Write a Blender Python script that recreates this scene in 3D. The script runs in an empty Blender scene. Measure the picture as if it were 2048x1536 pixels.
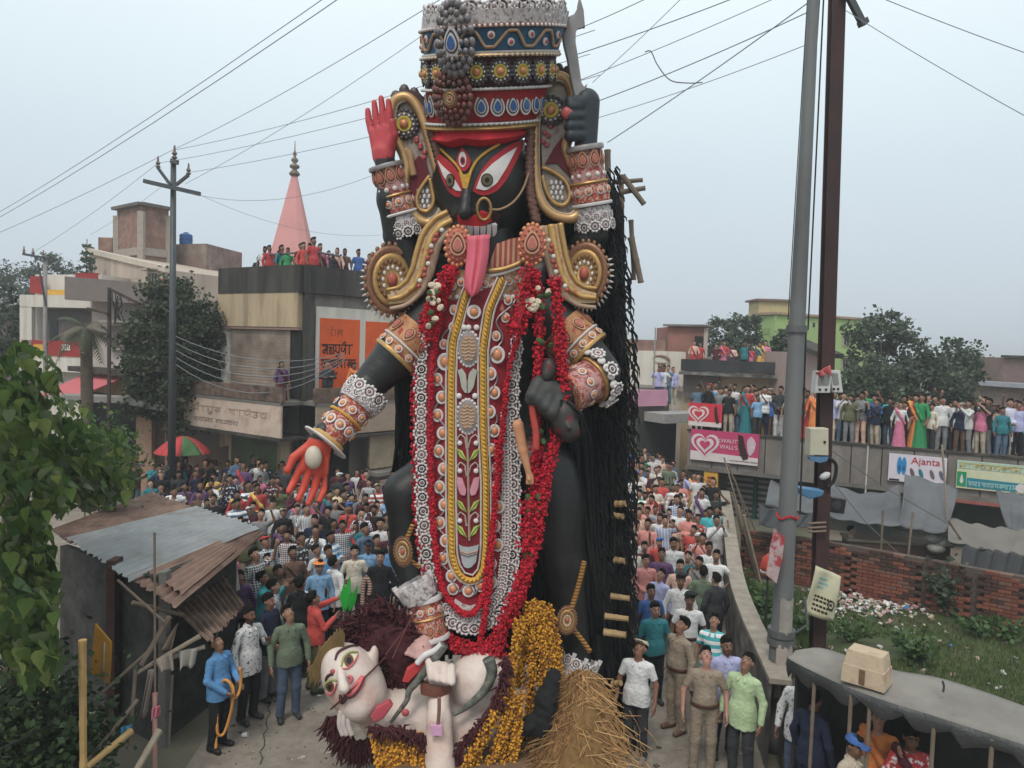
import bpy,math,random
import numpy as np
from mathutils import Vector,Matrix,Euler
rnd=random.Random(7)
C=bpy.context.scene.collection
SC=bpy.context.scene
# ---- camera
FPX=1500.0
CAMZ=5.8
PITCH=math.radians(-3.0)
ROLL=math.radians(1.8)
fw=Vector((0,math.cos(PITCH),math.sin(PITCH)))
r0=Vector((1,0,0))
u0=r0.cross(fw)
rt=r0*math.cos(ROLL)+u0*math.sin(ROLL)
up=u0*math.cos(ROLL)-r0*math.sin(ROLL)
camd=bpy.data.cameras.new('camera')
cam=bpy.data.objects.new('camera',camd)
C.objects.link(cam)
mw=Matrix((rt,up,-fw)).transposed().to_4x4()
mw.translation=(0,0,CAMZ)
cam.matrix_world=mw
camd.sensor_width=36
camd.lens=FPX/2048*36
camd.clip_end=3000
SC.camera=cam
# ---- world: overcast sky
world=bpy.data.worlds.new('World')
SC.world=world
world.use_nodes=True
wn=world.node_tree.nodes
wl=world.node_tree.links
for n in list(wn):
 wn.remove(n)
SUN_EL,SUN_AZ=math.radians(55),math.radians(200)
out=wn.new('ShaderNodeOutputWorld')
bg=wn.new('ShaderNodeBackground')
sky=wn.new('ShaderNodeTexSky')
sky.sky_type='NISHITA'
sky.sun_disc=False
sky.sun_elevation=SUN_EL
sky.sun_rotation=SUN_AZ
sky.dust_density=4
sky.air_density=1.5
tc=wn.new('ShaderNodeTexCoord')
sx=wn.new('ShaderNodeSeparateXYZ')
wl.new(tc.outputs['Generated'],sx.inputs[0])
cl=wn.new('ShaderNodeClamp')
wl.new(sx.outputs['Z'],cl.inputs[0])
ramp=wn.new('ShaderNodeValToRGB')
ramp.color_ramp.elements[0].position=0.0
ramp.color_ramp.elements[0].color=(0.5,0.56,0.63,1)
e=ramp.color_ramp.elements.new(0.22)
e.color=(0.61,0.7,0.765,1)
ramp.color_ramp.elements[-1].position=0.5
ramp.color_ramp.elements[-1].color=(0.88,0.99,1.01,1)
wl.new(cl.outputs[0],ramp.inputs[0])
cm=wn.new('ShaderNodeMix')
cm.data_type='RGBA'
cm.inputs[0].default_value=0.93
sc_=wn.new('ShaderNodeVectorMath')
sc_.operation='SCALE'
sc_.inputs[3].default_value=10.0
nz=wn.new('ShaderNodeTexNoise')
nz.inputs['Scale'].default_value=2.2
nz.inputs['Detail'].default_value=4
wl.new(tc.outputs['Generated'],nz.inputs['Vector'])
mr=wn.new('ShaderNodeMapRange')
mr.inputs[3].default_value=9.6
mr.inputs[4].default_value=10.4
wl.new(nz.outputs[0],mr.inputs[0])
wl.new(ramp.outputs[0],sc_.inputs[0])
wl.new(mr.outputs[0],sc_.inputs[3])
wl.new(sky.outputs[0],cm.inputs[6])
wl.new(sc_.outputs[0],cm.inputs[7])
wl.new(cm.outputs[2],bg.inputs[0])
bg.inputs[1].default_value=0.1
wl.new(bg.outputs[0],out.inputs[0])
# ---- sun behind the cloud
sd=bpy.data.lights.new('sun','SUN')
sd.energy=1.5
sd.angle=math.radians(18)
sd.color=(1,0.94,0.86)
sun=bpy.data.objects.new('sun',sd)
C.objects.link(sun)
sdir=Vector((math.sin(SUN_AZ)*math.cos(SUN_EL),math.cos(SUN_AZ)*math.cos(SUN_EL),math.sin(SUN_EL)))
sun.rotation_euler=sdir.to_track_quat('Z','Y').to_euler()
sun.location=(0,-10,30)
SC.view_settings.view_transform='Standard'
SC.view_settings.look='None'
SC.view_settings.exposure=0.24
SC.view_settings.gamma=1.0
SC.cycles.use_denoising=True
SC.cycles.max_bounces=5
SC.cycles.diffuse_bounces=3
SC.cycles.transparent_max_bounces=8
SC.cycles.caustics_reflective=False
SC.cycles.caustics_refractive=False
# ---- pixel -> place
def P(px,py,Y):
 d=fw*FPX+rt*(px-1024)+up*(768-py)
 t=Y/d.y
 return Vector((d.x*t,Y,CAMZ+d.z*t))
def G(px,py,z=0.0):
 d=fw*FPX+rt*(px-1024)+up*(768-py)
 t=(z-CAMZ)/d.z
 return Vector((d.x*t,d.y*t,z))
 # ---- materials
MATS={}
def lin(c):
 return tuple((v/12.92 if v<=0.04045 else((v+0.055)/1.055)**2.4)for v in c)
def srgb(r,g,b):
 return lin((r/255,g/255,b/255))
def M(name,col=(0.5,0.5,0.5),rough=0.85,var=0.18,scale=6.0,bump=0.0,bscale=30.0,col2=None,s2=1.5,t2=0.55,w2=0.12,metal=0.0,objcol=False,pattern=None,pscale=20.0,attr=False,spec=0.3,trans=0.0,coords='Object',stretch=None,col3=None):
 if name in MATS:
  return MATS[name]
 m=bpy.data.materials.new(name)
 m.use_nodes=True
 N,L=m.node_tree.nodes,m.node_tree.links
 b=N['Principled BSDF']
 b.inputs['Roughness'].default_value=rough
 b.inputs['Metallic'].default_value=metal
 b.inputs['Specular IOR Level'].default_value=spec
 tcn=N.new('ShaderNodeTexCoord')
 mp=N.new('ShaderNodeMapping')
 L.new(tcn.outputs[coords],mp.inputs[0])
 if stretch:
  mp.inputs['Scale'].default_value=stretch
 if objcol:
  oi=N.new('ShaderNodeObjectInfo')
  base=oi.outputs['Color']
 else:
  rgb=N.new('ShaderNodeRGB')
  rgb.outputs[0].default_value=(*col,1)
  base=rgb.outputs[0]
 def noise(sc,det=5,ro=0.6):
  n=N.new('ShaderNodeTexNoise')
  n.inputs['Scale'].default_value=sc
  n.inputs['Detail'].default_value=det
  n.inputs['Roughness'].default_value=ro
  L.new(mp.outputs[0],n.inputs['Vector'])
  return n.outputs[0]
 def mix(fac,a,bb,mode='MIX'):
  x=N.new('ShaderNodeMix')
  x.data_type='RGBA'
  x.blend_type=mode
  if hasattr(fac,'links'):
   L.new(fac,x.inputs[0])
  else:
   x.inputs[0].default_value=fac
  for k,s in((6,a),(7,bb)):
   if hasattr(s,'links'):
    L.new(s,x.inputs[k])
   else:
    x.inputs[k].default_value=(*s,1)
  return x.outputs[2]
 def rng(v,lo,hi,a,bb):
  x=N.new('ShaderNodeMapRange')
  L.new(v,x.inputs[0])
  for k,s in zip((1,2,3,4),(lo,hi,a,bb)):
   x.inputs[k].default_value=s
  return x.outputs[0]
 if pattern:
  w=N.new('ShaderNodeTexWave')
  w.inputs['Scale'].default_value=pscale
  L.new(mp.outputs[0],w.inputs['Vector'])
  if pattern=='stripe':
   w.bands_direction='X'
   f=rng(w.outputs[1],0.55,0.6,0,1)
  elif pattern=='hstripe':
   w.bands_direction='Z'
   f=rng(w.outputs[1],0.5,0.55,0,1)
  elif pattern=='check':
   w.bands_direction='X'
   w2_=N.new('ShaderNodeTexWave')
   w2_.bands_direction='Z'
   w2_.inputs['Scale'].default_value=pscale
   L.new(mp.outputs[0],w2_.inputs['Vector'])
   mx=N.new('ShaderNodeMath')
   mx.operation='MAXIMUM'
   L.new(w.outputs[1],mx.inputs[0])
   L.new(w2_.outputs[1],mx.inputs[1])
   f=rng(mx.outputs[0],0.75,0.85,0,0.8)
  else:
   f=rng(noise(pscale,2),0.56,0.62,0,0.9)
  base=mix(f,base,col2 or(0.75,0.75,0.75))
 elif col2 is not None:
  base=mix(rng(noise(s2),t2-w2,t2+w2,0,1),base,col2)
  if col3 is not None:
   base=mix(rng(noise(s2*2.3),t2-w2,t2+w2,0,0.8),base,col3)
 if attr:
  at=N.new('ShaderNodeAttribute')
  at.attribute_name='col'
  base=mix(1.0,base,at.outputs['Color'],'MULTIPLY')
 v=rng(noise(scale),0.25,0.75,1-var,1+var)
 vm=N.new('ShaderNodeVectorMath')
 vm.operation='SCALE'
 L.new(base,vm.inputs[0])
 L.new(v,vm.inputs[3])
 L.new(vm.outputs[0],b.inputs['Base Color'])
 if bump>0:
  bp=N.new('ShaderNodeBump')
  bp.inputs['Strength'].default_value=min(1.0,bump)
  bp.inputs['Distance'].default_value=0.02
  L.new(noise(bscale,6,0.65),bp.inputs['Height'])
  L.new(bp.outputs[0],b.inputs['Normal'])
 if trans>0:
  tr=N.new('ShaderNodeBsdfTranslucent')
  L.new(vm.outputs[0],tr.inputs[0])
  ms=N.new('ShaderNodeMixShader')
  ms.inputs[0].default_value=trans
  L.new(b.outputs[0],ms.inputs[1])
  L.new(tr.outputs[0],ms.inputs[2])
  L.new(ms.outputs[0],N['Material Output'].inputs[0])
 MATS[name]=m
 return m
 # ---- objects
def tag(o,label=None,cat=None,group=None,kind=None):
 if label:
  o['label']=label
 if cat:
  o['category']=cat
 if group:
  o['group']=group
 if kind:
  o['kind']=kind
 return o
def thing(name,label,cat,loc=(0,0,0),group=None,rotz=0.0,scale=1.0):
 o=bpy.data.objects.new(name,None)
 C.objects.link(o)
 o.location=loc
 o.rotation_euler=(0,0,rotz)
 o.scale=(scale,)*3
 o.empty_display_size=0.2
 return tag(o,label,cat,group)
def put(name,mesh,parent=None,world=True,color=None):
 """link a mesh object; world=True: the mesh is in world coordinates although it hangs under a placed parent"""
 o=bpy.data.objects.new(name,mesh)
 C.objects.link(o)
 if parent is not None:
  o.parent=parent
  if world:
   m=Matrix.Identity(4)
   q=parent
   while q is not None:
    m=(q.matrix_parent_inverse@Matrix.LocRotScale(q.location,q.rotation_euler,q.scale))@m if q.parent else Matrix.LocRotScale(q.location,q.rotation_euler,q.scale)@m
    q=q.parent
   o.matrix_parent_inverse=m.inverted()
 if color is not None:
  o.color=(*color[:3],1)
 return o
class MB:
 """collects geometry for one mesh"""
 def __init__(s):
  s.v,s.f,s.m=[],[],[]
  s.cur=0
 def add(s,vs,fs):
  n=len(s.v)
  s.v.extend([tuple(p)for p in vs])
  s.f.extend([tuple(i+n for i in f)for f in fs])
  s.m.extend([s.cur]*len(fs))
  return s
 def box(s,c,size,rot=None):
  hx,hy,hz=size[0]/2,size[1]/2,size[2]/2
  pts=[Vector((x,y,z))for x in(-hx,hx)for y in(-hy,hy)for z in(-hz,hz)]
  if rot is not None:
   R=rot if isinstance(rot,Matrix)else Euler(rot).to_matrix()
   pts=[R@p for p in pts]
  c=Vector(c)
  return s.add([c+p for p in pts],[(0,1,3,2),(4,6,7,5),(0,4,5,1),(2,3,7,6),(0,2,6,4),(1,5,7,3)])
 def prism(s,poly,vec):
  """poly: list of points (any plane); extrude along vec"""
  n=len(poly)
  poly=[Vector(p)for p in poly]
  vec=Vector(vec)
  vs=poly+[p+vec for p in poly]
  fs=[tuple(range(n))[::-1],tuple(range(n,2*n))]+[(i,(i+1)%n,n+(i+1)%n,n+i)for i in range(n)]
  return s.add(vs,fs)
 def plan(s,xy,z0,z1):
  return s.prism([(x,y,z0)for x,y in xy],(0,0,z1-z0))
 def beam(s,a,b,w,h=None,upv=(0,0,1)):
  a,b=Vector(a),Vector(b)
  d=(b-a).normalized()
  x=d.cross(Vector(upv))
  if x.length<1e-3:
   x=d.cross(Vector((1,0,0)))
  x.normalize()
  y=x.cross(d)
  h=h or w
  q=[a+x*w/2*i+y*h/2*j for i,j in((-1,-1),(1,-1),(1,1),(-1,1))]
  return s.prism(q,b-a)
 def tube(s,path,rad,n=8,cap=True,closed=False,flat=None):
  path=[Vector(p)for p in path]
  k=len(path)
  rads=rad if hasattr(rad,'__len__')else[rad]*k
  vs=[]
  prev=None
  for i,p in enumerate(path):
   if closed:
    t=path[(i+1)%k]-path[i-1]
   else:
    t=path[min(i+1,k-1)]-path[max(i-1,0)]
   if t.length<1e-9:
    t=Vector((0,0,1))
   t.normalize()
   if prev is None:
    prev=t.cross(Vector((0,1,0)))
    if prev.length<0.1:
     prev=t.cross(Vector((1,0,0)))
   a=(prev-t*prev.dot(t)).normalized()
   prev=a
   b=t.cross(a)
   fl=flat or 1.0
   for j in range(n):
    an=2*math.pi*j/n
    vs.append(p+(a*math.cos(an)+b*math.sin(an)*fl)*rads[i])
  fs=[]
  kk=k if closed else k-1
  for i in range(kk):
   for j in range(n):
    fs.append((i*n+j,i*n+(j+1)%n,((i+1)%k)*n+(j+1)%n,((i+1)%k)*n+j))
  if cap and not closed:
   fs.append(tuple(range(n))[::-1])
   fs.append(tuple(range((k-1)*n,k*n)))
  return s.add(vs,fs)
 def lathe(s,prof,c=(0,0,0),n=24,R=None):
  """prof: list of (r, z) round local z"""
  c=Vector(c)
  vs=[]
  for r,z in prof:
   for j in range(n):
    an=2*math.pi*j/n
    p=Vector((r*math.cos(an),r*math.sin(an),z))
    vs.append(c+(R@p if R is not None else p))
  fs=[]
  for i in range(len(prof)-1):
   for j in range(n):
    fs.append((i*n+j,i*n+(j+1)%n,(i+1)*n+(j+1)%n,(i+1)*n+j))
  fs.append(tuple(range(n))[::-1])
  fs.append(tuple(range((len(prof)-1)*n,len(prof)*n)))
  return s.add(vs,fs)
 def ball(s,c,r,seg=8,ring=5,R=None):
  r=r if hasattr(r,'__len__')else(r,r,r)
  prof=[]
  vs=[]
  c=Vector(c)
  for i in range(1,ring):
   a=math.pi*i/ring
   for j in range(seg):
    b=2*math.pi*j/seg
    p=Vector((r[0]*math.sin(a)*math.cos(b),r[1]*math.sin(a)*math.sin(b),r[2]*math.cos(a)))
    vs.append(c+(R@p if R is not None else p))
  top,bot=Vector((0,0,r[2])),Vector((0,0,-r[2]))
  vs.append(c+(R@top if R is not None else top))
  vs.append(c+(R@bot if R is not None else bot))
  T,B=len(vs)-2,len(vs)-1
  fs=[]
  for j in range(seg):
   fs.append((T,j,(j+1)%seg))
   fs.append((B,(ring-2)*seg+(j+1)%seg,(ring-2)*seg+j))
  for i in range(ring-2):
   for j in range(seg):
    fs.append((i*seg+j,(i+1)*seg+j,(i+1)*seg+(j+1)%seg,i*seg+(j+1)%seg))
  return s.add(vs,fs)
 def grid(s,fn,nu,nv,thick=None):
  """fn(u,v)->point, u,v in 0..1"""
  vs=[Vector(fn(i/nu,j/nv))for i in range(nu+1)for j in range(nv+1)]
  w=nv+1
  fs=[(i*w+j,(i+1)*w+j,(i+1)*w+j+1,i*w+j+1)for i in range(nu)for j in range(nv)]
  if thick is not None:
   n=len(vs)
   t=Vector(thick)
   vs=vs+[p+t for p in vs]
   fs=fs+[tuple(k+n for k in f[::-1])for f in fs]
   bd=[(i*w,(i+1)*w)for i in range(nu)]+[((i+1)*w+nv,i*w+nv)for i in range(nu)]
   bd+=[(j+1,j)for j in range(nv)]+[(nu*w+j,nu*w+j+1)for j in range(nv)]
   fs+=[(a,a+n,b+n,b)for a,b in bd]
  return s.add(vs,fs)
 def mesh(s,name,mats,smooth=False,fix=True):
  me=bpy.data.meshes.new(name)
  me.from_pydata(s.v,[],s.f)
  for m in(mats if isinstance(mats,(list,tuple))else[mats]):
   me.materials.append(m)
  if len(set(s.m))>1:
   me.polygons.foreach_set('material_index',s.m)
  if smooth:
   me.polygons.foreach_set('use_smooth',[True]*len(me.polygons))
  if fix and len(s.f)<60000:
   import bmesh
   bm=bmesh.new()
   bm.from_mesh(me)
   bmesh.ops.recalc_face_normals(bm,faces=bm.faces)
   bm.to_mesh(me)
   bm.free()
  me.update()
  return me
 def obj(s,name,mats,parent=None,smooth=False,world=True,color=None,fix=True):
  return put(name,s.mesh(name,mats,smooth,fix),parent,world,color)
def smooth_by_angle(o,ang=40):
 me=o.data
 me.polygons.foreach_set('use_smooth',[True]*len(me.polygons))
 if hasattr(me,'set_sharp_from_angle'):
  me.set_sharp_from_angle(angle=math.radians(ang))
 return o
def struct(name,mb,mats,smooth=False,kind='structure',fix=True):
 o=mb.obj(name,mats,None,smooth,fix=fix)
 o['kind']=kind
 return o
def copy_of(o,parent=None,**kw):
 c=o.copy()
 C.objects.link(c)
 c.parent=parent
 return c
 # ---- implicit surfaces -> one continuous mesh
class SDF:
 def __init__(s,lo,hi,h):
  s.lo=np.array(lo,float)
  s.h=h
  s.n=np.ceil((np.array(hi,float)-s.lo)/h).astype(int)+1
  s.F=np.full(tuple(s.n),1.0,np.float32)
  s.ax=[s.lo[i]+h*np.arange(s.n[i])for i in range(3)]
 def _sub(s,lo,hi,m):
  a=np.clip(np.floor((np.array(lo)-m-s.lo)/s.h).astype(int),0,s.n)
  b=np.clip(np.ceil((np.array(hi)+m-s.lo)/s.h).astype(int)+1,0,s.n)
  if np.any(b<=a):
   return None
  sl=tuple(slice(a[i],b[i])for i in range(3))
  g=np.meshgrid(*[s.ax[i][sl[i]]for i in range(3)],indexing='ij')
  return sl,g
 def _mix(s,sl,d,k,op):
  F=s.F[sl]
  if op=='add':
   if k>0:
    hh=np.clip(0.5+0.5*(F-d)/k,0,1)
    F=F*(1-hh)+d*hh-k*hh*(1-hh)
   else:
    F=np.minimum(F,d)
  else:
   if k>0:
    hh=np.clip(0.5-0.5*(F+d)/k,0,1)
    F=F*(1-hh)-d*hh+k*hh*(1-hh)
   else:
    F=np.maximum(F,-d)
  s.F[sl]=F
 def cone(s,a,b,ra,rb,k=0.03,op='add',flat=None,T=None):
  a,b=np.array(a,float),np.array(b,float)
  if T is not None:
   a,b=T(a),T(b)
  r=max(ra,rb)
  q=s._sub(np.minimum(a,b)-r,np.maximum(a,b)+r,k+3*s.h)
  if q is None:
   return
  sl,g=q
  ba=b-a
  L=max(1e-9,ba@ba)
  t=np.clip(((g[0]-a[0])*ba[0]+(g[1]-a[1])*ba[1]+(g[2]-a[2])*ba[2])/L,0,1)
  d=np.sqrt((g[0]-a[0]-t*ba[0])**2+(g[1]-a[1]-t*ba[1])**2+(g[2]-a[2]-t*ba[2])**2)-(ra+(rb-ra)*t)
  s._mix(sl,d,k,op)
 def ell(s,c,r,k=0.03,op='add',R=None,T=None,cut=None):
  c,r=np.array(c,float),np.array(r,float)
  if T is not None:
   c=T(c)
   R=T.R if R is None else T.R@R
  m=r.max()if R is not None else r
  q=s._sub(c-m,c+m,k+3*s.h)
  if q is None:
   return
  sl,g=q
  p=[g[i]-c[i]for i in range(3)]
  if R is not None:
   R=np.array(R)
   p=[R[0,i]*p[0]+R[1,i]*p[1]+R[2,i]*p[2]for i in range(3)]
  k0=np.sqrt((p[0]/r[0])**2+(p[1]/r[1])**2+(p[2]/r[2])**2)
  k1=np.sqrt((p[0]/r[0]**2)**2+(p[1]/r[1]**2)**2+(p[2]/r[2]**2)**2)+1e-9
  d=k0*(k0-1.0)/k1
  d=np.where(k0<0.05,-r.min(),d)
  if cut is not None:
   d=np.maximum(d,cut(p))
  s._mix(sl,d,k,op)
 def chain(s,pts,rads,k=0.03,T=None):
  for i in range(len(pts)-1):
   s.cone(pts[i],pts[i+1],rads[i],rads[i+1],k,T=T)
 def clip(s,fn):
  """keep where fn(x,y,z) < 0"""
  g=np.meshgrid(*s.ax,indexing='ij')
  s.F=np.maximum(s.F,fn(*g).astype(np.float32))
 def wrinkle(s,amp,freq,seed=0.0):
  g=np.meshgrid(*[a*freq for a in s.ax],indexing='ij')
  s.F+=(amp*(np.sin(g[0]*1.7+2.1*np.sin(g[2]*0.9+seed))*np.sin(g[2]*1.9+1.7*np.sin(g[1]*1.3+seed*2))+0.5*np.sin(g[2]*3.7+3*np.sin(g[0]*1.1+seed)))).astype(np.float32)
 def mesh(s,name,mats,colfn=None,post=None):
  F=s.F
  S=F<0
  nx,ny,nz=F.shape
  cnt=np.zeros((nx-1,ny-1,nz-1),np.int8)
  for i in(0,1):
   for j in(0,1):
    for k in(0,1):
     cnt+=S[i:nx-1+i,j:ny-1+j,k:nz-1+k]
  act=(cnt>0)&(cnt<8)
  ijk=np.argwhere(act)
  n=len(ijk)
  idx=np.full(act.shape,-1,np.int64)
  idx[act]=np.arange(n)
  acc=np.zeros((n,3))
  w=np.zeros(n)
  cs=[(i,j,k)for i in(0,1)for j in(0,1)for k in(0,1)]
  for a in cs:
   for b in cs:
    if sum(b)-sum(a)==1 and sum(abs(b[q]-a[q])for q in range(3))==1:
     fa=F[ijk[:,0]+a[0],ijk[:,1]+a[1],ijk[:,2]+a[2]]
     fb=F[ijk[:,0]+b[0],ijk[:,1]+b[1],ijk[:,2]+b[2]]
     m=(fa<0)!=(fb<0)
     t=np.where(m,fa/np.where(m,fa-fb,1),0)
     pos=np.array(a)+(np.array(b)-np.array(a))*t[:,None]
     acc[m]+=pos[m]
     w[m]+=1
  V=s.lo+s.h*(ijk+acc/np.maximum(w,1)[:,None])
  faces=[]
  for axis in range(3):
   o1,o2=[(1,2),(2,0),(0,1)][axis]
   lo=[slice(None)]*3
   hi=[slice(None)]*3
   lo[axis]=slice(0,F.shape[axis]-1)
   hi[axis]=slice(1,F.shape[axis])
   for q in(lo,hi):
    for o in(o1,o2):
     q[o]=slice(1,F.shape[o]-1)
   A,B=S[tuple(lo)],S[tuple(hi)]
   for(m,flip)in((A&~B,False),(~A&B,True)):
    e=np.argwhere(m)
    if len(e)==0:
     continue
    off=np.zeros(3,int)
    e=e.copy()
    e[:,o1]+=1
    e[:,o2]+=1
    quad=[]
    for d1,d2 in((-1,-1),(0,-1),(0,0),(-1,0)):
     c=e.copy()
     c[:,o1]+=d1
     c[:,o2]+=d2
     quad.append(idx[c[:,0],c[:,1],c[:,2]])
    quad=np.stack(quad,1)
    if flip:
     quad=quad[:,::-1]
    faces.append(quad)
  me=bpy.data.meshes.new(name)
  if n==0 or not faces:
   return me
  Fq=np.concatenate(faces)
  Fq=Fq[(Fq>=0).all(1)]
  if post is not None:
   V=post(V)
  me.vertices.add(n)
  me.vertices.foreach_set('co',V.astype(np.float32).ravel())
  me.loops.add(len(Fq)*4)
  me.loops.foreach_set('vertex_index',Fq.astype(np.int32).ravel())
  me.polygons.add(len(Fq))
  me.polygons.foreach_set('loop_start',np.arange(0,len(Fq)*4,4,dtype=np.int32))
  me.polygons.foreach_set('use_smooth',np.ones(len(Fq),bool))
  me.update(calc_edges=True)
  for mm in(mats if isinstance(mats,(list,tuple))else[mats]):
   me.materials.append(mm)
  if colfn is not None:
   col=np.ones((n,4),np.float32)
   col[:,:3]=colfn(V)
   at=me.color_attributes.new('col','FLOAT_COLOR','POINT')
   at.data.foreach_set('color',col.ravel())
  me.validate()
  return me
class Tr:
 """rigid turn about a pivot, applied to points"""
 def __init__(s,R,piv):
  s.R=np.array(R)
  s.piv=np.array(piv,float)
 def __call__(s,p):
  return s.R@(np.asarray(p,float)-s.piv)+s.piv
 def inv(s,V):
  return(V-s.piv)@s.R+s.piv
def vnoise(p,f,s=0.0):
 x,y,z=p[0]*f+s,p[1]*f+s*1.7,p[2]*f-s
 return(math.sin(x*1.3+1.7*math.sin(y*0.8+s))+math.sin(y*1.9+1.3*math.sin(z*1.1))+math.sin(z*1.6+1.1*math.sin(x*0.7)))/3
def text_mesh(name,body,size,mat,parent,origin,xdir,updir,align='CENTER',extrude=0.004,scale_x=1.0):
 cu=bpy.data.curves.new(name,'FONT')
 cu.body=body
 cu.size=size
 cu.align_x=align
 cu.align_y='CENTER'
 cu.extrude=extrude
 cu.resolution_u=3
 o=bpy.data.objects.new(name+'_tmp',cu)
 C.objects.link(o)
 dg=bpy.context.evaluated_depsgraph_get()
 me=bpy.data.meshes.new_from_object(o.evaluated_get(dg))
 bpy.data.objects.remove(o)
 x,u=Vector(xdir).normalized(),Vector(updir).normalized()
 n=x.cross(u)
 T=Matrix((x*scale_x,u,n)).transposed().to_4x4()
 T.translation=Vector(origin)
 me.transform(T)
 me.materials.clear()
 me.materials.append(mat)
 return put(name,me,parent)
 # ---- people
SKIN=M('skin',(0.3,0.17,0.11),rough=0.55,var=0.1,scale=9,objcol=True,attr=True,spec=0.35)
HAIR=M('hair',(0.012,0.01,0.009),rough=0.8,var=0.4,scale=40,objcol=True,bump=0.8,bscale=140,spec=0.12)
CLOTH={'plain':M('cloth_plain',rough=0.9,var=0.2,scale=9,objcol=True,bump=1.0,bscale=13),'stripe':M('cloth_stripe',rough=0.9,var=0.1,scale=7,objcol=True,pattern='stripe',pscale=9,bump=0.3,bscale=18),'hstripe':M('cloth_hoop',rough=0.9,var=0.1,scale=7,objcol=True,pattern='hstripe',pscale=2.6,bump=0.3,bscale=18),'check':M('cloth_check',rough=0.9,var=0.1,scale=7,objcol=True,pattern='check',pscale=7,bump=0.3,bscale=18),'print':M('cloth_print',rough=0.9,var=0.1,scale=7,objcol=True,pattern='print',pscale=16,bump=0.3,bscale=18),'darkprint':M('cloth_dark_print',rough=0.9,var=0.1,scale=7,objcol=True,pattern='print',pscale=22,col2=(0.06,0.06,0.09),bump=0.3,bscale=18),'denim':M('cloth_denim',rough=0.9,var=0.35,scale=5,objcol=True,bump=0.4,bscale=25),}
SHOE=M('shoe',rough=0.5,var=0.2,objcol=True)
STAND=dict(el=(-0.265,0.03,1.12),wl=(-0.275,-0.05,0.875),er=(0.265,0.03,1.12),wr=(0.275,-0.05,0.875),kl=(-0.105,-0.015,0.485),al=(-0.115,0.03,0.085),kr=(0.105,-0.015,0.485),ar=(0.115,0.03,0.085),yaw=0,pitch=8)
def unit(v):
 v=np.array(v,float)
 return v/max(1e-9,np.linalg.norm(v))
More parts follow.
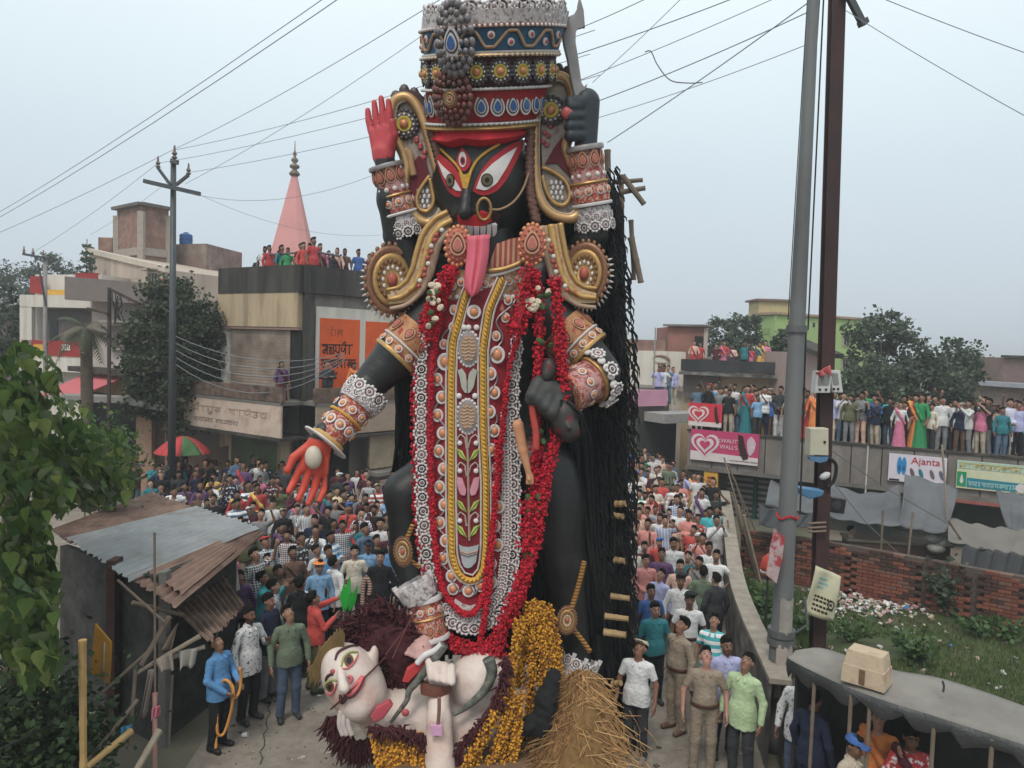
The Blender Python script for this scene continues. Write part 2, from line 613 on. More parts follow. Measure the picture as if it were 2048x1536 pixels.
def human(pose=None,h=0.02,sleeve='long',hem=0.79,lower='trousers',hair='short',beard=0.0,head_gear=None,near=False,belly=0.0,seed=0.0,shoes=False):
 p=dict(STAND)
 p.update(pose or{})
 J={k:np.array(v,float)for k,v in p.items()if isinstance(v,(tuple,list))}
 sh={'l':np.array((-0.172,0.015,1.365)),'r':np.array((0.172,0.015,1.365))}
 hp={'l':np.array((-0.09,0.0,0.90)),'r':np.array((0.09,0.0,0.90))}
 ya,pi_=math.radians(p['yaw']),math.radians(p['pitch'])
 R=np.array((Matrix.Rotation(ya,3,'Z')@Matrix.Rotation(-pi_,3,'X')))
 T=Tr(R,(0,0.02,1.485))
 pts=np.array([J[k]for k in J]+[(-0.3,-0.2,0),(0.3,0.22,1.76)])
 lo,hi=pts.min(0)-0.24,pts.max(0)+0.24
 lo[2]=-0.05
 out={}
 # ---- body
 s=SDF(lo,hi,h)
 k=0.05
 s.ell((0,0.01,1.25),(0.15,0.10,0.19),k)
 s.ell((0,0.0,1.05),(0.135,0.095+belly,0.16),k)
 s.ell((0,0.0,0.93),(0.145,0.1,0.12),k)
 s.cone((-0.12,0.015,1.375),(0.12,0.015,1.375),0.055,0.055,k)
 s.cone((0,0.03,1.38),(0,0.005,1.52),0.058,0.052,0.03)
 for q in 'lr':
  sg=-1 if q=='l' else 1
  e,w=J['e'+q],J['w'+q]
  s.cone(sh[q],e,0.05,0.038,0.03)
  s.cone(e,w,0.038,0.026,0.02)
  d=unit(w-e)
  ref=np.array((0,1.0,0))if abs(d[1])<0.75 else np.array((0,0,1.0))
  wv=unit(ref-d*(ref@d))
  nv=np.cross(d,wv)*sg
  pc=w+d*0.05
  fr=0.0105 if h<0.014 else 0.014
  for a in(-1,1):
   s.cone(w+wv*0.012*a,w+d*0.085+wv*0.026*a,0.02,0.017,0.02)
  for i,(off,ln)in enumerate(((-0.034,0.065),(-0.0115,0.078),(0.0115,0.072),(0.034,0.055))):
   a=w+d*0.085+wv*off
   b=a+d*ln*0.5+wv*off*0.25-nv*0.006
   c=b+d*ln*0.42-nv*0.022
   s.cone(a,b,fr,fr,0.006)
   s.cone(b,c,fr,fr*0.85,0.004)
  tb=w+d*0.03-wv*0.03
  tm=tb+d*0.03-wv*0.03-nv*0.008
  te=tm+d*0.035-wv*0.006-nv*0.008
  s.cone(tb,tm,fr*1.2,fr*1.1,0.01)
  s.cone(tm,te,fr*1.1,fr*0.9,0.005)
  kn,an=J['k'+q],J['a'+q]
  s.cone(hp[q],kn,0.082,0.055,0.04)
  s.cone(kn,an,0.055,0.036,0.03)
  cf=kn+(an-kn)*0.3+np.array((0,0.018,0))
  s.ell(cf,(0.048,0.05,0.1),0.03)
  s.cone(an+(0,0.02,-0.04),an+(sg*0.02,-0.15,-0.052),0.036,0.028,0.02)
 s.ell((0,0.022,1.62),(0.076,0.094,0.092),0.02,T=T)
 s.ell((0,-0.022,1.565),(0.060,0.066,0.080),0.03,T=T)
 s.cone((0,-0.035,1.512),(0,-0.052,1.51),0.03,0.022,0.03,T=T)
 for sg in(-1,1):
  s.ell((0.078*sg,0.02,1.595),(0.013,0.022,0.032),0.008,T=T)
  s.ell((0.029*sg,-0.094,1.603),(0.017,0.016,0.012),0.012,'sub',T=T)
  s.ell((0.029*sg,-0.076,1.603),(0.013,0.012,0.010),0.004,T=T)
  s.cone((0.01*sg,-0.084,1.628),(0.045*sg,-0.07,1.626),0.008,0.006,0.012,T=T)
  s.ell((0.036*sg,-0.06,1.565),(0.022,0.02,0.02),0.02,T=T)
 s.cone((0,-0.084,1.613),(0,-0.105,1.572),0.009,0.0135,0.012,T=T)
 s.cone((-0.018,-0.082,1.541),(0.018,-0.082,1.541),0.008,0.008,0.01,T=T)
 def colfn(V):
  c=np.ones((len(V),3))
  U=T.inv(V)
  x,y,z=np.abs(U[:,0]),U[:,1],U[:,2]
  face=(z>1.46)&(y<0.02)
  c[face&(z>1.628)&(z<1.642)&(x>0.012)&(x<0.052)&(y<-0.05)]=(0.12,0.1,0.1)
  ey=face&(((x-0.029)/0.02)**2+((z-1.604)/0.0105)**2<1)&(y<-0.05)
  c[ey]=(1.5,1.7,1.9)
  ir=face&(((x-0.029)/0.0095)**2+((z-1.605)/0.0105)**2<1)&(y<-0.05)
  c[ir]=(0.06,0.05,0.05)
  lp=face&(x<0.026)&(np.abs(z-1.541)<0.011)&(y<-0.06)
  c[lp]=(0.95,0.6,0.6)
  ms=face&(x<0.032)&(np.abs(z-1.557)<0.006)&(y<-0.06)
  c[ms]=(0.3,0.28,0.28)if beard>0 else(0.7,0.66,0.66)
  if beard>0:
   b=(z<1.56)&(z>1.47)&(y<0.03)&~lp&((z<1.527)|(x>0.035))
   c[b]=1-beard*np.array((0.85,0.85,0.85))
  return c
 out['body']=s.mesh('body',SKIN,colfn)
 # ---- upper garment
 if lower=='saree':
  hem=0.9
 s=SDF(lo,hi,h)
 k=0.06
 s.ell((0,0.01,1.25),(0.163,0.117,0.19),k)
 s.ell((0,-0.004,1.06),(0.158,0.122+belly,0.17),k)
 s.ell((0,0.0,0.93),(0.182,0.132,0.14),k)
 s.cone((-0.11,0.02,1.37),(0.11,0.02,1.37),0.062,0.062,k)
 if hem<0.9:
  s.cone((0,0,1.0),(0,0,hem-0.1),0.135,0.155+0.03*(0.9-hem),0.05)
  s.cone((-0.055,0,1.0),(-0.08,0,hem-0.1),0.125,0.128,0.05)
  s.cone((0.055,0,1.0),(0.08,0,hem-0.1),0.125,0.128,0.05)
 s.clip(lambda X,Y,Z:hem+0.012*np.sin(X*14+seed)-Z)
 for q in 'lr':
  e,w=J['e'+q],J['w'+q]
  s.cone(sh[q],e,0.060,0.050,0.035)
  if sleeve=='long':
   s.cone(e,e+(w-e)*0.93,0.054,0.041,0.02)
  elif sleeve=='half':
   s.cone(e,e+(w-e)*0.3,0.054,0.05,0.02)
 if sleeve=='short':
  for q in 'lr':
   e=J['e'+q]
   d=unit(e-sh[q])
   c0=sh[q]+(e-sh[q])*0.72
   s.clip(lambda X,Y,Z:np.where(((X-sh[q][0])**2+(Y-sh[q][1])**2+(Z-sh[q][2])**2<0.2)&(abs(X)>0.19)&(np.sign(X)==np.sign(sh[q][0])),(X-c0[0])*d[0]+(Y-c0[1])*d[1]+(Z-c0[2])*d[2],-1))
 if sleeve=='none':
  pass
 if sleeve=='sweater' or sleeve=='long':
  s.cone((0,0.03,1.40),(0,0.02,1.445),0.07,0.064,0.02)
 s.ell((0,-0.10,1.47),(0.045,0.07,0.055),0.015,'sub')
 s.wrinkle(0.0022,31,seed)
 out['shirt']=s.mesh('shirt',CLOTH['plain'])
 # ---- lower garment
 s=SDF(lo,hi,h)
 if lower=='saree':
  s.cone((0,0,1.02),(0,0.0,0.6),0.155,0.175,0.04)
  s.cone((0,0,0.6),(0,-0.02,0.0),0.175,0.235,0.04)
  g=np.meshgrid(*s.ax,indexing='ij')
  an=np.arctan2(g[1],g[0])
  s.F+=(0.010*np.sin(an*13+seed)*np.clip((1.0-g[2])*1.5,0,1)).astype(np.float32)
  s.clip(lambda X,Y,Z:np.maximum(0.02-Z,Z-1.04))
  out['trousers']=s.mesh('skirt',CLOTH['plain'])
  s=SDF(lo,hi,h)
  s.chain([(0.16,-0.12,0.95),(0.05,-0.15,1.15),(-0.10,-0.12,1.36),(-0.15,0.02,1.46),(-0.13,0.14,1.25),(-0.1,0.17,0.8)],[0.04,0.045,0.045,0.045,0.05,0.05],0.05)
  s.wrinkle(0.004,40,seed)
  out['drape']=s.mesh('drape',CLOTH['plain'])
 else:
  s.ell((0,0.0,0.94),(0.155,0.112,0.12),0.04)
  for q in 'lr':
   kn,an=J['k'+q],J['a'+q]
   s.cone(hp[q],kn,0.098,0.073,0.04)
   if lower=='trousers':
    s.cone(kn,an+(0,0,0.02),0.073,0.062,0.03)
    s.ell(an+(0,0.005,-0.005),(0.065,0.072,0.05),0.02)
  s.clip(lambda X,Y,Z:np.maximum(0.035-Z,Z-1.01))
  s.wrinkle(0.0024,30,seed+2)
  out['trousers']=s.mesh('trousers',CLOTH['plain'])
  # ---- hair
 hlo,hhi=np.array((-0.2,-0.2,1.35)),np.array((0.2,0.25,1.85))
 if hair=='long':
  hlo[2]=1.05
 s=SDF(hlo,hhi,h*0.8)
 def keep(q):
  return 0.9*(0.038-q[2])-(q[1]+0.105)
 s.ell((0,0.034,1.642),(0.082,0.104,0.098),0.0,T=T,cut=lambda q:np.maximum(1.15*(0.022-q[2])-(q[1]+0.104)+0.012+0.007*np.sin(q[0]*85+seed)-0.25*np.maximum(0,np.abs(q[0])-0.045),-0.11-q[2]*1.0))
 s.ell((0.01,-0.01,1.712),(0.055,0.07,0.03),0.03,T=T)
 if hair=='quiff':
  s.ell((0.01,-0.05,1.712),(0.06,0.05,0.028),0.02,T=T)
 if hair=='long':
  s.cone((0,0.1,1.62),(0,0.12,1.42),0.06,0.05,0.04,T=T)
  s.cone((0,0.125,1.45),(0.02,0.13,1.15),0.05,0.03,0.03)
 if hair=='bun':
  s.ell((0,0.125,1.6),(0.05,0.045,0.05),0.02,T=T)
 s.wrinkle(0.0045,75,seed)
 out['hair']=s.mesh('hair',HAIR)
 if head_gear:
  s=SDF(hlo,hhi,h*0.8)
  s.ell((0,0.022,1.645),(0.098,0.116,0.100),0.0,T=T,cut=lambda q:(0.012-q[2]))
  if head_gear=='cap':
   s.ell((0,-0.125,1.663),(0.072,0.075,0.012),0.012,T=T)
  elif head_gear=='beret':
   s.ell((0.03,0.0,1.715),(0.105,0.12,0.03),0.02,T=T)
  elif head_gear=='helmet':
   s.ell((0,0.01,1.668),(0.125,0.15,0.014),0.015,T=T)
  out['cap']=s.mesh('cap',CLOTH['plain'])
 if near and sleeve!='half':
  s=SDF((-0.12,-0.16,1.3),(0.12,0.16,1.52),0.01)
  ring_=[(0.066*math.sin(a),0.028-0.062*math.cos(a),1.425+0.012*math.cos(a+3.14))for a in[math.radians(28+304*i/14)for i in range(15)]]
  s.chain(ring_,[0.014]*15,0.01)
  for sg in(-1,1):
   s.chain([(sg*0.032,-0.035,1.418),(sg*0.05,-0.085,1.385),(sg*0.052,-0.098,1.365)],[0.016,0.014,0.006],0.01)
  out['collar']=s.mesh('collar',CLOTH['plain'])
 if near and hem>0.93 and lower!='saree':
  s=SDF((-0.25,-0.25,0.9),(0.25,0.25,1.06),0.0125)
  s.ell((0,0.0,0.985),(0.194,0.146+belly*0.6,0.2),0.0)
  s.clip(lambda X,Y,Z:np.abs(Z-0.985)-0.024)
  out['belt']=s.mesh('belt',SHOE)
 if shoes:
  for i,q in enumerate('lr'):
   sg=-1 if q=='l' else 1
   an=J['a'+q]
   s=SDF(an+(-0.12,-0.3,-0.14),an+(0.12,0.16,0.1),0.012)
   s.cone(an+(0,0.035,-0.035),an+(sg*0.02,-0.15,-0.045),0.048,0.042,0.02)
   s.cone(an+(0,0.01,-0.02),an+(0,0.005,0.03),0.05,0.045,0.02)
   s.clip(lambda X,Y,Z:an[2]-0.085-Z)
   out['shoe'+q]=s.mesh('shoe',SHOE)
 return out
COLS={'white':(0.56,0.55,0.55),'cream':(0.58,0.52,0.42),'black':(0.012,0.012,0.014),'charcoal':(0.035,0.036,0.04),'grey':(0.2,0.2,0.21),'navy':(0.014,0.02,0.05),'blue':(0.03,0.1,0.32),'light blue':(0.16,0.34,0.56),'sky blue':(0.07,0.24,0.5),'teal':(0.01,0.17,0.2),'turquoise':(0.03,0.42,0.46),'red':(0.45,0.025,0.03),'scarlet':(0.55,0.05,0.035),'maroon':(0.085,0.014,0.026),'pink':(0.6,0.14,0.26),'salmon':(0.62,0.22,0.19),'orange':(0.72,0.2,0.025),'yellow':(0.72,0.42,0.06),'olive':(0.11,0.115,0.05),'green':(0.02,0.26,0.09),'sage green':(0.13,0.17,0.11),'lime green':(0.38,0.5,0.27),'purple':(0.12,0.05,0.15),'lavender':(0.36,0.36,0.6),'brown':(0.13,0.07,0.045),'khaki':(0.26,0.2,0.14),'beige':(0.42,0.34,0.25),'peach':(0.66,0.4,0.3),'steel blue':(0.08,0.14,0.22),'denim blue':(0.055,0.085,0.14)}
SKINS=[(0.23,0.12,0.08),(0.18,0.094,0.06),(0.28,0.155,0.105),(0.15,0.076,0.047),(0.33,0.19,0.135)]
for _k,_v in COLS.items():
 _m=sum(_v)/3
 COLS[_k]=tuple(0.84*x+0.16*_m for x in _v)
PATCACHE={}
def patterned(me,pat):
 if pat=='plain':
  return me
 k=(me.name,pat)
 if k not in PATCACHE:
  c=me.copy()
  c.materials[0]=CLOTH[pat]
  PATCACHE[k]=c
 return PATCACHE[k]
def person(H,loc,rotz,height,label,group,shirt,low,skin=None,pat='plain',lowpat='plain',cap=None,shoe='charcoal',hairc=(0.01,0.009,0.008),extra=None):
 t=thing('person',label,'person',loc,group,rotz,height/1.71)
 sk=skin or rnd.choice(SKINS)
 def part(nm,me,col):
  o=bpy.data.objects.new(nm,me)
  C.objects.link(o)
  o.parent=t
  o.color=(*col,1)
  return o
 part('body',H['body'],sk)
 part('shirt',patterned(H['shirt'],pat),COLS[shirt])
 part('trousers' if 'drape' not in H else 'skirt',patterned(H['trousers'],lowpat),COLS[low])
 if 'drape' in H:
  part('drape',H['drape'],COLS[low])
 part('hair',H['hair'],hairc)
 if 'collar' in H:
  part('collar',H['collar'],tuple(min(1,v*1.12)for v in COLS[shirt]))
 if 'belt' in H:
  part('belt',H['belt'],(0.06,0.025,0.018))
 if 'cap' in H:
  part('cap',H['cap'],COLS[cap or 'black'])
 for q in 'lr':
  if 'shoe'+q in H:
   part('shoe',H['shoe'+q],COLS[shoe])
 return t
 # ---- ground, street, lot
mb=MB()
mb.add([(-700,-60,0),(700,-60,0),(700,1400,0),(-700,1400,0)],[(0,1,2,3)])
struct('ground',mb,M('earth',(0.17,0.145,0.115),rough=1,var=0.3,scale=0.7,bump=0.6,bscale=5,col2=(0.11,0.11,0.075),s2=0.3,coords='Object'))
def flat(name,pts,z,mat,kind='structure'):
 mb=MB()
 mb.add([(p[0],p[1],z)for p in pts],[tuple(range(len(pts)))])
 return struct(name,mb,mat,kind=kind,fix=False)
wall_base=[G(1438,1062),G(1441,1100),G(1446,1180),G(1456,1290),G(1478,1380),G(1512,1480),G(1534,1545)]
street_mat=M('street_concrete',(0.225,0.19,0.158),rough=0.95,var=0.22,scale=6,bump=0.7,bscale=26,col2=(0.165,0.137,0.112),s2=0.8,t2=0.5,w2=0.12,col3=(0.265,0.228,0.195))
edge=[(p.x-0.02,p.y)for p in wall_base]
flat('street',[(-3.4,-5),(4.6,-5),(4.0,8.5)]+edge[::-1]+[(7.4,27),(9.5,40),(13,70),(8.0,70),(4.5,44),(-2.0,30),(-14.5,29.5),(-30,34),(-30,29),(-16,23),(-6.2,15.0),(-4.3,11.2),(-4.1,8)],0.004,street_mat)
mb=MB()
jm=M('street_joint',(0.06,0.052,0.045),rough=1)
for a,b in((G(520,1530),G(545,1380)),(G(1235,1536),G(1335,1330)),(G(470,1400),G(560,1390))):
 n=14
 pts=[]
 for i in range(n+1):
  p=a.lerp(b,i/n)
  p.x+=0.03*math.sin(i*2.3)
  pts.append(p)
 vs,fs=[],[]
 for i,p in enumerate(pts):
  w=0.010+0.004*math.sin(i*3.1)
  vs+=[(p.x-w,p.y,0.008),(p.x+w,p.y,0.008)]
 mb.add(vs,[(2*i,2*i+1,2*i+3,2*i+2)for i in range(n)])
struct('street_crack',mb,jm,fix=False)
grass_soil=M('lot_soil',(0.055,0.075,0.03),rough=1,var=0.35,scale=1.6,bump=0.8,bscale=9,col2=(0.1,0.085,0.055),s2=0.6)
lot=[(p.x+0.2,p.y)for p in wall_base]+[(6.4,7.0),(16,6.0),(18,14),G(2048,1265)[:2],G(1700,1190)[:2],G(1500,1160)[:2]]
flat('grass_lot',[(p[0],p[1])for p in lot],0.006,grass_soil)
# ---- the boundary wall that curves along the street
WH=1.25
def ribbon(path,off):
 res=[]
 for i,p in enumerate(path):
  t=(path[min(i+1,len(path)-1)]-path[max(i-1,0)]).normalized()
  n=Vector((-t.y,t.x,0))
  res.append(p+n*off)
 return res
def densify(path,n):
 out=[]
 k=len(path)
 for i in range(k-1):
  p0,p1,p2,p3=path[max(i-1,0)],path[i],path[i+1],path[min(i+2,k-1)]
  for j in range(n):
   t=j/n
   out.append(0.5*((2*p1)+(p2-p0)*t+(2*p0-5*p1+4*p2-p3)*t*t+(3*p1-p0-3*p2+p3)*t**3))
 out.append(path[-1].copy())
 return out
def catmull(pts,n=6):
 return densify([Vector(p)for p in pts],n)
wp=densify(wall_base,6)
wp2=ribbon(wp,0.24)
bw=thing('boundary_wall','curving grey plastered boundary wall with pale coping along the street beside the police','wall',tuple(wall_base[3]))
mb=MB()
n=len(wp)
NZ=6
vs=[]
for i in range(n):
 for j in range(NZ+1):
  z=WH*j/NZ
  o=0.012*vnoise((wp[i].x,wp[i].y,z),7)
  vs.append((wp[i].x+o,wp[i].y,z))
for i in range(n):
 vs.append((wp2[i].x,wp2[i].y,WH))
for i in range(n):
 vs.append((wp2[i].x,wp2[i].y,0))
fs=[(i*(NZ+1)+j,(i+1)*(NZ+1)+j,(i+1)*(NZ+1)+j+1,i*(NZ+1)+j+1)for i in range(n-1)for j in range(NZ)]
b0=n*(NZ+1)
fs+=[(i*(NZ+1)+NZ,(i+1)*(NZ+1)+NZ,b0+i+1,b0+i)for i in range(n-1)]
fs+=[(b0+i,b0+i+1,b0+n+i+1,b0+n+i)for i in range(n-1)]
mb.add(vs,fs)
mb.obj('wall_face',M('old_plaster',(0.135,0.118,0.105),rough=1,var=0.35,scale=2.5,bump=1.0,bscale=11,col2=(0.075,0.068,0.06),s2=1.1,t2=0.5,col3=(0.2,0.175,0.155)),bw)
mb=MB()
a,b=ribbon(wp,-0.03),ribbon(wp,0.27)
vs=[]
for i in range(n):
 zz=WH+0.003+0.015*vnoise(wp[i],5)
 vs+=[(a[i].x,a[i].y,zz),(a[i].x,a[i].y,zz+0.07),(b[i].x,b[i].y,zz+0.07),(b[i].x,b[i].y,zz)]
fs=[(4*i+j,4*i+(j+1)%4,4*i+4+(j+1)%4,4*i+4+j)for i in range(n-1)for j in range(4)]
mb.add(vs,fs+[(0,1,2,3),tuple(4*(n-1)+k for k in range(4))])
mb.obj('coping',M('coping',(0.27,0.23,0.19),rough=1,var=0.3,scale=4,bump=0.7,bscale=15),bw)
# ---- red brick wall behind the lot, brick by brick
bwp=[G(1478,1150),G(1580,1166),G(1700,1190),G(1850,1222),G(1950,1245),G(2060,1268)]
brick_wall=thing('brick_wall','weathered red brick wall between the grassy lot and the tarpaulin stalls','wall',tuple(bwp[2]))
BL,BH,BT,JO=0.24,0.072,0.12,0.013
brick_mats=[M('brick_%s'%nme,c,rough=0.95,var=0.3,scale=14,bump=0.8,bscale=40,col2=c2,s2=3,t2=0.6)for nme,c,c2 in(('red',(0.2,0.062,0.042),(0.11,0.05,0.038)),('orange',(0.26,0.088,0.055),(0.14,0.06,0.045)),('dark',(0.085,0.042,0.033),(0.045,0.033,0.028)),('pale',(0.2,0.105,0.08),(0.11,0.065,0.052)))]
brick_mesh=[]
for m in brick_mats:
 mb=MB()
 mb.box((0,0,0),(BL,BT,BH))
 brick_mesh.append(mb.mesh('brick',m))
run=0.0
bricks=[]
backing=MB()
for i in range(len(bwp)-1):
 a,b=bwp[i],bwp[i+1]
 L=(b-a).length
 d=(b-a).normalized()
 nrm=Vector((d.y,-d.x,0))
 if nrm.y>0:
  nrm=-nrm
 ang=math.atan2(d.y,d.x)
 hgt=1.2
 backing.prism([a-nrm*0.052,b-nrm*0.052,b-nrm*0.23,a-nrm*0.23],(0,0,hgt-0.02))
 rows=int(hgt/(BH+JO))
 for r in range(rows):
  x=(BL+JO)/2*(r%2)+0.01
  while x+BL<L:
   p=a+d*(x+BL/2)
   z=0.02+r*(BH+JO)+BH/2
   if not(r==rows-1 and rnd.random()<0.35)and not(r==rows-2 and rnd.random()<0.1):
    pr=p+nrm*(0.004+rnd.random()*0.012)
    dk=0.55 if(r>rows-6)else 0.12
    dk+=0.25 if abs(p.x-8.05)<0.3 or abs(p.x-10.3)<0.25 else 0
    k=2 if rnd.random()<dk else rnd.choice((0,0,1,1,3))
    bricks.append(((pr.x,pr.y,z),ang+rnd.uniform(-0.01,0.01),k))
   x+=BL+JO
backing.obj('mortar',M('mortar',(0.10,0.078,0.065),rough=1,var=0.3,bump=0.5),brick_wall)
bricks.sort(key=lambda q:abs(q[0][0]-8.7)+0.3*abs(q[0][2]-0.7))
for p,an,k in bricks[:300]:
 o=put('brick',brick_mesh[k],brick_wall,world=True)
 o.location=p
 o.rotation_euler=(0,0,an)
rest=MB()
for p,an,k in bricks[300:]:
 rest.cur=k
 rest.box(p,(BL,BT,BH),(0,0,an))
tag(rest.obj('bricks_farther_along',brick_mats,brick_wall),kind='stuff')
g0=random.Random(4)
mb=MB()
for i in range(700):
 px,py=g0.uniform(330,1530),g0.uniform(1300,1536)
 p=G(px,py)
 if p.x>3.6 or p.x<-4.2:
  continue
 s_=g0.uniform(0.008,0.022)if i%9 else g0.uniform(0.03,0.06)
 mb.cur=g0.choice((0,0,1,2))
 mb.box((p.x,p.y,0.012),(s_*g0.uniform(0.7,1.6),s_,s_*0.4),(g0.uniform(-0.3,0.3),g0.uniform(-0.3,0.3),g0.random()*3))
tag(mb.obj('street_grit',[M('grit_dark',(0.09,0.075,0.06)),M('grit_tan',(0.25,0.2,0.15)),M('grit_pale',(0.4,0.37,0.33))],fix=False),'loose grit and paper scraps strewn over the street','litter',kind='stuff')
# ---- buildings
def quad_wall(mb,a,b,z0,z1,t=0.2,side=1):
 """upright slab from a to b, thickness going away from the camera side"""
 a,b=Vector((a[0],a[1],0)),Vector((b[0],b[1],0))
 d=(b-a).normalized()
 n=Vector((-d.y,d.x,0))*side
 mb.prism([Vector((p.x,p.y,z0))for p in(a,b,b+n*t,a+n*t)],(0,0,z1-z0))
def along(a,b,s,out=0.0):
 """point at fraction s of the wall a-b, moved out towards the camera"""
 a,b=Vector((a[0],a[1],0)),Vector((b[0],b[1],0))
 d=(b-a).normalized()
 n=Vector((d.y,-d.x,0))
 if n.dot(Vector((0,0,0))-(a+b)/2)<0:
  n=-n
 return a.lerp(b,s)+n*out
def panel(mb,a,b,s0,s1,z0,z1,out0,out1):
 p,q=along(a,b,s0,out0),along(a,b,s1,out0)
 p2,q2=along(a,b,s0,out1),along(a,b,s1,out1)
 mb.prism([Vector((k.x,k.y,z0))for k in(p,q,q2,p2)],(0,0,z1-z0))
 return mb
def window(parent,a,b,s0,s1,z0,z1,pane_mat,frame_mat,bars=2,out=0.0,shade=True):
 w=panel(MB(),a,b,s0,s1,z0,z1,out+0.004,out+0.03).obj('window',pane_mat,parent)
 mb=MB()
 fw_=(s1-s0)
 e=0.07/max(0.5,(Vector(b[:2])-Vector(a[:2])).length)
 panel(mb,a,b,s0-e,s0,z0-0.07,z1+0.07,out+0.003,out+0.07)
 panel(mb,a,b,s1,s1+e,z0-0.07,z1+0.07,out+0.003,out+0.07)
 panel(mb,a,b,s0,s1,z1,z1+0.07,out+0.003,out+0.07)
 panel(mb,a,b,s0,s1,z0-0.07,z0,out+0.003,out+0.07)
 for i in range(1,bars):
  s=s0+fw_*i/bars
  panel(mb,a,b,s-e*0.25,s+e*0.25,z0,z1,out+0.032,out+0.06)
 mb.obj('frame',frame_mat,w)
 if shade:
  panel(MB(),a,b,s0-2.2*e,s1+2.2*e,z1+0.13,z1+0.2,out+0.003,out+0.4).obj('window_shade',frame_mat,w)
 return w
stain=dict(rough=1.0,bump=0.4,bscale=9)
CONC_DARK=M('stained_concrete',(0.075,0.066,0.058),var=0.35,scale=1.5,col2=(0.035,0.033,0.03),s2=0.9,t2=0.5,stretch=(2.2,2.2,0.35),**stain)
CONC=M('concrete',(0.2,0.185,0.165),var=0.3,scale=1.6,col2=(0.1,0.092,0.082),s2=0.8,t2=0.56,stretch=(1.6,1.6,0.4),**stain)
CREAM=M('cream_wall',(0.46,0.35,0.23),var=0.2,scale=1.2,col2=(0.2,0.15,0.1),s2=0.9,t2=0.62,stretch=(2,2,0.35),**stain)
GREYW=M('grey_wall',(0.36,0.31,0.28),var=0.2,scale=1.2,col2=(0.16,0.14,0.13),s2=0.7,t2=0.6,stretch=(1.6,1.6,0.4),**stain)
WHITEW=M('white_wall',(0.6,0.55,0.49),var=0.12,scale=1.5,col2=(0.36,0.32,0.28),s2=0.9,t2=0.66,stretch=(2,2,0.3),**stain)
PINKW=M('pink_paint',(0.52,0.26,0.36),var=0.12,scale=2,col2=(0.4,0.2,0.26),s2=1,t2=0.62,**stain)
ORANGE=M('orange_paint',(0.66,0.105,0.024),var=0.12,scale=2.4,rough=0.8,col2=(0.52,0.085,0.03),s2=1.0,t2=0.6)
INK=M('black_lettering',(0.02,0.016,0.014),rough=0.8)
SHUT=M('shutter',(0.32,0.25,0.2),rough=0.7,var=0.2,scale=1.3,col2=(0.15,0.11,0.09),s2=0.8)
SHUTG=M('green_shutter',(0.13,0.16,0.085),rough=0.7,var=0.25,scale=1.4,col2=(0.1,0.085,0.06),s2=1.0)
GLASSD=M('dark_pane',(0.03,0.03,0.032),rough=0.25,var=0.2)
WOODW=M('brown_shutter_board',(0.19,0.09,0.06),rough=0.7,var=0.2,scale=6,stretch=(6,6,1))
FRAMEW=M('frame_pale',(0.42,0.36,0.31),rough=0.8)
DARK=M('dark_inside',(0.02,0.018,0.017),rough=1)  # near-black for flat sheets that paint the unlit inside of openings
BRICKF=M('far_brick',(0.26,0.15,0.115),rough=1,var=0.25,scale=3,bump=0.6,bscale=20,col2=(0.16,0.1,0.08),s2=1.2,t2=0.58,col3=(0.32,0.21,0.17))
REDP=M('red_paint',(0.3,0.035,0.035),var=0.15)
YELP=M('yellow_paint',(0.6,0.34,0.06),var=0.15)
GREENW=M('green_wall',(0.36,0.48,0.19),var=0.1,scale=1.0,rough=0.9,col2=(0.3,0.42,0.18),s2=0.5)
RAILM=M('steel_grey',(0.12,0.12,0.125),rough=0.6,metal=0.3)
# ---- the two-storey corner building with the orange signs
c0=P(606,700,25.0)
cL=P(447,700,27.4)
cR=P(815,700,28.6)
cB=(cL.x+3.5,cL.y+7.0)
cB2=(cR.x+2,cR.y+5)
plan_=[(c0.x,c0.y),(cR.x,cR.y),cB2,cB,(cL.x,cL.y)]
bd=thing('corner_building','two storey corner building with dark stained parapet, cream panel and orange painted signs','building',(c0.x,c0.y+2,0))
def zat(px,py,Y):
 return P(px,py,Y).z
ztop,zpan,zsoff=zat(606,530,25),zat(606,585,25),zat(606,655,25)
zbal,zbalb,zsig=zat(606,772,25),zat(606,800,25),zat(600,868,25)
inner=lambda k:[(c0.x+(x-c0.x)*1,y+k)for x,y in plan_]
MB().plan([(x,y+0.25)for x,y in plan_],0,ztop-0.9).obj('wall',GREYW,bd)
mb=MB()
for a,b in((cL,c0),(c0,cR)):
 panel(mb,a,b,-0.01,1.01,zpan,ztop,-0.2,0.18 if a is c0 else 0.22)
mb.obj('parapet',CONC_DARK,bd)
MB().plan([(x,y+0.3)for x,y in plan_],ztop-0.898,ztop-0.8).obj('roof_slab',CONC,bd)
panel(MB(),cL,c0,-0.02,0.985,zsoff,zpan,-0.1,0.20).obj('fascia_panel',CREAM,bd)
panel(MB(),cL,c0,-0.01,0.985,zsoff-0.09,zsoff-0.003,-0.1,0.17).obj('fascia_ledge',M('pinkish_ledge',(0.3,0.19,0.16)),bd)
panel(MB(),c0,cR,0.0,0.075,0.0,zpan-0.003,-0.15,0.14).obj('corner_pier',CONC_DARK,bd)
sb=panel(MB(),cL,c0,0.12,0.86,zbal-0.55,zsoff-0.1,0.02,0.05)
sb.obj('roller_shutter',SHUT,bd)
mb=MB()
z=zbal-0.5
while z<zsoff-0.15:
 panel(mb,cL,c0,0.125,0.855,z,z+0.05,0.052,0.062)
 z+=0.1
mb.obj('shutter_ribs',SHUT,bd)
panel(MB(),cL,c0,0.0,0.11,zbal-0.55,zsoff-0.1,0.02,0.1).obj('pillar',WHITEW,bd)
panel(MB(),cL,c0,0.875,0.99,zbal-0.55,zsoff-0.1,0.02,0.04).obj('doorway',DARK,bd)
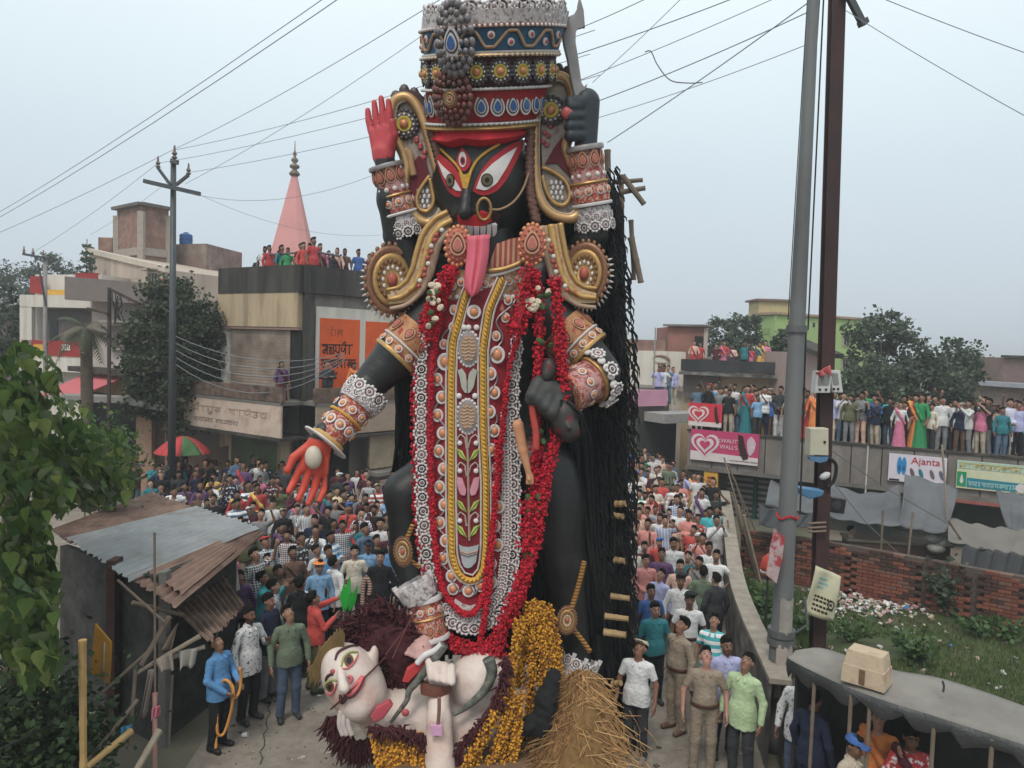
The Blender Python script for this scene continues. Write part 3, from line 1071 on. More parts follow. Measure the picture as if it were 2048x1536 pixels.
bo=1.25
mb=MB()
for a,b,s0,s1 in((cL,c0,-0.12,1.12),(c0,cR,-0.08,1.0)):
 panel(mb,a,b,s0,s1,zbalb,zbal,bo-0.14,bo)
bal=mb.obj('balcony_wall',M('balcony_brick',(0.115,0.072,0.058),var=0.35,scale=5,col2=(0.055,0.045,0.04),s2=1.6,t2=0.5,col3=(0.2,0.13,0.1),**stain),bd)
mb=MB()
for a,b,s0,s1 in((cL,c0,-0.1,1.1),(c0,cR,-0.06,1.0)):
 panel(mb,a,b,s0,s1,zbalb-0.12,zbalb-0.004,0.0,bo-0.02)
mb.obj('balcony_slab',CONC,bd)
sgn=panel(MB(),cL,c0,-0.12,1.1,zsig,zbalb-0.125,bo-0.10,bo-0.03).obj('faded_sign',M('faded_sign',(0.55,0.43,0.35),var=0.1,scale=2,rough=0.8,col2=(0.4,0.28,0.22),s2=2.5,t2=0.6),bd)
panel(MB(),c0,cR,-0.06,0.95,zsig+0.05,zbalb-0.125,bo-0.12,bo-0.04).obj('side_fascia',M('tan_plaster',(0.33,0.25,0.19),var=0.15,**stain),bd)
mb=MB()
for a,b,s0,s1 in((cL,c0,-0.14,1.12),(c0,cR,-0.06,0.95)):
 panel(mb,a,b,s0,s1,zsig-0.1,zsig-0.004,0.1,bo+0.06)
mb.obj('shop_canopy',CONC_DARK,bd)
wht=panel(MB(),c0,cR,0.10,0.985,zbal-0.6,zat(625,612,25.3),0.02,0.035).obj('painted_field',WHITEW,bd)
s1=panel(MB(),c0,cR,0.135,0.50,zbal-0.55,zat(628,635,25.3),0.037,0.045).obj('orange_sign',ORANGE,bd)
s2_=panel(MB(),c0,cR,0.555,0.97,zbal-0.55,zat(628,635,25.3)-0.03,0.037,0.045).obj('orange_sign',ORANGE,bd)
xd=(cR-c0).normalized()
xd.z=0
BENG='/opt/nothing'
def strokes(name,rows,parent,a,b,s0,s1,z0,z1,out,mat,wdt):
 """lettering from pen strokes: rows of polylines in unit squares"""
 mb=MB()
 d=(Vector(b[:2])-Vector(a[:2])).length
 for poly in rows:
  pts=[]
  for x,y in poly:
   p=along(a,b,s0+(s1-s0)*x,out)
   pts.append(Vector((p.x,p.y,z0+(z1-z0)*y)))
  for i in range(len(pts)-1):
   nn=along(a,b,0.5,1)-along(a,b,0.5,0)
   e=(pts[i+1]-pts[i]).normalized()*wdt*0.4
   mb.beam(pts[i]-e,pts[i+1]+e,wdt,0.004,upv=nn)
 return mb.obj(name,mat,parent)
def arc(cx,cy,rx,ry,a0,a1,n=7):
 return[(cx+rx*math.cos(math.radians(a0+(a1-a0)*i/n)),cy+ry*math.sin(math.radians(a0+(a1-a0)*i/n)))for i in range(n+1)]
def beng(seq,gap=0.0):
 """pen strokes of Bengali letters set side by side in 0..1; every letter hangs from the head line"""
 n=len(seq)
 W=1.0/n
 res=[]
 for i,ch in enumerate(seq):
  x=i*W
  g=lambda pts:res.append([(x+px*W,py)for px,py in pts])
  if ch!=' ':
   g([(-0.02,0.8),(1.02,0.8)])
  if ch=='a':
   g(arc(0.42,0.55,0.26,0.2,150,-120));g(arc(0.35,0.25,0.2,0.15,60,-200));g([(0.85,0.8),(0.85,0.05)]);g([(0.55,0.4),(0.85,0.35)])
  elif ch=='nn':
   g([(0.1,0.55),(0.45,0.6),(0.25,0.35),(0.55,0.3)]);g(arc(0.42,0.2,0.2,0.14,90,330));g([(0.85,0.8),(0.85,0.05)]);g([(0.45,0.55),(0.85,0.5)])
  elif ch=='p':
   g([(0.15,0.8),(0.3,0.45),(0.12,0.3),(0.8,0.1)]);g([(0.8,0.8),(0.8,0.02)]);g([(0.3,0.45),(0.55,0.8)])
  elif ch=='pu':
   g([(0.15,0.8),(0.3,0.45),(0.12,0.3),(0.8,0.1)]);g([(0.8,0.8),(0.8,0.02)]);g(arc(0.55,-0.12,0.22,0.1,20,250));g([(0.35,-0.2),(0.7,-0.3)])
  elif ch=='rn':
   g(arc(0.4,0.45,0.28,0.2,120,380));g([(0.85,0.8),(0.85,0.05)]);g([(0.4,0.95),(0.75,1.08),(0.85,0.9)])
  elif ch=='A':
   g([(0.5,0.8),(0.5,0.05)])
  elif ch=='I':
   g([(0.6,0.8),(0.6,0.05)]);g(arc(0.95,0.85,0.4,0.22,180,30))
  elif ch=='i2':
   g([(0.5,0.8),(0.5,0.05)]);g(arc(0.15,0.85,0.4,0.22,10,150))
  elif ch=='pr':
   g([(0.15,0.8),(0.3,0.45),(0.12,0.3),(0.8,0.1)]);g([(0.8,0.8),(0.8,0.02)]);g([(0.8,0.2),(0.2,0.0)])
  elif ch=='t':
   g(arc(0.5,0.4,0.32,0.3,95,400,10));g([(0.5,0.55),(0.5,0.8)])
  elif ch=='T':
   g(arc(0.45,0.38,0.3,0.28,70,330,9));g([(0.35,0.8),(0.35,0.62),(0.6,0.62)]);g(arc(0.5,0.98,0.25,0.12,180,20))
  elif ch=='O':
   g(arc(0.45,0.55,0.25,0.2,160,-100));g(arc(0.45,0.22,0.3,0.2,80,-190))
  elif ch=='y':
   g([(0.2,0.8),(0.2,0.45),(0.75,0.12)]);g([(0.8,0.8),(0.8,0.02)]);g(arc(0.4,0.55,0.2,0.15,180,0))
  elif ch=='m':
   g([(0.2,0.8),(0.2,0.2),(0.75,0.35)]);g([(0.8,0.8),(0.8,0.02)]);g(arc(0.2,0.2,0.1,0.1,0,330))
  elif ch=='k':
   g([(0.5,0.8),(0.5,0.05)]);g([(0.5,0.6),(0.1,0.35),(0.5,0.2)]);g(arc(0.68,0.45,0.2,0.18,160,-120))
  elif ch=='u':
   g(arc(0.45,0.45,0.28,0.25,100,330));g([(0.6,0.3),(0.9,0.1)]);g([(0.6,0.8),(0.62,0.4)])
 return res
zA=zat(628,635,25.3)
zB=zbal+0.02
hh=zA-zB
strokes('lettering',beng(['b' if 0 else 'T','A','k','y']),s1,c0,cR,0.23,0.34,zB+hh*0.73,zB+hh*0.86,0.047,M('worn_lettering',(0.25,0.06,0.03)),0.022)
strokes('lettering',beng(['a','nn','pu','rn','A']),s1,c0,cR,0.155,0.43,zB+hh*0.46,zB+hh*0.64,0.047,INK,0.05)
strokes('lettering',beng(['t','A','y','m','y','A','k','m']),s1,c0,cR,0.15,0.46,zB+hh*0.25,zB+hh*0.41,0.047,INK,0.045)
strokes('lettering',beng(['O','t','A','m','p','k']),s1,c0,cR,0.155,0.30,zB+hh*0.14,zB+hh*0.2,0.047,INK,0.015)
strokes('lettering',beng(['k','m','A']),s1,c0,cR,0.2,0.27,zB+hh*0.0,zB+hh*0.09,0.047,INK,0.025)
strokes('lettering',beng(['pr','I','t','I','T']),s2_,c0,cR,0.66,0.86,zB+hh*0.46,zB+hh*0.66,0.047,INK,0.05)
strokes('lettering',beng(['O',' ','T','A','u','p']),s2_,c0,cR,0.57,0.9,zB+hh*0.2,zB+hh*0.38,0.047,INK,0.05)
strokes('faded_lettering',beng(['m','A','pu','k',' ','y','A','rn','O','t']),sgn,cL,c0,0.0,0.95,zsig+0.55,zbalb-0.35,bo-0.027,M('faded_lettering',(0.36,0.24,0.19)),0.04)
strokes('faded_lettering',beng(['k','m','p','t','a','k','O',' ','k','y','u','m','p','t','k','O']),sgn,cL,c0,0.02,0.6,zsig+0.2,zsig+0.38,bo-0.027,M('dim_lettering',(0.2,0.14,0.12)),0.018)
panel(MB(),cL,c0,0.0,0.16,0.0,zsig-0.11,0.02,0.12).obj('pillar',CREAM,bd)
panel(MB(),cL,c0,0.75,0.9,0.0,zsig-0.11,0.02,0.12).obj('pillar',CREAM,bd)
panel(MB(),cL,c0,0.17,0.74,0.0,zsig-0.11,0.02,0.05).obj('green_roller_shutter',SHUTG,bd)
mb=MB()
z=0.1
while z<zsig-0.2:
 panel(mb,cL,c0,0.175,0.735,z,z+0.06,0.052,0.066)
 z+=0.12
mb.obj('shutter_ribs',SHUTG,bd)
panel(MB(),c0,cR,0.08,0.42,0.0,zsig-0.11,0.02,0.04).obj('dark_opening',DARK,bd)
cw=panel(MB(),c0,cR,0.45,1.02,1.3,zsig+0.0,0.9,1.0).obj('shop_wall',M('cream_shop',(0.36,0.28,0.2),var=0.15,col2=(0.25,0.19,0.13),s2=1.0,t2=0.6,**stain),bd)
panel(MB(),c0,cR,0.42,1.04,1.13,1.25,0.5,1.6).obj('shop_ledge',CONC,bd)
panel(MB(),c0,cR,0.45,1.02,0.0,1.12,0.85,1.0).obj('shop_base',GREYW,bd)
bn=panel(MB(),c0,cR,0.44,0.70,0.35,1.0,1.62,1.66).obj('paper_banner',M('paper_banner',(0.34,0.25,0.23),var=0.3,scale=4,col2=(0.12,0.08,0.08),s2=4,t2=0.6),bd)
ra=along(cL,c0,0.5,-0.6)
rb=along(c0,cR,0.55,-0.6)
mb=MB()
for p in(along(cL,c0,0.35,-0.5),along(cL,c0,0.95,-0.5),along(c0,cR,0.4,-0.5)):
 mb.tube([Vector((p.x,p.y,ztop-0.8)),Vector((p.x,p.y,ztop+0.55))],0.03,6)
p1,p2,p3=along(cL,c0,0.30,-0.5),along(cL,c0,0.98,-0.5),along(c0,cR,0.45,-0.5)
for zz in(0.5,):
 mb.tube([Vector((p.x,p.y,ztop+zz))for p in(p1,p2,p3)],0.035,6)
mb.obj('roof_railing',RAILM,bd)
# ---- pink temple spire behind it
tb=P(585,545,46)
tp=P(589,352,46)
tf=P(589,300,46)
tt=thing('temple','pink plastered temple with tall tapering spire and stacked finial','temple',(tb.x,tb.y,0))
hw=1.55
rid=MB()
zb_,zt_=tb.z-0.6,tp.z
vs,fs=[],[]
ring=[(-1,-0.55),(-0.55,-0.9),(0.55,-0.9),(1,-0.55),(1,0.55),(0.55,0.9),(-0.55,0.9),(-1,0.55)]
NN=8
for i in range(NN+1):
 t=i/NN
 w=hw*(1-0.90*t**0.97)
 for x,y in ring:
  vs.append((tb.x+(tp.x-tb.x)*t+x*w,tb.y+y*w,zb_+(zt_-zb_)*t))
for i in range(NN):
 for j in range(8):
  fs.append((i*8+j,i*8+(j+1)%8,i*8+8+(j+1)%8,i*8+8+j))
fs.append(tuple(range(NN*8,NN*8+8)))
rid.add(vs,fs)
PSP=M('spire_pink',(0.58,0.27,0.26),rough=0.8,var=0.08,scale=0.8)
rid.obj('spire',PSP,tt)
mb=MB()
mb.lathe([(0.25,zt_),(0.34,zt_+0.12),(0.2,zt_+0.3),(0.12,zt_+0.4),(0.3,zt_+0.5),(0.3,zt_+0.62),(0.08,zt_+0.75),(0.22,zt_+0.9),(0.2,zt_+1.0),(0.06,zt_+1.15),(0.13,zt_+1.3),(0.04,zt_+1.5),(0.02,zt_+2.1)],(tp.x,tp.y,0),12)
mb.obj('finial',M('old_brass',(0.16,0.13,0.09),rough=0.5,metal=0.4),tt,smooth=True)
MB().box((tb.x,tb.y,zb_/2),(4.2,3.6,zb_)).obj('sanctum',PSP,tt)
# ---- the red and white house, the long grey-roofed house and the brick tower at the left
a,b=P(62,700,34),P(196,700,33)
hs=thing('red_white_house','white house front with dark red and yellow painted panels and open verandah','house',(a.x,a.y,0))
z_=lambda y,Y=33.5,x=130:zat(x,y,Y)
MB().plan([(a.x,a.y+0.3),(b.x,b.y+0.3),(b.x+1,b.y+7),(a.x-1,a.y+8)],0,z_(548)).obj('wall',WHITEW,hs)
panel(MB(),a,b,0.0,0.2,z_(588),z_(553),0.0,0.05).obj('red_panel',REDP,hs)
panel(MB(),a,b,0.68,1.0,z_(588),z_(546),0.0,0.05).obj('red_panel',REDP,hs)
panel(MB(),a,b,0.76,0.88,z_(583),z_(560),0.052,0.08).obj('white_tile',WHITEW,hs)
panel(MB(),a,b,0.22,0.66,z_(590),z_(580),0.0,0.07).obj('yellow_band',YELP,hs)
panel(MB(),a,b,-0.02,1.02,z_(616),z_(592),-0.1,0.5).obj('verandah_beam',WHITEW,hs)
panel(MB(),a,b,0.2,0.98,z_(683),z_(618),0.0,0.02).obj('verandah_shade_panel',M('verandah_shade',(0.1,0.09,0.085),var=0.3),hs)  # flat dark panel, the verandah's shade put into its colour
panel(MB(),a,b,-0.02,0.16,z_(745),z_(617),0.3,0.5).obj('column',WHITEW,hs)
panel(MB(),a,b,0.0,0.98,z_(712),z_(682),0.35,0.5).obj('red_balustrade',REDP,hs)
panel(MB(),a,b,0.05,0.14,z_(702),z_(688),0.502,0.54).obj('white_tile',WHITEW,hs)
panel(MB(),a,b,0.62,0.74,z_(700),z_(688),0.502,0.54).obj('white_tile',WHITEW,hs)
panel(MB(),a,b,0.2,0.34,z_(715),z_(690),0.502,0.54).obj('yellow_panel',YELP,hs)
panel(MB(),a,b,0.0,1.05,z_(742),z_(714),0.2,0.6).obj('floor_edge',WHITEW,hs)
panel(MB(),a,b,0.3,0.42,z_(683),z_(640),0.022,0.06).obj('window_panel',GLASSD,hs)
a,b=P(178,700,31),P(352,700,27.5)
lh=thing('grey_house','grey plastered two storey house with wide parapet band and brown shuttered window','house',(a.x,a.y,0))
q=lambda px,y:zat(px,y,31+(27.5-31)*(px-178)/174)
MB().plan([(a.x,a.y+0.2),(b.x,b.y+0.2),(b.x+3,b.y+8),(a.x+1,a.y+9)],0,q(230,600)).obj('wall',M('pinkgrey_wall',(0.44,0.37,0.34),var=0.15,scale=1.0,**stain),lh)
mb=MB()
p,r_=along(a,b,-0.02,0.9),along(a,b,1.02,0.9)
p2,r2=along(a,b,-0.02,-0.1),along(a,b,1.02,-0.1)
zA_,zB_=q(190,602),q(190,556)
zC_,zD_=q(340,612),q(340,572)
mb.add([(p.x,p.y,zA_),(r_.x,r_.y,zC_),(r_.x,r_.y,zD_),(p.x,p.y,zB_),(p2.x,p2.y,zA_),(r2.x,r2.y,zC_),(r2.x,r2.y,zD_),(p2.x,p2.y,zB_)],[(0,1,2,3),(4,7,6,5),(0,4,5,1),(3,2,6,7),(0,3,7,4),(1,5,6,2)])
mb.obj('parapet_band',M('taupe_band',(0.19,0.155,0.145),var=0.12,scale=1.2,rough=0.95),lh)
window(lh,a,b,0.27,0.58,q(250,697),q(250,652),M('brown_board',(0.17,0.13,0.125),var=0.15),FRAMEW,bars=2)
panel(MB(),a,b,-0.05,1.0,q(250,748),q(250,738),0.0,0.7).obj('floor_slab',CONC_DARK,lh)
panel(MB(),a,b,-0.05,0.95,0,q(250,750),0.0,0.12).obj('lower_wall',CREAM,lh)
panel(MB(),a,b,0.05,0.4,0.4,q(250,790),0.122,0.14).obj('shop_opening',DARK,lh)
aw=MB()
p,r_=along(a,b,0.02,0.2),along(a,b,0.5,0.2)
p2,r2=along(a,b,0.02,1.9),along(a,b,0.52,1.9)
aw.prism([(p.x,p.y,q(220,752)),(r_.x,r_.y,q(220,752)),(r2.x,r2.y,q(240,786)),(p2.x,p2.y,q(210,790))],(0,0,0.05))
aw.obj('red_awning',M('red_awning',(0.5,0.13,0.14),var=0.12,rough=0.9),lh)
a,b=P(178,600,38),P(335,600,33)
uh=thing('beige_house','beige house with sloping parapet line and brick stair tower on its roof','house',(a.x,a.y,0))
q=lambda px,y:zat(px,y,38-5*(px-178)/157)
mb=MB()
zl,zr=q(182,500),q(330,540)
A3,B3=Vector((a.x,a.y,0)),Vector((b.x,b.y,0))
dB=Vector((2.5,6,0))
mb.add([A3,B3,B3+dB,A3+dB,(a.x,a.y,zl),(b.x,b.y,zr),(b.x+2.5,b.y+6,zr),(a.x+2.5,a.y+6,zl)],[(0,1,5,4),(1,2,6,5),(2,3,7,6),(3,0,4,7),(4,5,6,7)])
mb.obj('wall',M('beige_plaster',(0.42,0.345,0.285),var=0.12,scale=1,col2=(0.3,0.25,0.21),s2=0.7,t2=0.62,stretch=(2,2,0.4),**stain),uh)
mb=MB()
pp=[along(a,b,-0.02,0.12),along(a,b,1.0,0.12),along(a,b,1.0,-0.2),along(a,b,-0.02,-0.2)]
zz=[zl,zr,zr,zl]
mb.add([(p.x,p.y,z-0.12)for p,z in zip(pp,zz)]+[(p.x,p.y,z+0.13)for p,z in zip(pp,zz)],[(0,1,2,3),(4,5,6,7),(0,1,5,4),(1,2,6,5),(2,3,7,6),(3,0,4,7)])
mb.obj('parapet_edge',M('parapet_edge',(0.5,0.43,0.36),var=0.1),uh)
window(uh,a,b,0.79,0.9,q(310,570),q(310,547),GLASSD,FRAMEW,bars=3)
window(uh,a,b,0.02,0.08,q(190,552),q(190,522),GLASSD,FRAMEW,bars=1)
panel(MB(),a,b,0.92,1.0,q(330,580),q(330,558),0.0,0.05).obj('red_panel',REDP,uh)
a,c,b=P(234,480,41),P(283,480,39.2),P(337,480,40.5)
tw=thing('stair_tower','unplastered brick stair tower with concrete corner columns above the beige house','tower',(c.x,c.y,0))
zt=zat(283,411,39.2)
zb_=zat(283,545,39.2)
MB().plan([(a.x,a.y),(c.x,c.y),(b.x,b.y),(b.x+a.x-c.x,b.y+a.y-c.y+1.5)],0,zt).obj('brick_wall_body',BRICKF,tw)
mb=MB()
CF=M('concrete_frame',(0.34,0.29,0.25),var=0.15,**stain)
for p,o in((a,0.0),(c,0.0),(b,0.0)):
 mb.box((p.x,p.y-0.02,(zb_+zt)/2-0.6),(0.3,0.26,zt-zb_+0.6))
for z in(zat(283,502,39.2),):
 panel(mb,a,c,0,1,z-0.2,z+0.2,-0.1,0.1)
 panel(mb,c,b,0,1,z-0.2,z+0.2,-0.1,0.1)
mb.obj('concrete_frame',CF,tw)
mb=MB()
panel(mb,a,c,-0.06,1.04,zt+0.003,zt+0.16,-0.3,0.25)
panel(mb,c,b,-0.04,1.04,zt+0.003,zt+0.163,-0.3,0.25)
mb.obj('roof_lip',M('tower_lip',(0.13,0.11,0.1)),tw)
p=P(218,500,41.5)
MB().box((p.x,p.y,zat(218,498,41.5)),(0.75,0.8,zat(218,466,41.5)-zat(218,508,41.5))).obj('brick_chimney',BRICKF,tw)
a,b=P(337,520,42),P(412,520,41)
rb_=thing('back_brick_block','far brick block with water stained upper storey beneath the blue tank','building',(a.x,a.y,0))
MB().plan([(a.x,a.y),(b.x,b.y),(b.x+0.5,b.y+4),(a.x,a.y+4)],0,zat(375,488,41.5)).obj('wall',M('purple_brick',(0.2,0.14,0.12),var=0.25,scale=2.5,col2=(0.3,0.24,0.21),s2=0.8,t2=0.6,**stain),rb_)
panel(MB(),a,b,-0.02,1.2,zat(375,556,41.5),zat(375,549,41.5),0.0,0.9).obj('blue_tin_edge',M('blue_tin',(0.1,0.17,0.27)),rb_)
p=P(372,489,42)
tk=thing('water_tank','round blue plastic water tank on the far brick roof','tank',tuple(p))
MB().lathe([(0.34,0.0),(0.34,0.5),(0.31,0.55),(0.13,0.62),(0.13,0.66)],tuple(p),16).obj('tank_body',M('tank_blue',(0.02,0.09,0.25),rough=0.5),tk)
MB().lathe([(0.352,0.22),(0.352,0.26)],tuple(p),16).obj('rib',M('tank_rib',(0.02,0.07,0.2)),tk)
a,b=P(-60,700,40),P(62,700,39)
ls=thing('tin_roof_house','low house with grey tin roof beyond the trees at the road end','house',(a.x,a.y,0))
MB().plan([(a.x,a.y),(b.x,b.y),(b.x,b.y+5),(a.x,a.y+5)],0,zat(30,610,39.5)).obj('wall',M('shed_wall',(0.12,0.1,0.095),var=0.3,col2=(0.2,0.15,0.13),s2=0.8),ls)
p=[along(a,b,-0.05,0.7),along(a,b,1.03,0.7),along(a,b,1.03,-3),along(a,b,-0.05,-3)]
mb=MB()
mb.add([(v.x,v.y,z)for v,z in zip(p,[zat(30,614,39.5)]*2+[zat(30,590,39.5)]*2)]+[(v.x,v.y,z+0.06)for v,z in zip(p,[zat(30,614,39.5)]*2+[zat(30,590,39.5)]*2)],[(0,1,2,3),(4,5,6,7),(0,1,5,4),(1,2,6,5),(2,3,7,6),(3,0,4,7)])
mb.obj('roof',M('grey_tin',(0.2,0.19,0.19),rough=0.6),ls)
# ---- long flat-roofed shop row at the right
sA,sB=P(1378,860,26.2),P(2110,930,21.0)
ZR=zat(1500,873,25.3)
shp=thing('shop_row','long single storey row of shops with grey panelled fascia and crowd on its flat roof','building',(sA.x+2,sA.y,0))
sC,sD=Vector((sB.x+1.6,sB.y+6.5,0)),Vector((sA.x+1.8,sA.y+7.5,0))
MB().plan([(sA.x+0.3,sA.y+1.2),(sB.x,sB.y+1.2),(sC.x,sC.y),(sD.x,sD.y)],0,ZR-0.3).obj('wall',M('shop_back',(0.09,0.08,0.075),var=0.3),shp)
MB().plan([(sA.x,sA.y),(sB.x,sB.y),(sC.x,sC.y),(sD.x,sD.y)],ZR-0.25,ZR).obj('roof_deck',CONC,shp)
FZ0,FZ1=zat(1560,950,25.0),ZR+0.04
Ltot=(Vector(sB[:2])-Vector(sA[:2])).length
npan=12
FASC=M('fascia_panel',(0.215,0.19,0.175),rough=1,var=0.25,scale=1.5,bump=0.3,col2=(0.13,0.115,0.105),s2=1.0,t2=0.58,stretch=(1.5,1.5,0.6))
for i in range(npan):
 s0,s1q=i/npan+0.0015,(i+1)/npan-0.0015
 panel(MB(),sA,sB,s0,s1q,FZ0+0.06,FZ1,0.003,0.1).obj('fascia_panel',FASC,shp)
panel(MB(),sA,sB,-0.003,1,FZ0-0.06,FZ0+0.055,0.003,0.16).obj('fascia_sill',CONC,shp)
panel(MB(),sA,sB,-0.003,1,FZ1+0.003,FZ1+0.06,-0.1,0.15).obj('roof_kerb',CONC_DARK,shp)
panel(MB(),sA,sB,0.005,0.03,0,FZ0-0.07,-0.15,0.05).obj('pillar',CONC_DARK,shp)
pl=panel(MB(),sA,sB,0.06,0.105,0,FZ0-0.07,-0.05,0.12).obj('yellow_pillar',YELP,shp)
strokes('lettering',[[(0.2,y),(0.8,y+0.02)]for y in(0.9,0.8,0.68,0.56,0.45,0.33,0.2)]+[[(0.3,y),(0.6,y+0.06),(0.75,y-0.03)]for y in(0.86,0.74,0.62,0.5,0.38,0.26)],pl,sA,sB,0.065,0.1,0.3,FZ0-0.15,0.124,M('red_lettering',(0.4,0.05,0.02)),0.05)
for s0,s1q in((0.115,0.2),(0.215,0.3)):
 sh_=panel(MB(),sA,sB,s0,s1q,0,FZ0-0.1,-0.95,-0.9).obj('roller_shutter',M('dark_shutter',(0.06,0.058,0.055)),shp)
 mb=MB()
 z=0.1
 while z<FZ0-0.2:
  panel(mb,sA,sB,s0,s1q,z,z+0.09,-0.897,-0.86)
  z+=0.2
 mb.obj('shutter_slats',M('slat_grey',(0.21,0.195,0.185),rough=0.7),sh_)
panel(MB(),sA,sB,0.202,0.213,0,FZ0-0.1,-0.95,-0.8).obj('green_post',M('green_post',(0.02,0.075,0.05)),shp)
panel(MB(),sA,sB,0.3,1.0,0,FZ0-0.1,-1.0,-0.95).obj('shop_front',M('shop_front',(0.035,0.05,0.045),var=0.4,scale=0.7,col2=(0.09,0.08,0.065),s2=0.6),shp)
panel(MB(),sA,sB,0.72,1.0,FZ0-0.14,FZ0-0.065,0.1,0.3).obj('red_ledge',M('red_ledge',(0.27,0.09,0.08)),shp)
mb=MB()
for sx_,dz in((0.545,1.9),(0.86,0.0)):
 p=along(sA,sB,sx_,0.14)
 if dz:
  mb.tube([Vector((p.x,p.y,FZ1+0.02)),Vector((p.x,p.y,FZ0-0.9))],0.025,6)
mb.obj('drain_pipe',M('white_pipe',(0.5,0.47,0.43)),shp)
def sign_board(name,label,s0,s1,z0,z1,out,mat,lean=0.0):
 c=along(sA,sB,(s0+s1)/2,out)
 t=thing(name,label,'sign',(c.x,c.y,z0))
 return t,panel(MB(),sA,sB,s0,s1,z0,z1,out,out+0.04).obj('board',mat,t)
def sfrac(px,Y=24):
 """fraction along the shop front seen at pixel column px"""
 d=P(px,880,1.0)
 k=d.x/d.y
 ax,ay,bx,by=sA.x,sA.y,sB.x,sB.y
 return(ax-k*ay)/((ax-k*ay)-(bx-k*by))
def heart(cx,cy,r,n=26):
 pts=[]
 for i in range(n):
  t=2*math.pi*i/n
  x=16*math.sin(t)**3/16
  y=(13*math.cos(t)-5*math.cos(2*t)-2*math.cos(3*t)-math.cos(4*t))/14
  pts.append((cx+r*x*1.15,cy+r*y))
 return pts
def board_poly(pts,s0,s1,z0,z1,out,th=0.006):
 a2,b2=along(sA,sB,s0,out),along(sA,sB,s1,out)
 nn=(along(sA,sB,s0,out+1)-a2)
 mb=MB()
 mb.prism([Vector((a2.x+(b2.x-a2.x)*x,a2.y+(b2.y-a2.y)*x,z0+(z1-z0)*y))for x,y in pts],nn*th)
 return mb
SIGNP=M('sign_pink',(0.47,0.05,0.14),rough=0.6,var=0.08)
SIGNR=M('sign_red',(0.55,0.035,0.06),rough=0.6,var=0.08)
SIGNW=M('sign_white',(0.62,0.55,0.54),rough=0.6,var=0.08)
CHOC=M('choc',(0.035,0.016,0.014),rough=0.6)
def ice_sign(label,x0,x1,z0,z1,out,red,words):
 f0,f1=sfrac(x0),sfrac(x1)
 t,bdq=sign_board('ice_cream_sign',label,f0,f1,z0,z1,out,SIGNR if red else SIGNP)
 o=out+0.042
 board_poly([(0.003,0.005),(0.997,0.005),(0.997,0.24 if not red else 0.2),(0.003,0.3 if not red else 0.2)],f0,f1,z0,z1,o).obj('white_band',SIGNW,bdq)
 asp=((f1-f0)*Ltot)/(z1-z0)
 cx=0.22 if not red else 0.3
 k=0.40
 for i,(r,m_)in enumerate(((1.0,SIGNW),(0.8,SIGNP if not red else SIGNR),(0.62,SIGNW),(0.38,SIGNP if not red else SIGNR))):
  pts=[(cx+(x-0)/asp*k,0.53+y*k)for x,y in heart(0,0,r)]
  board_poly(pts,f0,f1,z0,z1,o+0.008+0.007*i).obj('heart_emblem',m_,bdq)
 a2,b2=along(sA,sB,f0,o+0.01),along(sA,sB,f1,o+0.01)
 xdv=(b2-a2).normalized()
 if words:
  for wd,yy in(('KWALITY',0.70),("WALL'S",0.50)):
   text_mesh('lettering',wd,0.17*(z1-z0),SIGNW,bdq,a2.lerp(b2,0.57)+Vector((0,0,z0+yy*(z1-z0))),xdv,(0,0,1))
  text_mesh('lettering','Ice Cream & Frozen Dessert',0.075*(z1-z0),CHOC,bdq,a2.lerp(b2,0.8)+Vector((0,0,z0+0.1*(z1-z0))),xdv,(0,0,1))
 x=0.8 if words else 0.87
 board_poly([(x-0.1,0.95 if words else 0.85),(x-0.03,0.9),(x+0.01,0.55),(x+0.06,0.2),(x-0.01,0.14),(x-0.06,0.3),(x-0.09,0.6)],f0,f1,z0,z1,o+0.012).obj('chocolate_bar_picture',CHOC,bdq)
 if words:
  board_poly([(x+0.04,0.8),(x+0.09,0.92),(x+0.13,0.82),(x+0.16,0.7),(x+0.14,0.45),(x+0.08,0.28),(x+0.05,0.4),(x+0.03,0.65)],f0,f1,z0,z1,o+0.015).obj('flower_picture',M('pale_flower',(0.55,0.42,0.47)),bdq)
 return t
Ys=25.9
ice_sign('long pink ice cream banner with white heart emblem below the roof edge',1385,1521,zat(1450,921,Ys),zat(1450,860,Ys),0.17,False,True)
ice_sign('short red ice cream board with heart emblem standing on the shop roof',1377,1443,zat(1410,852,26),zat(1410,806,26),0.07,True,False)
f0,f1=sfrac(1781),sfrac(1897)
z0,z1=zat(1838,962,22.9),zat(1838,908,22.9)
t,bdq=sign_board('footwear_sign','white footwear sign with red lettering and blue slippers below the roof edge',f0,f1,z0,z1,0.17,M('sign_lilac',(0.62,0.56,0.62),rough=0.6,var=0.06))
a2,b2=along(sA,sB,f0,0.22),along(sA,sB,f1,0.22)
xdv=(b2-a2).normalized()
text_mesh('lettering','Ajanta',0.36*(z1-z0),M('ajanta_red',(0.42,0.02,0.03)),bdq,a2.lerp(b2,0.64)+Vector((0,0,z0+0.8*(z1-z0))),xdv,(0,0,1))
def blob(cx,cy,rx,ry,rot=0,n=14):
 c_,s_=math.cos(rot),math.sin(rot)
 return[(cx+rx*math.cos(2*math.pi*i/n)*c_-ry*math.sin(2*math.pi*i/n)*s_*0.5,cy+rx*math.cos(2*math.pi*i/n)*s_*2+ry*math.sin(2*math.pi*i/n)*c_)for i in range(n)]
BLU=M('slipper_blue',(0.03,0.23,0.5))
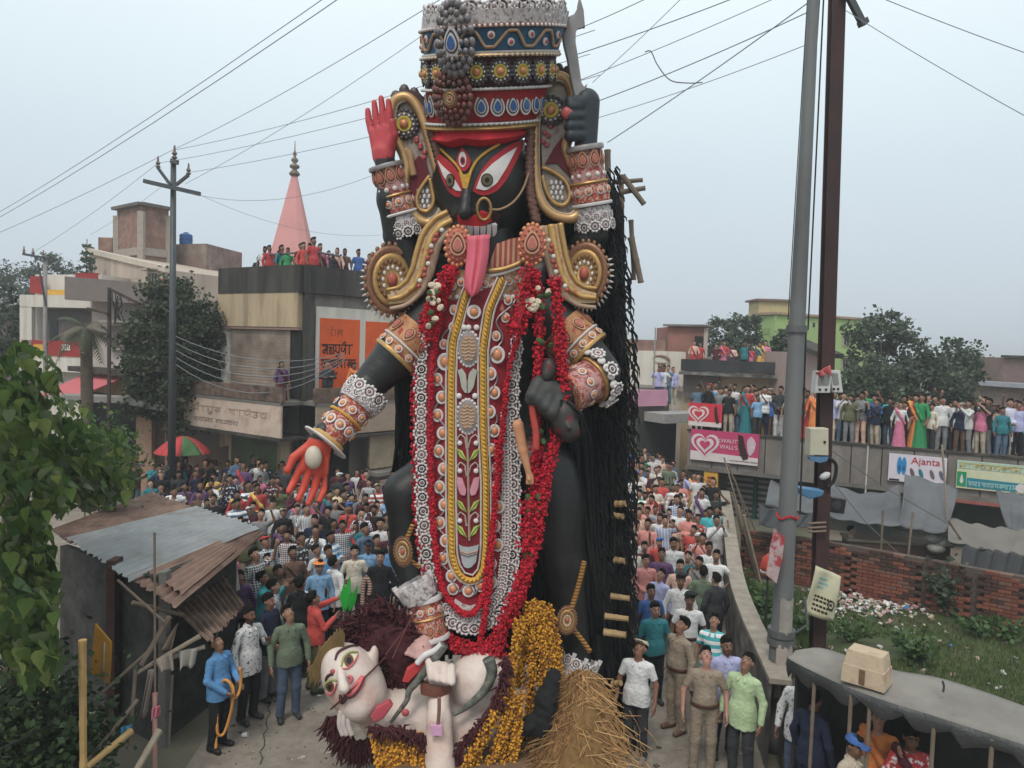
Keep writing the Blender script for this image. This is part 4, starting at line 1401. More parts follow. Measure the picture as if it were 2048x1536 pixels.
for x in(0.19,0.27):
 board_poly(blob(x,0.58,0.045,0.33),f0,f1,z0,z1,0.215).obj('blue_slipper_picture',BLU,bdq)
 board_poly(blob(x,0.5,0.02,0.1),f0,f1,z0,z1,0.223).obj('slipper_strap_picture',M('slipper_dark',(0.02,0.09,0.2)),bdq)
for x,m_ in((0.42,(0.12,0.08,0.1)),(0.57,(0.03,0.15,0.2)),(0.76,(0.16,0.12,0.13)),(0.92,(0.1,0.1,0.16))):
 board_poly(blob(x,0.36,0.035,0.18,0.35),f0,f1,z0,z1,0.215).obj('sandal_picture',M('sandal_%d'%int(x*100),m_),bdq)
board_poly([(0.02,0.02),(0.2,0.02),(0.2,0.08),(0.02,0.08)],f0,f1,z0,z1,0.215).obj('black_strip',INK,bdq)
f0,f1=sfrac(1917),sfrac(2075)
z0,z1=zat(1985,977,22),zat(1985,922,22)
t,bdq=sign_board('green_yellow_sign','pale yellow and green shop sign with white drop emblem in green square',f0,f1,z0,z1,0.17,M('sign_paleyellow',(0.56,0.56,0.38),rough=0.6,var=0.1))
board_poly([(0.0,0.72),(1,0.72),(1,0.99),(0.0,0.99)],f0,f1,z0,z1,0.215).obj('pale_blue_band',M('pale_teal',(0.36,0.52,0.47)),bdq)
board_poly([(0.14,0.06),(1,0.06),(1,0.36),(0.14,0.40)],f0,f1,z0,z1,0.215).obj('teal_band',M('teal_band',(0.02,0.2,0.26)),bdq)
board_poly([(0.01,0.08),(0.13,0.08),(0.13,0.6),(0.01,0.6)],f0,f1,z0,z1,0.223).obj('green_square',M('green_square',(0.01,0.25,0.1)),bdq)
board_poly([(0.045,0.25),(0.07,0.16),(0.095,0.25),(0.09,0.36),(0.07,0.54),(0.05,0.36)],f0,f1,z0,z1,0.231).obj('drop_emblem',SIGNW,bdq)
a_,b_=f0,f1
strokes('lettering',beng(['m','A','k','t','O','p','k','y','m','A','t']),bdq,sA,sB,f0+(f1-f0)*0.03,f1,z0+0.74*(z1-z0),z0+0.95*(z1-z0),0.224,M('gold_lettering',(0.5,0.4,0.16)),0.035)
strokes('lettering',beng(['k','m','A','y','t','O','u','k','p','A','m']),bdq,sA,sB,f0+(f1-f0)*0.16,f0+(f1-f0)*0.78,z0+0.12*(z1-z0),z0+0.3*(z1-z0),0.224,M('pale_lettering',(0.3,0.5,0.5)),0.03)
for x,r_ in((0.83,0.07),(0.92,0.06)):
 board_poly(blob(x,0.2,r_,0.16),f0,f1,z0,z1,0.225+0.007*(x>0.9)).obj('white_bowl_picture',SIGNW,bdq)
 # ---- buildings behind the shop row
a,b=P(1368,760,34),P(1590,760,32)
bk=thing('dark_parapet_building','flat roofed building with black mildewed parapet and cream wall behind the roof crowd','building',(a.x,a.y,0))
q=lambda y:zat(1480,y,33)
MB().plan([(a.x,a.y+0.2),(b.x,b.y+0.2),(b.x+1.5,b.y+6),(a.x+1.5,a.y+6)],0,q(753)).obj('wall',M('cream_back',(0.5,0.38,0.25),var=0.1,col2=(0.4,0.3,0.2),s2=0.7,**stain),bk)
panel(MB(),a,b,-0.02,1.0,q(746),q(722),-0.2,0.35).obj('parapet',M('mildew',(0.06,0.062,0.066),var=0.3,scale=2,col2=(0.03,0.03,0.032),s2=1,t2=0.5,**stain),bk)
panel(MB(),a,b,-0.02,1.0,q(753),q(747),-0.2,0.7).obj('sunshade',M('worn_edge',(0.22,0.21,0.2),var=0.4,col2=(0.05,0.05,0.05),s2=3,t2=0.5),bk)
panel(MB(),a,b,0.0,0.34,q(800),q(754),0.0,0.05).obj('grey_wall_part',M('grey_part',(0.17,0.145,0.13),var=0.15),bk)
panel(MB(),a,b,0.97,1.12,0,q(690),0.1,0.3).obj('corner_pier',M('pinkish_pier',(0.36,0.27,0.24),var=0.12,**stain),bk)
a,b=P(1262,740,36),P(1372,740,35)
wh=thing('white_house','white house with brown arched windows and rough brick upper storey beside the idol','house',(a.x,a.y,0))
q=lambda y:zat(1310,y,35.5)
MB().plan([(a.x-2,a.y+0.2),(b.x,b.y+0.2),(b.x+1,b.y+6),(a.x-2,a.y+6)],0,q(702)).obj('wall',WHITEW,wh)
MB().plan([(a.x-2,a.y+0.5),(b.x-0.9,b.y+0.5),(b.x-0.9,b.y+4),(a.x-2,a.y+4)],q(702)+0.003,q(680)).obj('brick_parapet',BRICKF,wh)
for s in(0.1,0.44):
 window(wh,a,b,s,s+0.2,q(752),q(726),WOODW,FRAMEW,bars=2,shade=False)
 mb=MB()
 p0=along(a,b,s+0.1,0.02)
 dd=(b-a).normalized()
 mb.tube([Vector((p0.x,p0.y,q(722)))+Vector((dd.x,dd.y,0))*0.42*math.cos(t_)+Vector((0,0,0.26*math.sin(t_)))for t_ in[math.pi*i/8 for i in range(9)]],0.06,6)
 mb.obj('window_arch',M('arch_brown',(0.26,0.16,0.12)),wh)
panel(MB(),a,b,-0.1,1.0,q(776),q(770),0.0,0.25).obj('string_course',M('grey_course',(0.3,0.27,0.25)),wh)
p=along(a,b,0.43,0.1)
MB().tube([Vector((p.x,p.y,3)),Vector((p.x,p.y,q(655)))],0.035,6).obj('vent_pipe',M('grey_pipe',(0.3,0.29,0.28)),wh)
a,b=P(1335,700,37),P(1415,700,36)
bb=thing('brick_block','bare red brick stair room with flat roof slab above the white house','building',(a.x,a.y,0))
q=lambda y:zat(1375,y,36.5)
MB().plan([(a.x,a.y),(b.x,b.y),(b.x+0.5,b.y+3),(a.x,a.y+3)],0,q(654)).obj('wall',M('red_far_brick',(0.28,0.13,0.1),var=0.2,scale=3,bump=0.5,bscale=20,col2=(0.2,0.1,0.08),s2=1.5),bb)
panel(MB(),a,b,-0.1,1.02,q(653),q(649),-1,0.25).obj('roof_slab',CONC,bb)
panel(MB(),a,b,0.68,0.9,q(714),q(672),0.0,0.03).obj('doorway',DARK,bb)
panel(MB(),a,b,0.905,1.0,q(715),q(655),0.0,0.06).obj('plaster_strip',M('plaster_strip',(0.4,0.33,0.3)),bb)
a,b=P(1262,800,31),P(1332,795,32)
pk=thing('pink_parapet_building','low building with pink painted parapet at the far street crowd','building',(a.x,a.y,0))
MB().plan([(a.x-2,a.y+0.1),(b.x,b.y+0.1),(b.x+1,b.y+4),(a.x-2,a.y+4)],0,zat(1300,812,31.5)).obj('wall',M('dull_wall',(0.17,0.15,0.14),var=0.2),pk)  # even grey-brown wall colour with slight mottling
panel(MB(),a,b,-0.5,1.0,zat(1300,812,31.5),zat(1300,780,31.5),-0.1,0.1).obj('pink_parapet',PINKW,pk)
panel(MB(),a,b,0.3,1.5,zat(1300,840,31.5),zat(1300,822,31.5),0.2,1.4).obj('grey_canopy',M('pale_canopy',(0.3,0.28,0.27)),pk)
panel(MB(),a,b,0.2,1.3,0,zat(1300,840,31.5),0.0,0.1).obj('dark_shop',M('dark_shop',(0.05,0.047,0.045)),pk)
a,c,b=P(1509,700,47),P(1548,700,45),P(1745,700,49)
gb=thing('green_apartment_block','lime green painted apartment block with flat roof rising over the trees','building',(c.x,c.y,0))
q=lambda y,px=1548,Y=45:zat(px,y,Y)
MB().plan([(a.x,a.y),(c.x,c.y),(b.x,b.y),(b.x+2,b.y+6),(a.x+2,a.y+6)],0,q(630)).obj('wall',GREENW,gb)
mb=MB()
panel(mb,a,c,-0.03,1.0,q(629),q(624),-0.5,0.15)
panel(mb,c,b,0.0,1.0,q(629),q(624.3),-0.5,0.15)
mb.obj('roof_edge',M('roof_edge_brown',(0.35,0.24,0.16)),gb)
p=along(c,b,0.22,-2)
MB().box((p.x,p.y,q(622)),(2.6,2,1.4)).obj('stair_head',M('stair_head',(0.45,0.36,0.2)),gb)
MB().box((p.x,p.y,q(622)+0.76),(3.0,2.4,0.12)).obj('stair_head_roof',M('stair_roof',(0.2,0.13,0.11)),gb)
for s in(0.12,0.36):
 panel(MB(),c,b,s,s+0.02,q(650),q(641),0.003,0.03).obj('vent_hole',GLASSD,gb)
for s,y0,y1 in((0.68,684,664),(0.68,735,716),(0.15,690,676)):
 window(gb,c,b,s,s+0.055,q(y0),q(y1),GLASSD,FRAMEW,bars=2)
panel(MB(),c,b,0.14,0.18,q(690),q(650),0.003,0.04).obj('blue_shutter',M('blue_shutter',(0.14,0.26,0.42)),gb)
panel(MB(),a,c,0.3,0.75,q(668),q(655),0.003,0.03).obj('balcony_shade_panel',M('green_shade',(0.25,0.36,0.15)),gb)  # flat panel, balcony shade painted as a darker wall green
a,b=P(1588,690,30),P(1660,705,28)
fr=thing('sloping_shade','pinkish wall end with dark sloping sunshade between the two poles','building',(a.x,a.y,0))
MB().plan([(a.x,a.y),(b.x-0.4,b.y),(b.x,b.y+4),(a.x,a.y+4)],0,zat(1625,705,29)).obj('wall',M('pinkish_wall',(0.38,0.28,0.25),var=0.12,**stain),fr)
mb=MB()
mb.beam(P(1585,680,29.5),P(1665,712,27.8),1.2,0.18)
mb.obj('sunshade',CONC_DARK,fr)
a,b=P(2006,760,40),P(2090,760,38)
fb=thing('far_brick_house','far unplastered brick house with dark roof slab beyond the trees','house',(a.x,a.y,0))
q=lambda y:zat(2040,y,39)
MB().plan([(a.x,a.y),(b.x,b.y),(b.x,b.y+5),(a.x,a.y+5)],0,q(716)).obj('wall',M('mauve_brick',(0.22,0.15,0.14),var=0.2,scale=2,**stain),fb)
panel(MB(),a,b,-0.03,1,q(716)+0.003,q(711),-0.5,0.2).obj('roof_slab',CONC_DARK,fb)
panel(MB(),a,b,-0.6,1,q(775),q(766),0.0,0.9).obj('canopy',M('pale_blue_canopy',(0.36,0.37,0.42)),fb)
panel(MB(),a,b,-0.6,0.6,0,q(776),0.1,0.5).obj('lower_wall',M('mauve_low',(0.25,0.19,0.17),var=0.2),fb)
# ---- trees and plants
def leaf_mat(name,col,var=0.4):
 return M(name,col,rough=0.65,var=var,scale=1.3,trans=0.25,coords='Object')
BARK=M('bark',(0.11,0.085,0.065),rough=1,var=0.3,scale=6,bump=0.8,bscale=20)
def leaves_mesh(g,pts,size,mats,per=1,flat=0.35):
 """leaf blades (two triangles each) at the given points"""
 mb=MB()
 for p in pts:
  for k in range(per):
   a=Vector((g.gauss(0,1),g.gauss(0,1),g.gauss(0,0.7))).normalized()
   b=a.cross(Vector((g.gauss(0,1),g.gauss(0,1),g.gauss(0,1)))).normalized()
   s=size*g.uniform(0.6,1.35)
   q=Vector(p)
   mb.cur=g.choices(range(len(mats)),[5,3,2][:len(mats)])[0]
   m1=q+a*s*0.5
   mb.add([q,m1+b*s*flat,q+a*s,m1-b*s*flat],[(0,1,2,3)])
 return mb
def crown_points(g,c,r,n,clumps,shell=0.55):
 pts=[]
 cl=[]
 for i in range(clumps):
  d=Vector((g.gauss(0,1),g.gauss(0,1),g.gauss(0,1))).normalized()
  k=g.uniform(shell,1.0)
  cl.append((Vector((c[0]+d.x*r[0]*k,c[1]+d.y*r[1]*k,c[2]+d.z*r[2]*k)),g.uniform(0.18,0.4)))
 for i in range(n):
  o,s=g.choice(cl)
  d=Vector((g.gauss(0,1),g.gauss(0,1),g.gauss(0,0.8)))
  rr_=s*min(r)*0.75
  pts.append(o+d*rr_*0.6)
 return pts,[q[0]for q in cl]
def tree(name,label,base,c,r,n,size,mats,seed,clumps=40,trunk=0.16,group=None,cat='tree',limbs=7):
 g=random.Random(seed)
 t=thing(name,label,cat,tuple(base),group)
 pts,cl=crown_points(g,c,r,n,clumps)
 mb=MB()
 b=Vector(base)
 cc=Vector(c)
 mid=b.lerp(cc,0.55)+Vector((g.uniform(-0.2,0.2),0,0))
 mb.tube(densify([b,mid,cc],4),[trunk*(1.15-0.75*i/8)for i in range(9)],8)
 for k in range(limbs):
  q=cl[k%len(cl)]
  st=b.lerp(cc,g.uniform(0.45,0.85))
  m_=st.lerp(q,0.5)+Vector((g.uniform(-0.15,0.15),0,g.uniform(0,0.2)))
  mb.tube([st,m_,q],[trunk*0.4,trunk*0.25,trunk*0.08],5)
 mb.obj('trunk',BARK,t,smooth=True)
 o=leaves_mesh(g,pts,size,mats).obj('crown',mats,t,fix=False)
 tag(o,kind='stuff')
 return t
G1=[leaf_mat('leaf_olive',(0.06,0.075,0.036)),leaf_mat('leaf_deep',(0.032,0.045,0.024)),leaf_mat('leaf_greyish',(0.095,0.11,0.068))]
G2=[leaf_mat('leaf_hazy',(0.075,0.1,0.062)),leaf_mat('leaf_hazy_dark',(0.045,0.065,0.045)),leaf_mat('leaf_hazy_light',(0.115,0.145,0.09))]  # greens paled to put distance haze into the leaf colour
G3=[leaf_mat('leaf_bright',(0.075,0.13,0.03)),leaf_mat('leaf_mid',(0.035,0.075,0.02)),leaf_mat('leaf_yellow',(0.14,0.18,0.05))]
b=G(352,985)
tree('mango_tree','dense dark leaved tree behind the steel power pole and the striped umbrella',(b.x,b.y,0),P(350,722,b.y),(1.9,1.6,2.9),21000,0.16,G1,1,150,0.2)
far=[('far_tree','bushy dark tree rising behind the red and white house',30,590,60,3.4,2.8,3),('far_tree','rounded palm-like tree crown above the red and white house roof',100,545,62,1.9,1.6,4),('far_tree','hazy broad tree between the brick block and the green apartment block',1448,685,46,1.6,2.1,5),('far_tree','slim hazy tree beside the green apartment block wall',1492,690,43,1.1,2.0,6),('far_tree','large loose crowned tree in front of the green apartment block',1768,715,36,2.0,2.6,7),('far_tree','dense dark tree low behind the two poles and the roof crowd',1735,775,33,1.5,1.4,15),('far_tree','wide dense tree low behind the women on the shop roof',1830,768,35,2.2,1.6,8),('far_tree','thin feathery tree standing right of the large loose crowned tree',1905,745,36,1.5,1.8,9),('far_tree','pale hazy tree clump near the far brick house',1968,765,50,2.6,1.9,10),('far_tree','small bush below the lime green wall between the poles',1570,700,36,0.7,1.0,12),('far_tree','small tree top beside the corner building parapet',432,545,50,0.7,0.7,13),('far_tree','low hedge like tree at the left edge beyond the tin roofed house',15,650,37,1.6,2.2,14)]
for nme,lab,x,y,Y,rx,rz,sd_ in far:
 c=P(x,y,Y)
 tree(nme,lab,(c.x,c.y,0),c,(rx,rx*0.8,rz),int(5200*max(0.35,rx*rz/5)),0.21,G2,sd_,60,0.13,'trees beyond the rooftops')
c0_=P(172,575,36)
ct=thing('conifer','slender pointed conifer beside the beige house','tree',(c0_.x,c0_.y,0))
top=P(174,478,36)
mb=MB()
mb.tube([Vector((c0_.x,c0_.y,0)),top],[0.12,0.02],6)
mb.obj('trunk',BARK,ct)
g=random.Random(5)
lv=[]
for i in range(11):
 t=i/11
 z=c0_.z-1.2+(top.z-c0_.z+1.2)*t
 rad=0.75*(1-t)**0.8+0.06
 for k in range(int(190*(1-t)+20)):
  an=g.random()*6.28
  r_=rad*math.sqrt(g.random())
  lv.append((c0_.x+(top.x-c0_.x)*t+r_*math.cos(an),c0_.y+r_*math.sin(an),z-0.3*r_+g.uniform(-0.05,0.05)))
tag(leaves_mesh(g,lv,0.17,G2).obj('crown',G2,ct,fix=False),kind='stuff')
# ---- palm with drooping dry fronds
def frond(mb,a,d,L,droop,w,g,segs=9):
 pts=[a+d*L*(i/segs)+Vector((0,0,-droop*(i/segs)**2))for i in range(segs+1)]
 side=d.cross(Vector((0,0,1))).normalized()
 mb.tube(pts,[0.018*(1-0.8*i/segs)for i in range(segs+1)],4)
 for i in range(1,segs+1):
  for sg in(-1,1):
   for k in range(2):
    p=pts[i-1].lerp(pts[i],k/2)
    ln=w*math.sin(math.pi*(0.15+0.8*i/(segs+1)))*g.uniform(0.8,1.2)
    tip=p+side*sg*ln*0.75+Vector((0,0,-ln*0.6))+d*ln*0.3
    wv=(pts[i]-pts[i-1]).normalized()*0.03
    mb.add([p-wv,p+wv,tip],[(0,1,2)])
def palm(label,base,top,nf,L,seed,mats,trunk=0.14,w=0.45,group=None):
 g=random.Random(seed)
 t=thing('palm',label,'palm',tuple(base),group)
 mb=MB()
 b,tp=Vector(base),Vector(top)
 mb.tube(densify([b,b.lerp(tp,0.5),tp],5),[trunk*(1.1-0.25*i/10)for i in range(11)],8)
 mb.obj('trunk',BARK,t,smooth=True)
 for i in range(nf):
  an=6.283*i/nf+g.uniform(-0.3,0.3)
  el=g.uniform(-0.9,0.9)
  d=Vector((math.cos(an)*math.cos(el),math.sin(an)*math.cos(el),math.sin(el)))
  fm=MB()
  frond(fm,tp,d,L*g.uniform(0.8,1.15),L*g.uniform(0.5,0.9),w,g)
  fm.obj('frond',mats[i%len(mats)],t,fix=False)
bp=P(178,860,24)
palm('tall palm with shaggy drooping fronds in front of the grey house',(bp.x,24,0),P(172,655,24),16,1.15,3,[G1[0],G1[2],M('dry_frond',(0.14,0.125,0.09),rough=0.9)],0.2,0.42)
# ---- leafy foreground tree at the left, leaf by leaf
FG=random.Random(21)
fb_=P(35,1480,9.0)
fgt=thing('leafy_tree','broad heart-leaved tree at the left edge overhanging the tin roofed hut','tree',(fb_.x,9.0,0))
LM=[M('fg_leaf_%d'%i,c,rough=0.45,var=0.25,scale=9,trans=0.35,spec=0.4)for i,c in enumerate(((0.095,0.155,0.036),(0.05,0.095,0.028),(0.19,0.24,0.07),(0.12,0.155,0.08)))]
def heart_leaf():
 mb=MB()
 out_=[(0,0.0),(0.2,-0.06),(0.36,0.04),(0.40,0.22),(0.3,0.5),(0.14,0.78),(0.0,1.08)]
 vs=[(0,y,-0.12*y*y)for x,y in((0,0),(0,0.25),(0,0.55),(0,0.8),(0,1.08))]
 L=[(x,y,0.10*x-0.12*y*y)for x,y in out_[1:6]]
 R_=[(-x,y,0.10*x-0.12*y*y)for x,y in out_[1:6]]
 V=vs+L+R_
 F=[(0,5,6,1),(1,6,7,2),(2,7,8,3),(3,8,9,4),(0,1,11,10),(1,2,12,11),(2,3,13,12),(3,4,14,13)]
 mb.add(V,F)
 return mb
leaf_me=[heart_leaf().mesh('leaf',m,True,fix=False)for m in LM]
mb=MB()
tp_=P(20,900,9.6)
mb.tube(densify([Vector((fb_.x,9.0,0)),P(28,1250,9.3),tp_],5),[0.17*(1.1-0.6*i/10)for i in range(11)],8)
mb.obj('trunk',BARK,fgt,smooth=True)
brs=[]
regs=[(45,760,9.4,70,75),(20,860,9.0,70,100),(110,900,10.2,90,70),(190,905,11.5,75,65),(60,980,8.8,80,70),(200,960,11.2,65,45),(40,1090,8.6,60,80),(50,1230,8.2,62,75),(60,1310,8.0,45,55),(120,840,12.5,70,50),(10,1180,8.6,50,120),(215,925,12.8,45,55),(150,960,10.5,60,50),(78,1170,8.6,38,70),(85,1290,8.3,30,50)]
mb=MB()
for(x,y,Y,rx,ry)in regs:
 q=P(x,y,Y)
 s0_=Vector((fb_.x,9.0,0)).lerp(tp_,FG.uniform(0.5,0.95))
 mb.tube(densify([s0_,s0_.lerp(q,0.5)+Vector((0,0,0.15)),q],3),[0.05,0.045,0.04,0.034,0.028,0.02,0.012],5)
mb.obj('branches',BARK,fgt,smooth=True)
lv=[]
for(x,y,Y,rx,ry)in regs:
 n=int(rx*ry/24)
 for i in range(n):
  r_,an=math.sqrt(FG.random()),FG.random()*6.283
  p=P(x+rx*r_*math.cos(an),y+ry*r_*math.sin(an),Y+FG.uniform(-0.5,0.5))
  lv.append((p,y))
FG.shuffle(lv)
lv.sort(key=lambda q:q[0].y)
rest=MB()
for i,(p,y)in enumerate(lv):
 k=FG.choices((0,1,2,3),(5,4,2.2,2))[0]
 sz=FG.uniform(0.1,0.25)*(1.0 if p.y<11 else 0.8)
 eul=Euler((FG.uniform(-1.9,-0.5),FG.uniform(-0.5,0.5),FG.uniform(-1.4,1.4)))
 eul=Euler((math.radians(180)+FG.uniform(0.9,1.9),FG.uniform(-0.6,0.6),FG.uniform(-1.2,1.2)))
 R_=Matrix.Rotation(FG.uniform(-1.2,1.2),3,'Z')@Matrix.Rotation(-math.pi/2+FG.uniform(0.1,1.1),3,'X')@Matrix.Rotation(FG.uniform(-0.6,0.6),3,'Y')
 if i<300:
  o=put('leaf',leaf_me[k],fgt,True)
  o.location=p
  o.rotation_euler=R_.to_euler()
  o.scale=(sz,)*3
 else:
  rest.cur=k
  h_=heart_leaf()
  rest.add([p+(R_@Vector(v))*sz for v in h_.v],h_.f)
tag(rest.obj('leaves_behind',LM,fgt,True,fix=False),kind='stuff')
g=random.Random(9)
for k,(x,y,Y,rx,rz,lab)in enumerate(((210,930,13.5,0.62,0.8,'rounded dark green bush above the far edge of the tin hut roof'),(40,1440,8.6,0.9,0.8,'shadowy undergrowth bush at the foot of the leafy tree'),(120,1500,8.8,0.6,0.5,'low shade-dark undergrowth behind the yellow bamboo post'))):
 c=P(x,y,Y)
 pts=[(c.x+rx*g.gauss(0,0.42),c.y+rx*g.gauss(0,0.4),max(0.05,c.z+rz*g.gauss(0,0.42)))for i in range(2600)]
 t=thing('bush',lab,'bush',(c.x,c.y,0))
 ug=[LM[1],LM[0]]if k==0 else[M('undergrowth',(0.018,0.034,0.012),rough=0.7,var=0.4,scale=4),M('undergrowth_lit',(0.035,0.06,0.02),rough=0.7,var=0.4,scale=4)]  # last two bushes, added with the tree's shade put into their greens
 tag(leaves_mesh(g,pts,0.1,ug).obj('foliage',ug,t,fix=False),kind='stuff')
 mb=MB()
 for i in range(5):
  mb.tube([Vector((c.x,c.y,0)),Vector((c.x+g.uniform(-0.4,0.4),c.y,c.z))],[0.03,0.01],5)
 mb.obj('stems',BARK,t)
 # ---- grass, weeds and litter in the lot
g=random.Random(33)
GR=[M('grass_a',(0.075,0.12,0.03),rough=0.8,var=0.3,scale=2,trans=0.2),M('grass_b',(0.045,0.08,0.022),rough=0.8,var=0.3,scale=2,trans=0.2),M('grass_c',(0.12,0.14,0.045),rough=0.8,var=0.3,scale=2,trans=0.2)]
mb=MB()
cnt=0
while cnt<15000:
 px,py=g.uniform(1470,2060),g.uniform(1180,1420)
 if py<1205+(px-1700)*0.16 or py>1310+(px-1640)*0.28 and px>1640:
  if py<1205+(px-1700)*0.16:
   continue
 p=G(px,py)
 if p.x<3.2 or p.y<8.8:
  continue
 if vnoise(p,1.1,2)<-0.55:
  continue
 h_=g.uniform(0.05,0.16)*(2.2 if px<1660 else 1)
 an=g.random()*6.28
 w=Vector((math.cos(an),math.sin(an),0))*0.010
 lean=Vector((g.uniform(-0.6,0.6)*h_,g.uniform(-0.6,0.6)*h_,h_))
 mb.cur=g.choice((0,0,1,2))
 mb.add([p-w,p+w,p+lean],[(0,1,2)])
 cnt+=1
o=mb.obj('lot_grass',GR,fix=False)
tag(o,'rough green grass and weeds growing over the walled lot','grass',kind='stuff')
def weed(label,px,py,h_,n,spread,size,seed,mats,group='weeds in the lot'):
 gg=random.Random(seed)
 p=G(px,py)
 t=thing('weed',label,'plant',tuple(p),group)
 st,lf=MB(),[]
 for i in range(n):
  d=Vector((gg.uniform(-1,1)*spread,gg.uniform(-1,1)*spread,h_*gg.uniform(0.5,1.0)))
  m_=p+d*0.5+Vector((0,0,h_*0.1))
  e=p+d
  st.tube([p,m_,e],[0.012,0.009,0.004],4)
  for k in range(14):
   u=gg.uniform(0.2,1.05)
   q=p.lerp(m_,u*2)if u<0.5 else m_.lerp(e,u*2-1)
   lf.append(q+Vector((gg.gauss(0,0.06),gg.gauss(0,0.06),gg.gauss(0,0.04))))
 st.obj('stems',GR[1],t)
 tag(leaves_mesh(gg,lf,size,mats,1,0.38).obj('leaves',mats,t,fix=False),kind='stuff')
WD=[M('weed_a',(0.07,0.13,0.035),rough=0.6,var=0.3,trans=0.25),M('weed_b',(0.035,0.075,0.025),rough=0.6,var=0.3,trans=0.25),M('weed_c',(0.1,0.15,0.07),rough=0.6,var=0.3,trans=0.25)]
WG=[M('weed_grey',(0.085,0.11,0.07),rough=0.6,var=0.3,trans=0.2),M('weed_grey2',(0.05,0.07,0.045),rough=0.6,var=0.3,trans=0.2)]
weed('tall grey green broad leaved shrub against the brick wall below the dark tarpaulin',1890,1232,1.35,26,0.42,0.15,1,WG,None)
for k,(x,y,h_,n,sp,sz,lab)in enumerate(((1490,1200,0.7,20,0.5,0.11,'leafy weeds just inside the curving wall near its far end'),(1520,1240,0.75,24,0.5,0.11,'lush weeds inside the curving wall below the red lamp'),(1545,1275,0.6,18,0.45,0.1,'weeds crowding the foot of the grey steel pole'),(1600,1270,0.6,20,0.5,0.1,'weeds between the grey pole and the brown beam'),(1700,1285,0.55,18,0.5,0.09,'small leaved weeds behind the foam crate'),(1830,1330,0.65,22,0.4,0.12,'bright green weed clump rising behind the foam crate'),(1960,1275,0.45,12,0.4,0.12,'broad leaved weed by the dark hollow at the brick wall'),(2030,1285,0.5,12,0.4,0.12,'broad leaved weed at the far end of the brick wall'))):
 weed(lab,x,y,h_,n,sp,sz,40+k,WD)
LIT=[M('litter_white',(0.55,0.52,0.5),rough=0.7),M('litter_pink',(0.45,0.25,0.25),rough=0.7),M('litter_tan',(0.35,0.27,0.2),rough=0.8),M('litter_blue',(0.08,0.2,0.42),rough=0.6)]
mb=MB()
for i in range(430):
 if i<330:
  px,py=g.gauss(1745,62),g.gauss(1213,17)
 else:
  px,py=g.uniform(1490,2040),g.uniform(1215,1400)
 if py<1188+(px-1700)*0.2:
  continue
 p=G(px,py)
 if p.x<3.3 or p.y<9:
  continue
 s_=g.uniform(0.03,0.085)
 mb.cur=g.choices((0,1,2,3),(6,2,3,0.3))[0]
 mb.box(p+Vector((0,0,s_*0.35+g.uniform(0,0.12)*(i<330))),(s_*g.uniform(0.8,1.8),s_,s_*g.uniform(0.25,0.7)),(g.uniform(-0.6,0.6),g.uniform(-0.6,0.6),g.random()*3))
tag(mb.obj('litter_heap',LIT,fix=False),'scattered heap of white plastic litter along the foot of the brick wall','litter',kind='stuff')
# ---- the giant clay idol on its cart
BLACK=M('idol_black',(0.011,0.0108,0.0108),rough=0.44,var=0.35,scale=2.2,bump=0.35,bscale=14,spec=0.45,col2=(0.024,0.023,0.022),s2=1.6,t2=0.6)
BLACKV=M('idol_black_painted',(1,1,1),rough=0.5,var=0.15,scale=2,attr=True,spec=0.4)
GOLD=M('gold_foil',(0.46,0.28,0.11),rough=0.42,metal=0.55,var=0.2,scale=9,bump=0.25,bscale=40)
GOLDY=M('yellow_rope',(0.55,0.30,0.045),rough=0.6,var=0.25,scale=18,bump=0.5,bscale=60)
SILVER=M('silver_foil',(0.34,0.31,0.31),rough=0.4,metal=0.5,var=0.25,scale=10,bump=0.3,bscale=40)
GREYF=M('grey_foil',(0.3,0.25,0.21),rough=0.5,metal=0.1,var=0.25,scale=10,col2=(0.2,0.14,0.11),s2=9,t2=0.58,w2=0.05)
DKSIL=M('dark_foil',(0.085,0.068,0.068),rough=0.45,metal=0.4,var=0.3,scale=12)
IRED=M('idol_red',(0.38,0.022,0.03),rough=0.65,var=0.15,scale=6)
IMAR=M('idol_maroon',(0.115,0.012,0.018),rough=0.7,var=0.2,scale=7)
IWHITE=M('idol_white',(0.62,0.58,0.57),rough=0.6,var=0.12,scale=9)
LACE=M('lace_silver',(0.5,0.455,0.45),rough=0.55,var=0.25,scale=25,col2=(0.2,0.15,0.15),s2=16,t2=0.56,w2=0.08)
PEACH=M('peach_bead',(0.58,0.24,0.12),rough=0.35,var=0.12,metal=0.2)
IPINK=M('tongue_pink',(0.64,0.13,0.18),rough=0.55,var=0.08)
IPALM=(0.46,0.05,0.06)
IBLUE=M('gem_blue',(0.05,0.12,0.3),rough=0.25)
ITEAL=M('band_blue',(0.035,0.11,0.2),rough=0.6,var=0.2)
LGREEN=M('leaf_lime',(0.42,0.46,0.12),rough=0.6)
CLAYW=M('clay_white',(0.62,0.52,0.47),rough=0.6,var=0.14,scale=5,attr=True,bump=0.5,bscale=16,col2=(0.52,0.38,0.33),s2=2.2,t2=0.6)
Z1=lambda x,y:(700+x/3.413,y/3.413)
Z2=lambda x,y:(700+x/3.413,420+y/3.413)
Z3=lambda x,y:(700+x/3.413,800+y/3.413)
Z4=lambda x,y:(560+x/2.844,1120+y/2.844)
PXM=lambda Y:Y/FPX
idol=thing('idol','giant black clay idol with red tongue, tall crown, four arms and jewelled apron','statue',(0,10.6,0.62))
def aY(px,off=0.0):
 return 10.0+0.32*((px-938)/110.0)**2+off
def AP(px,py,off=0.0):
 return P(px,py,aY(px,off))
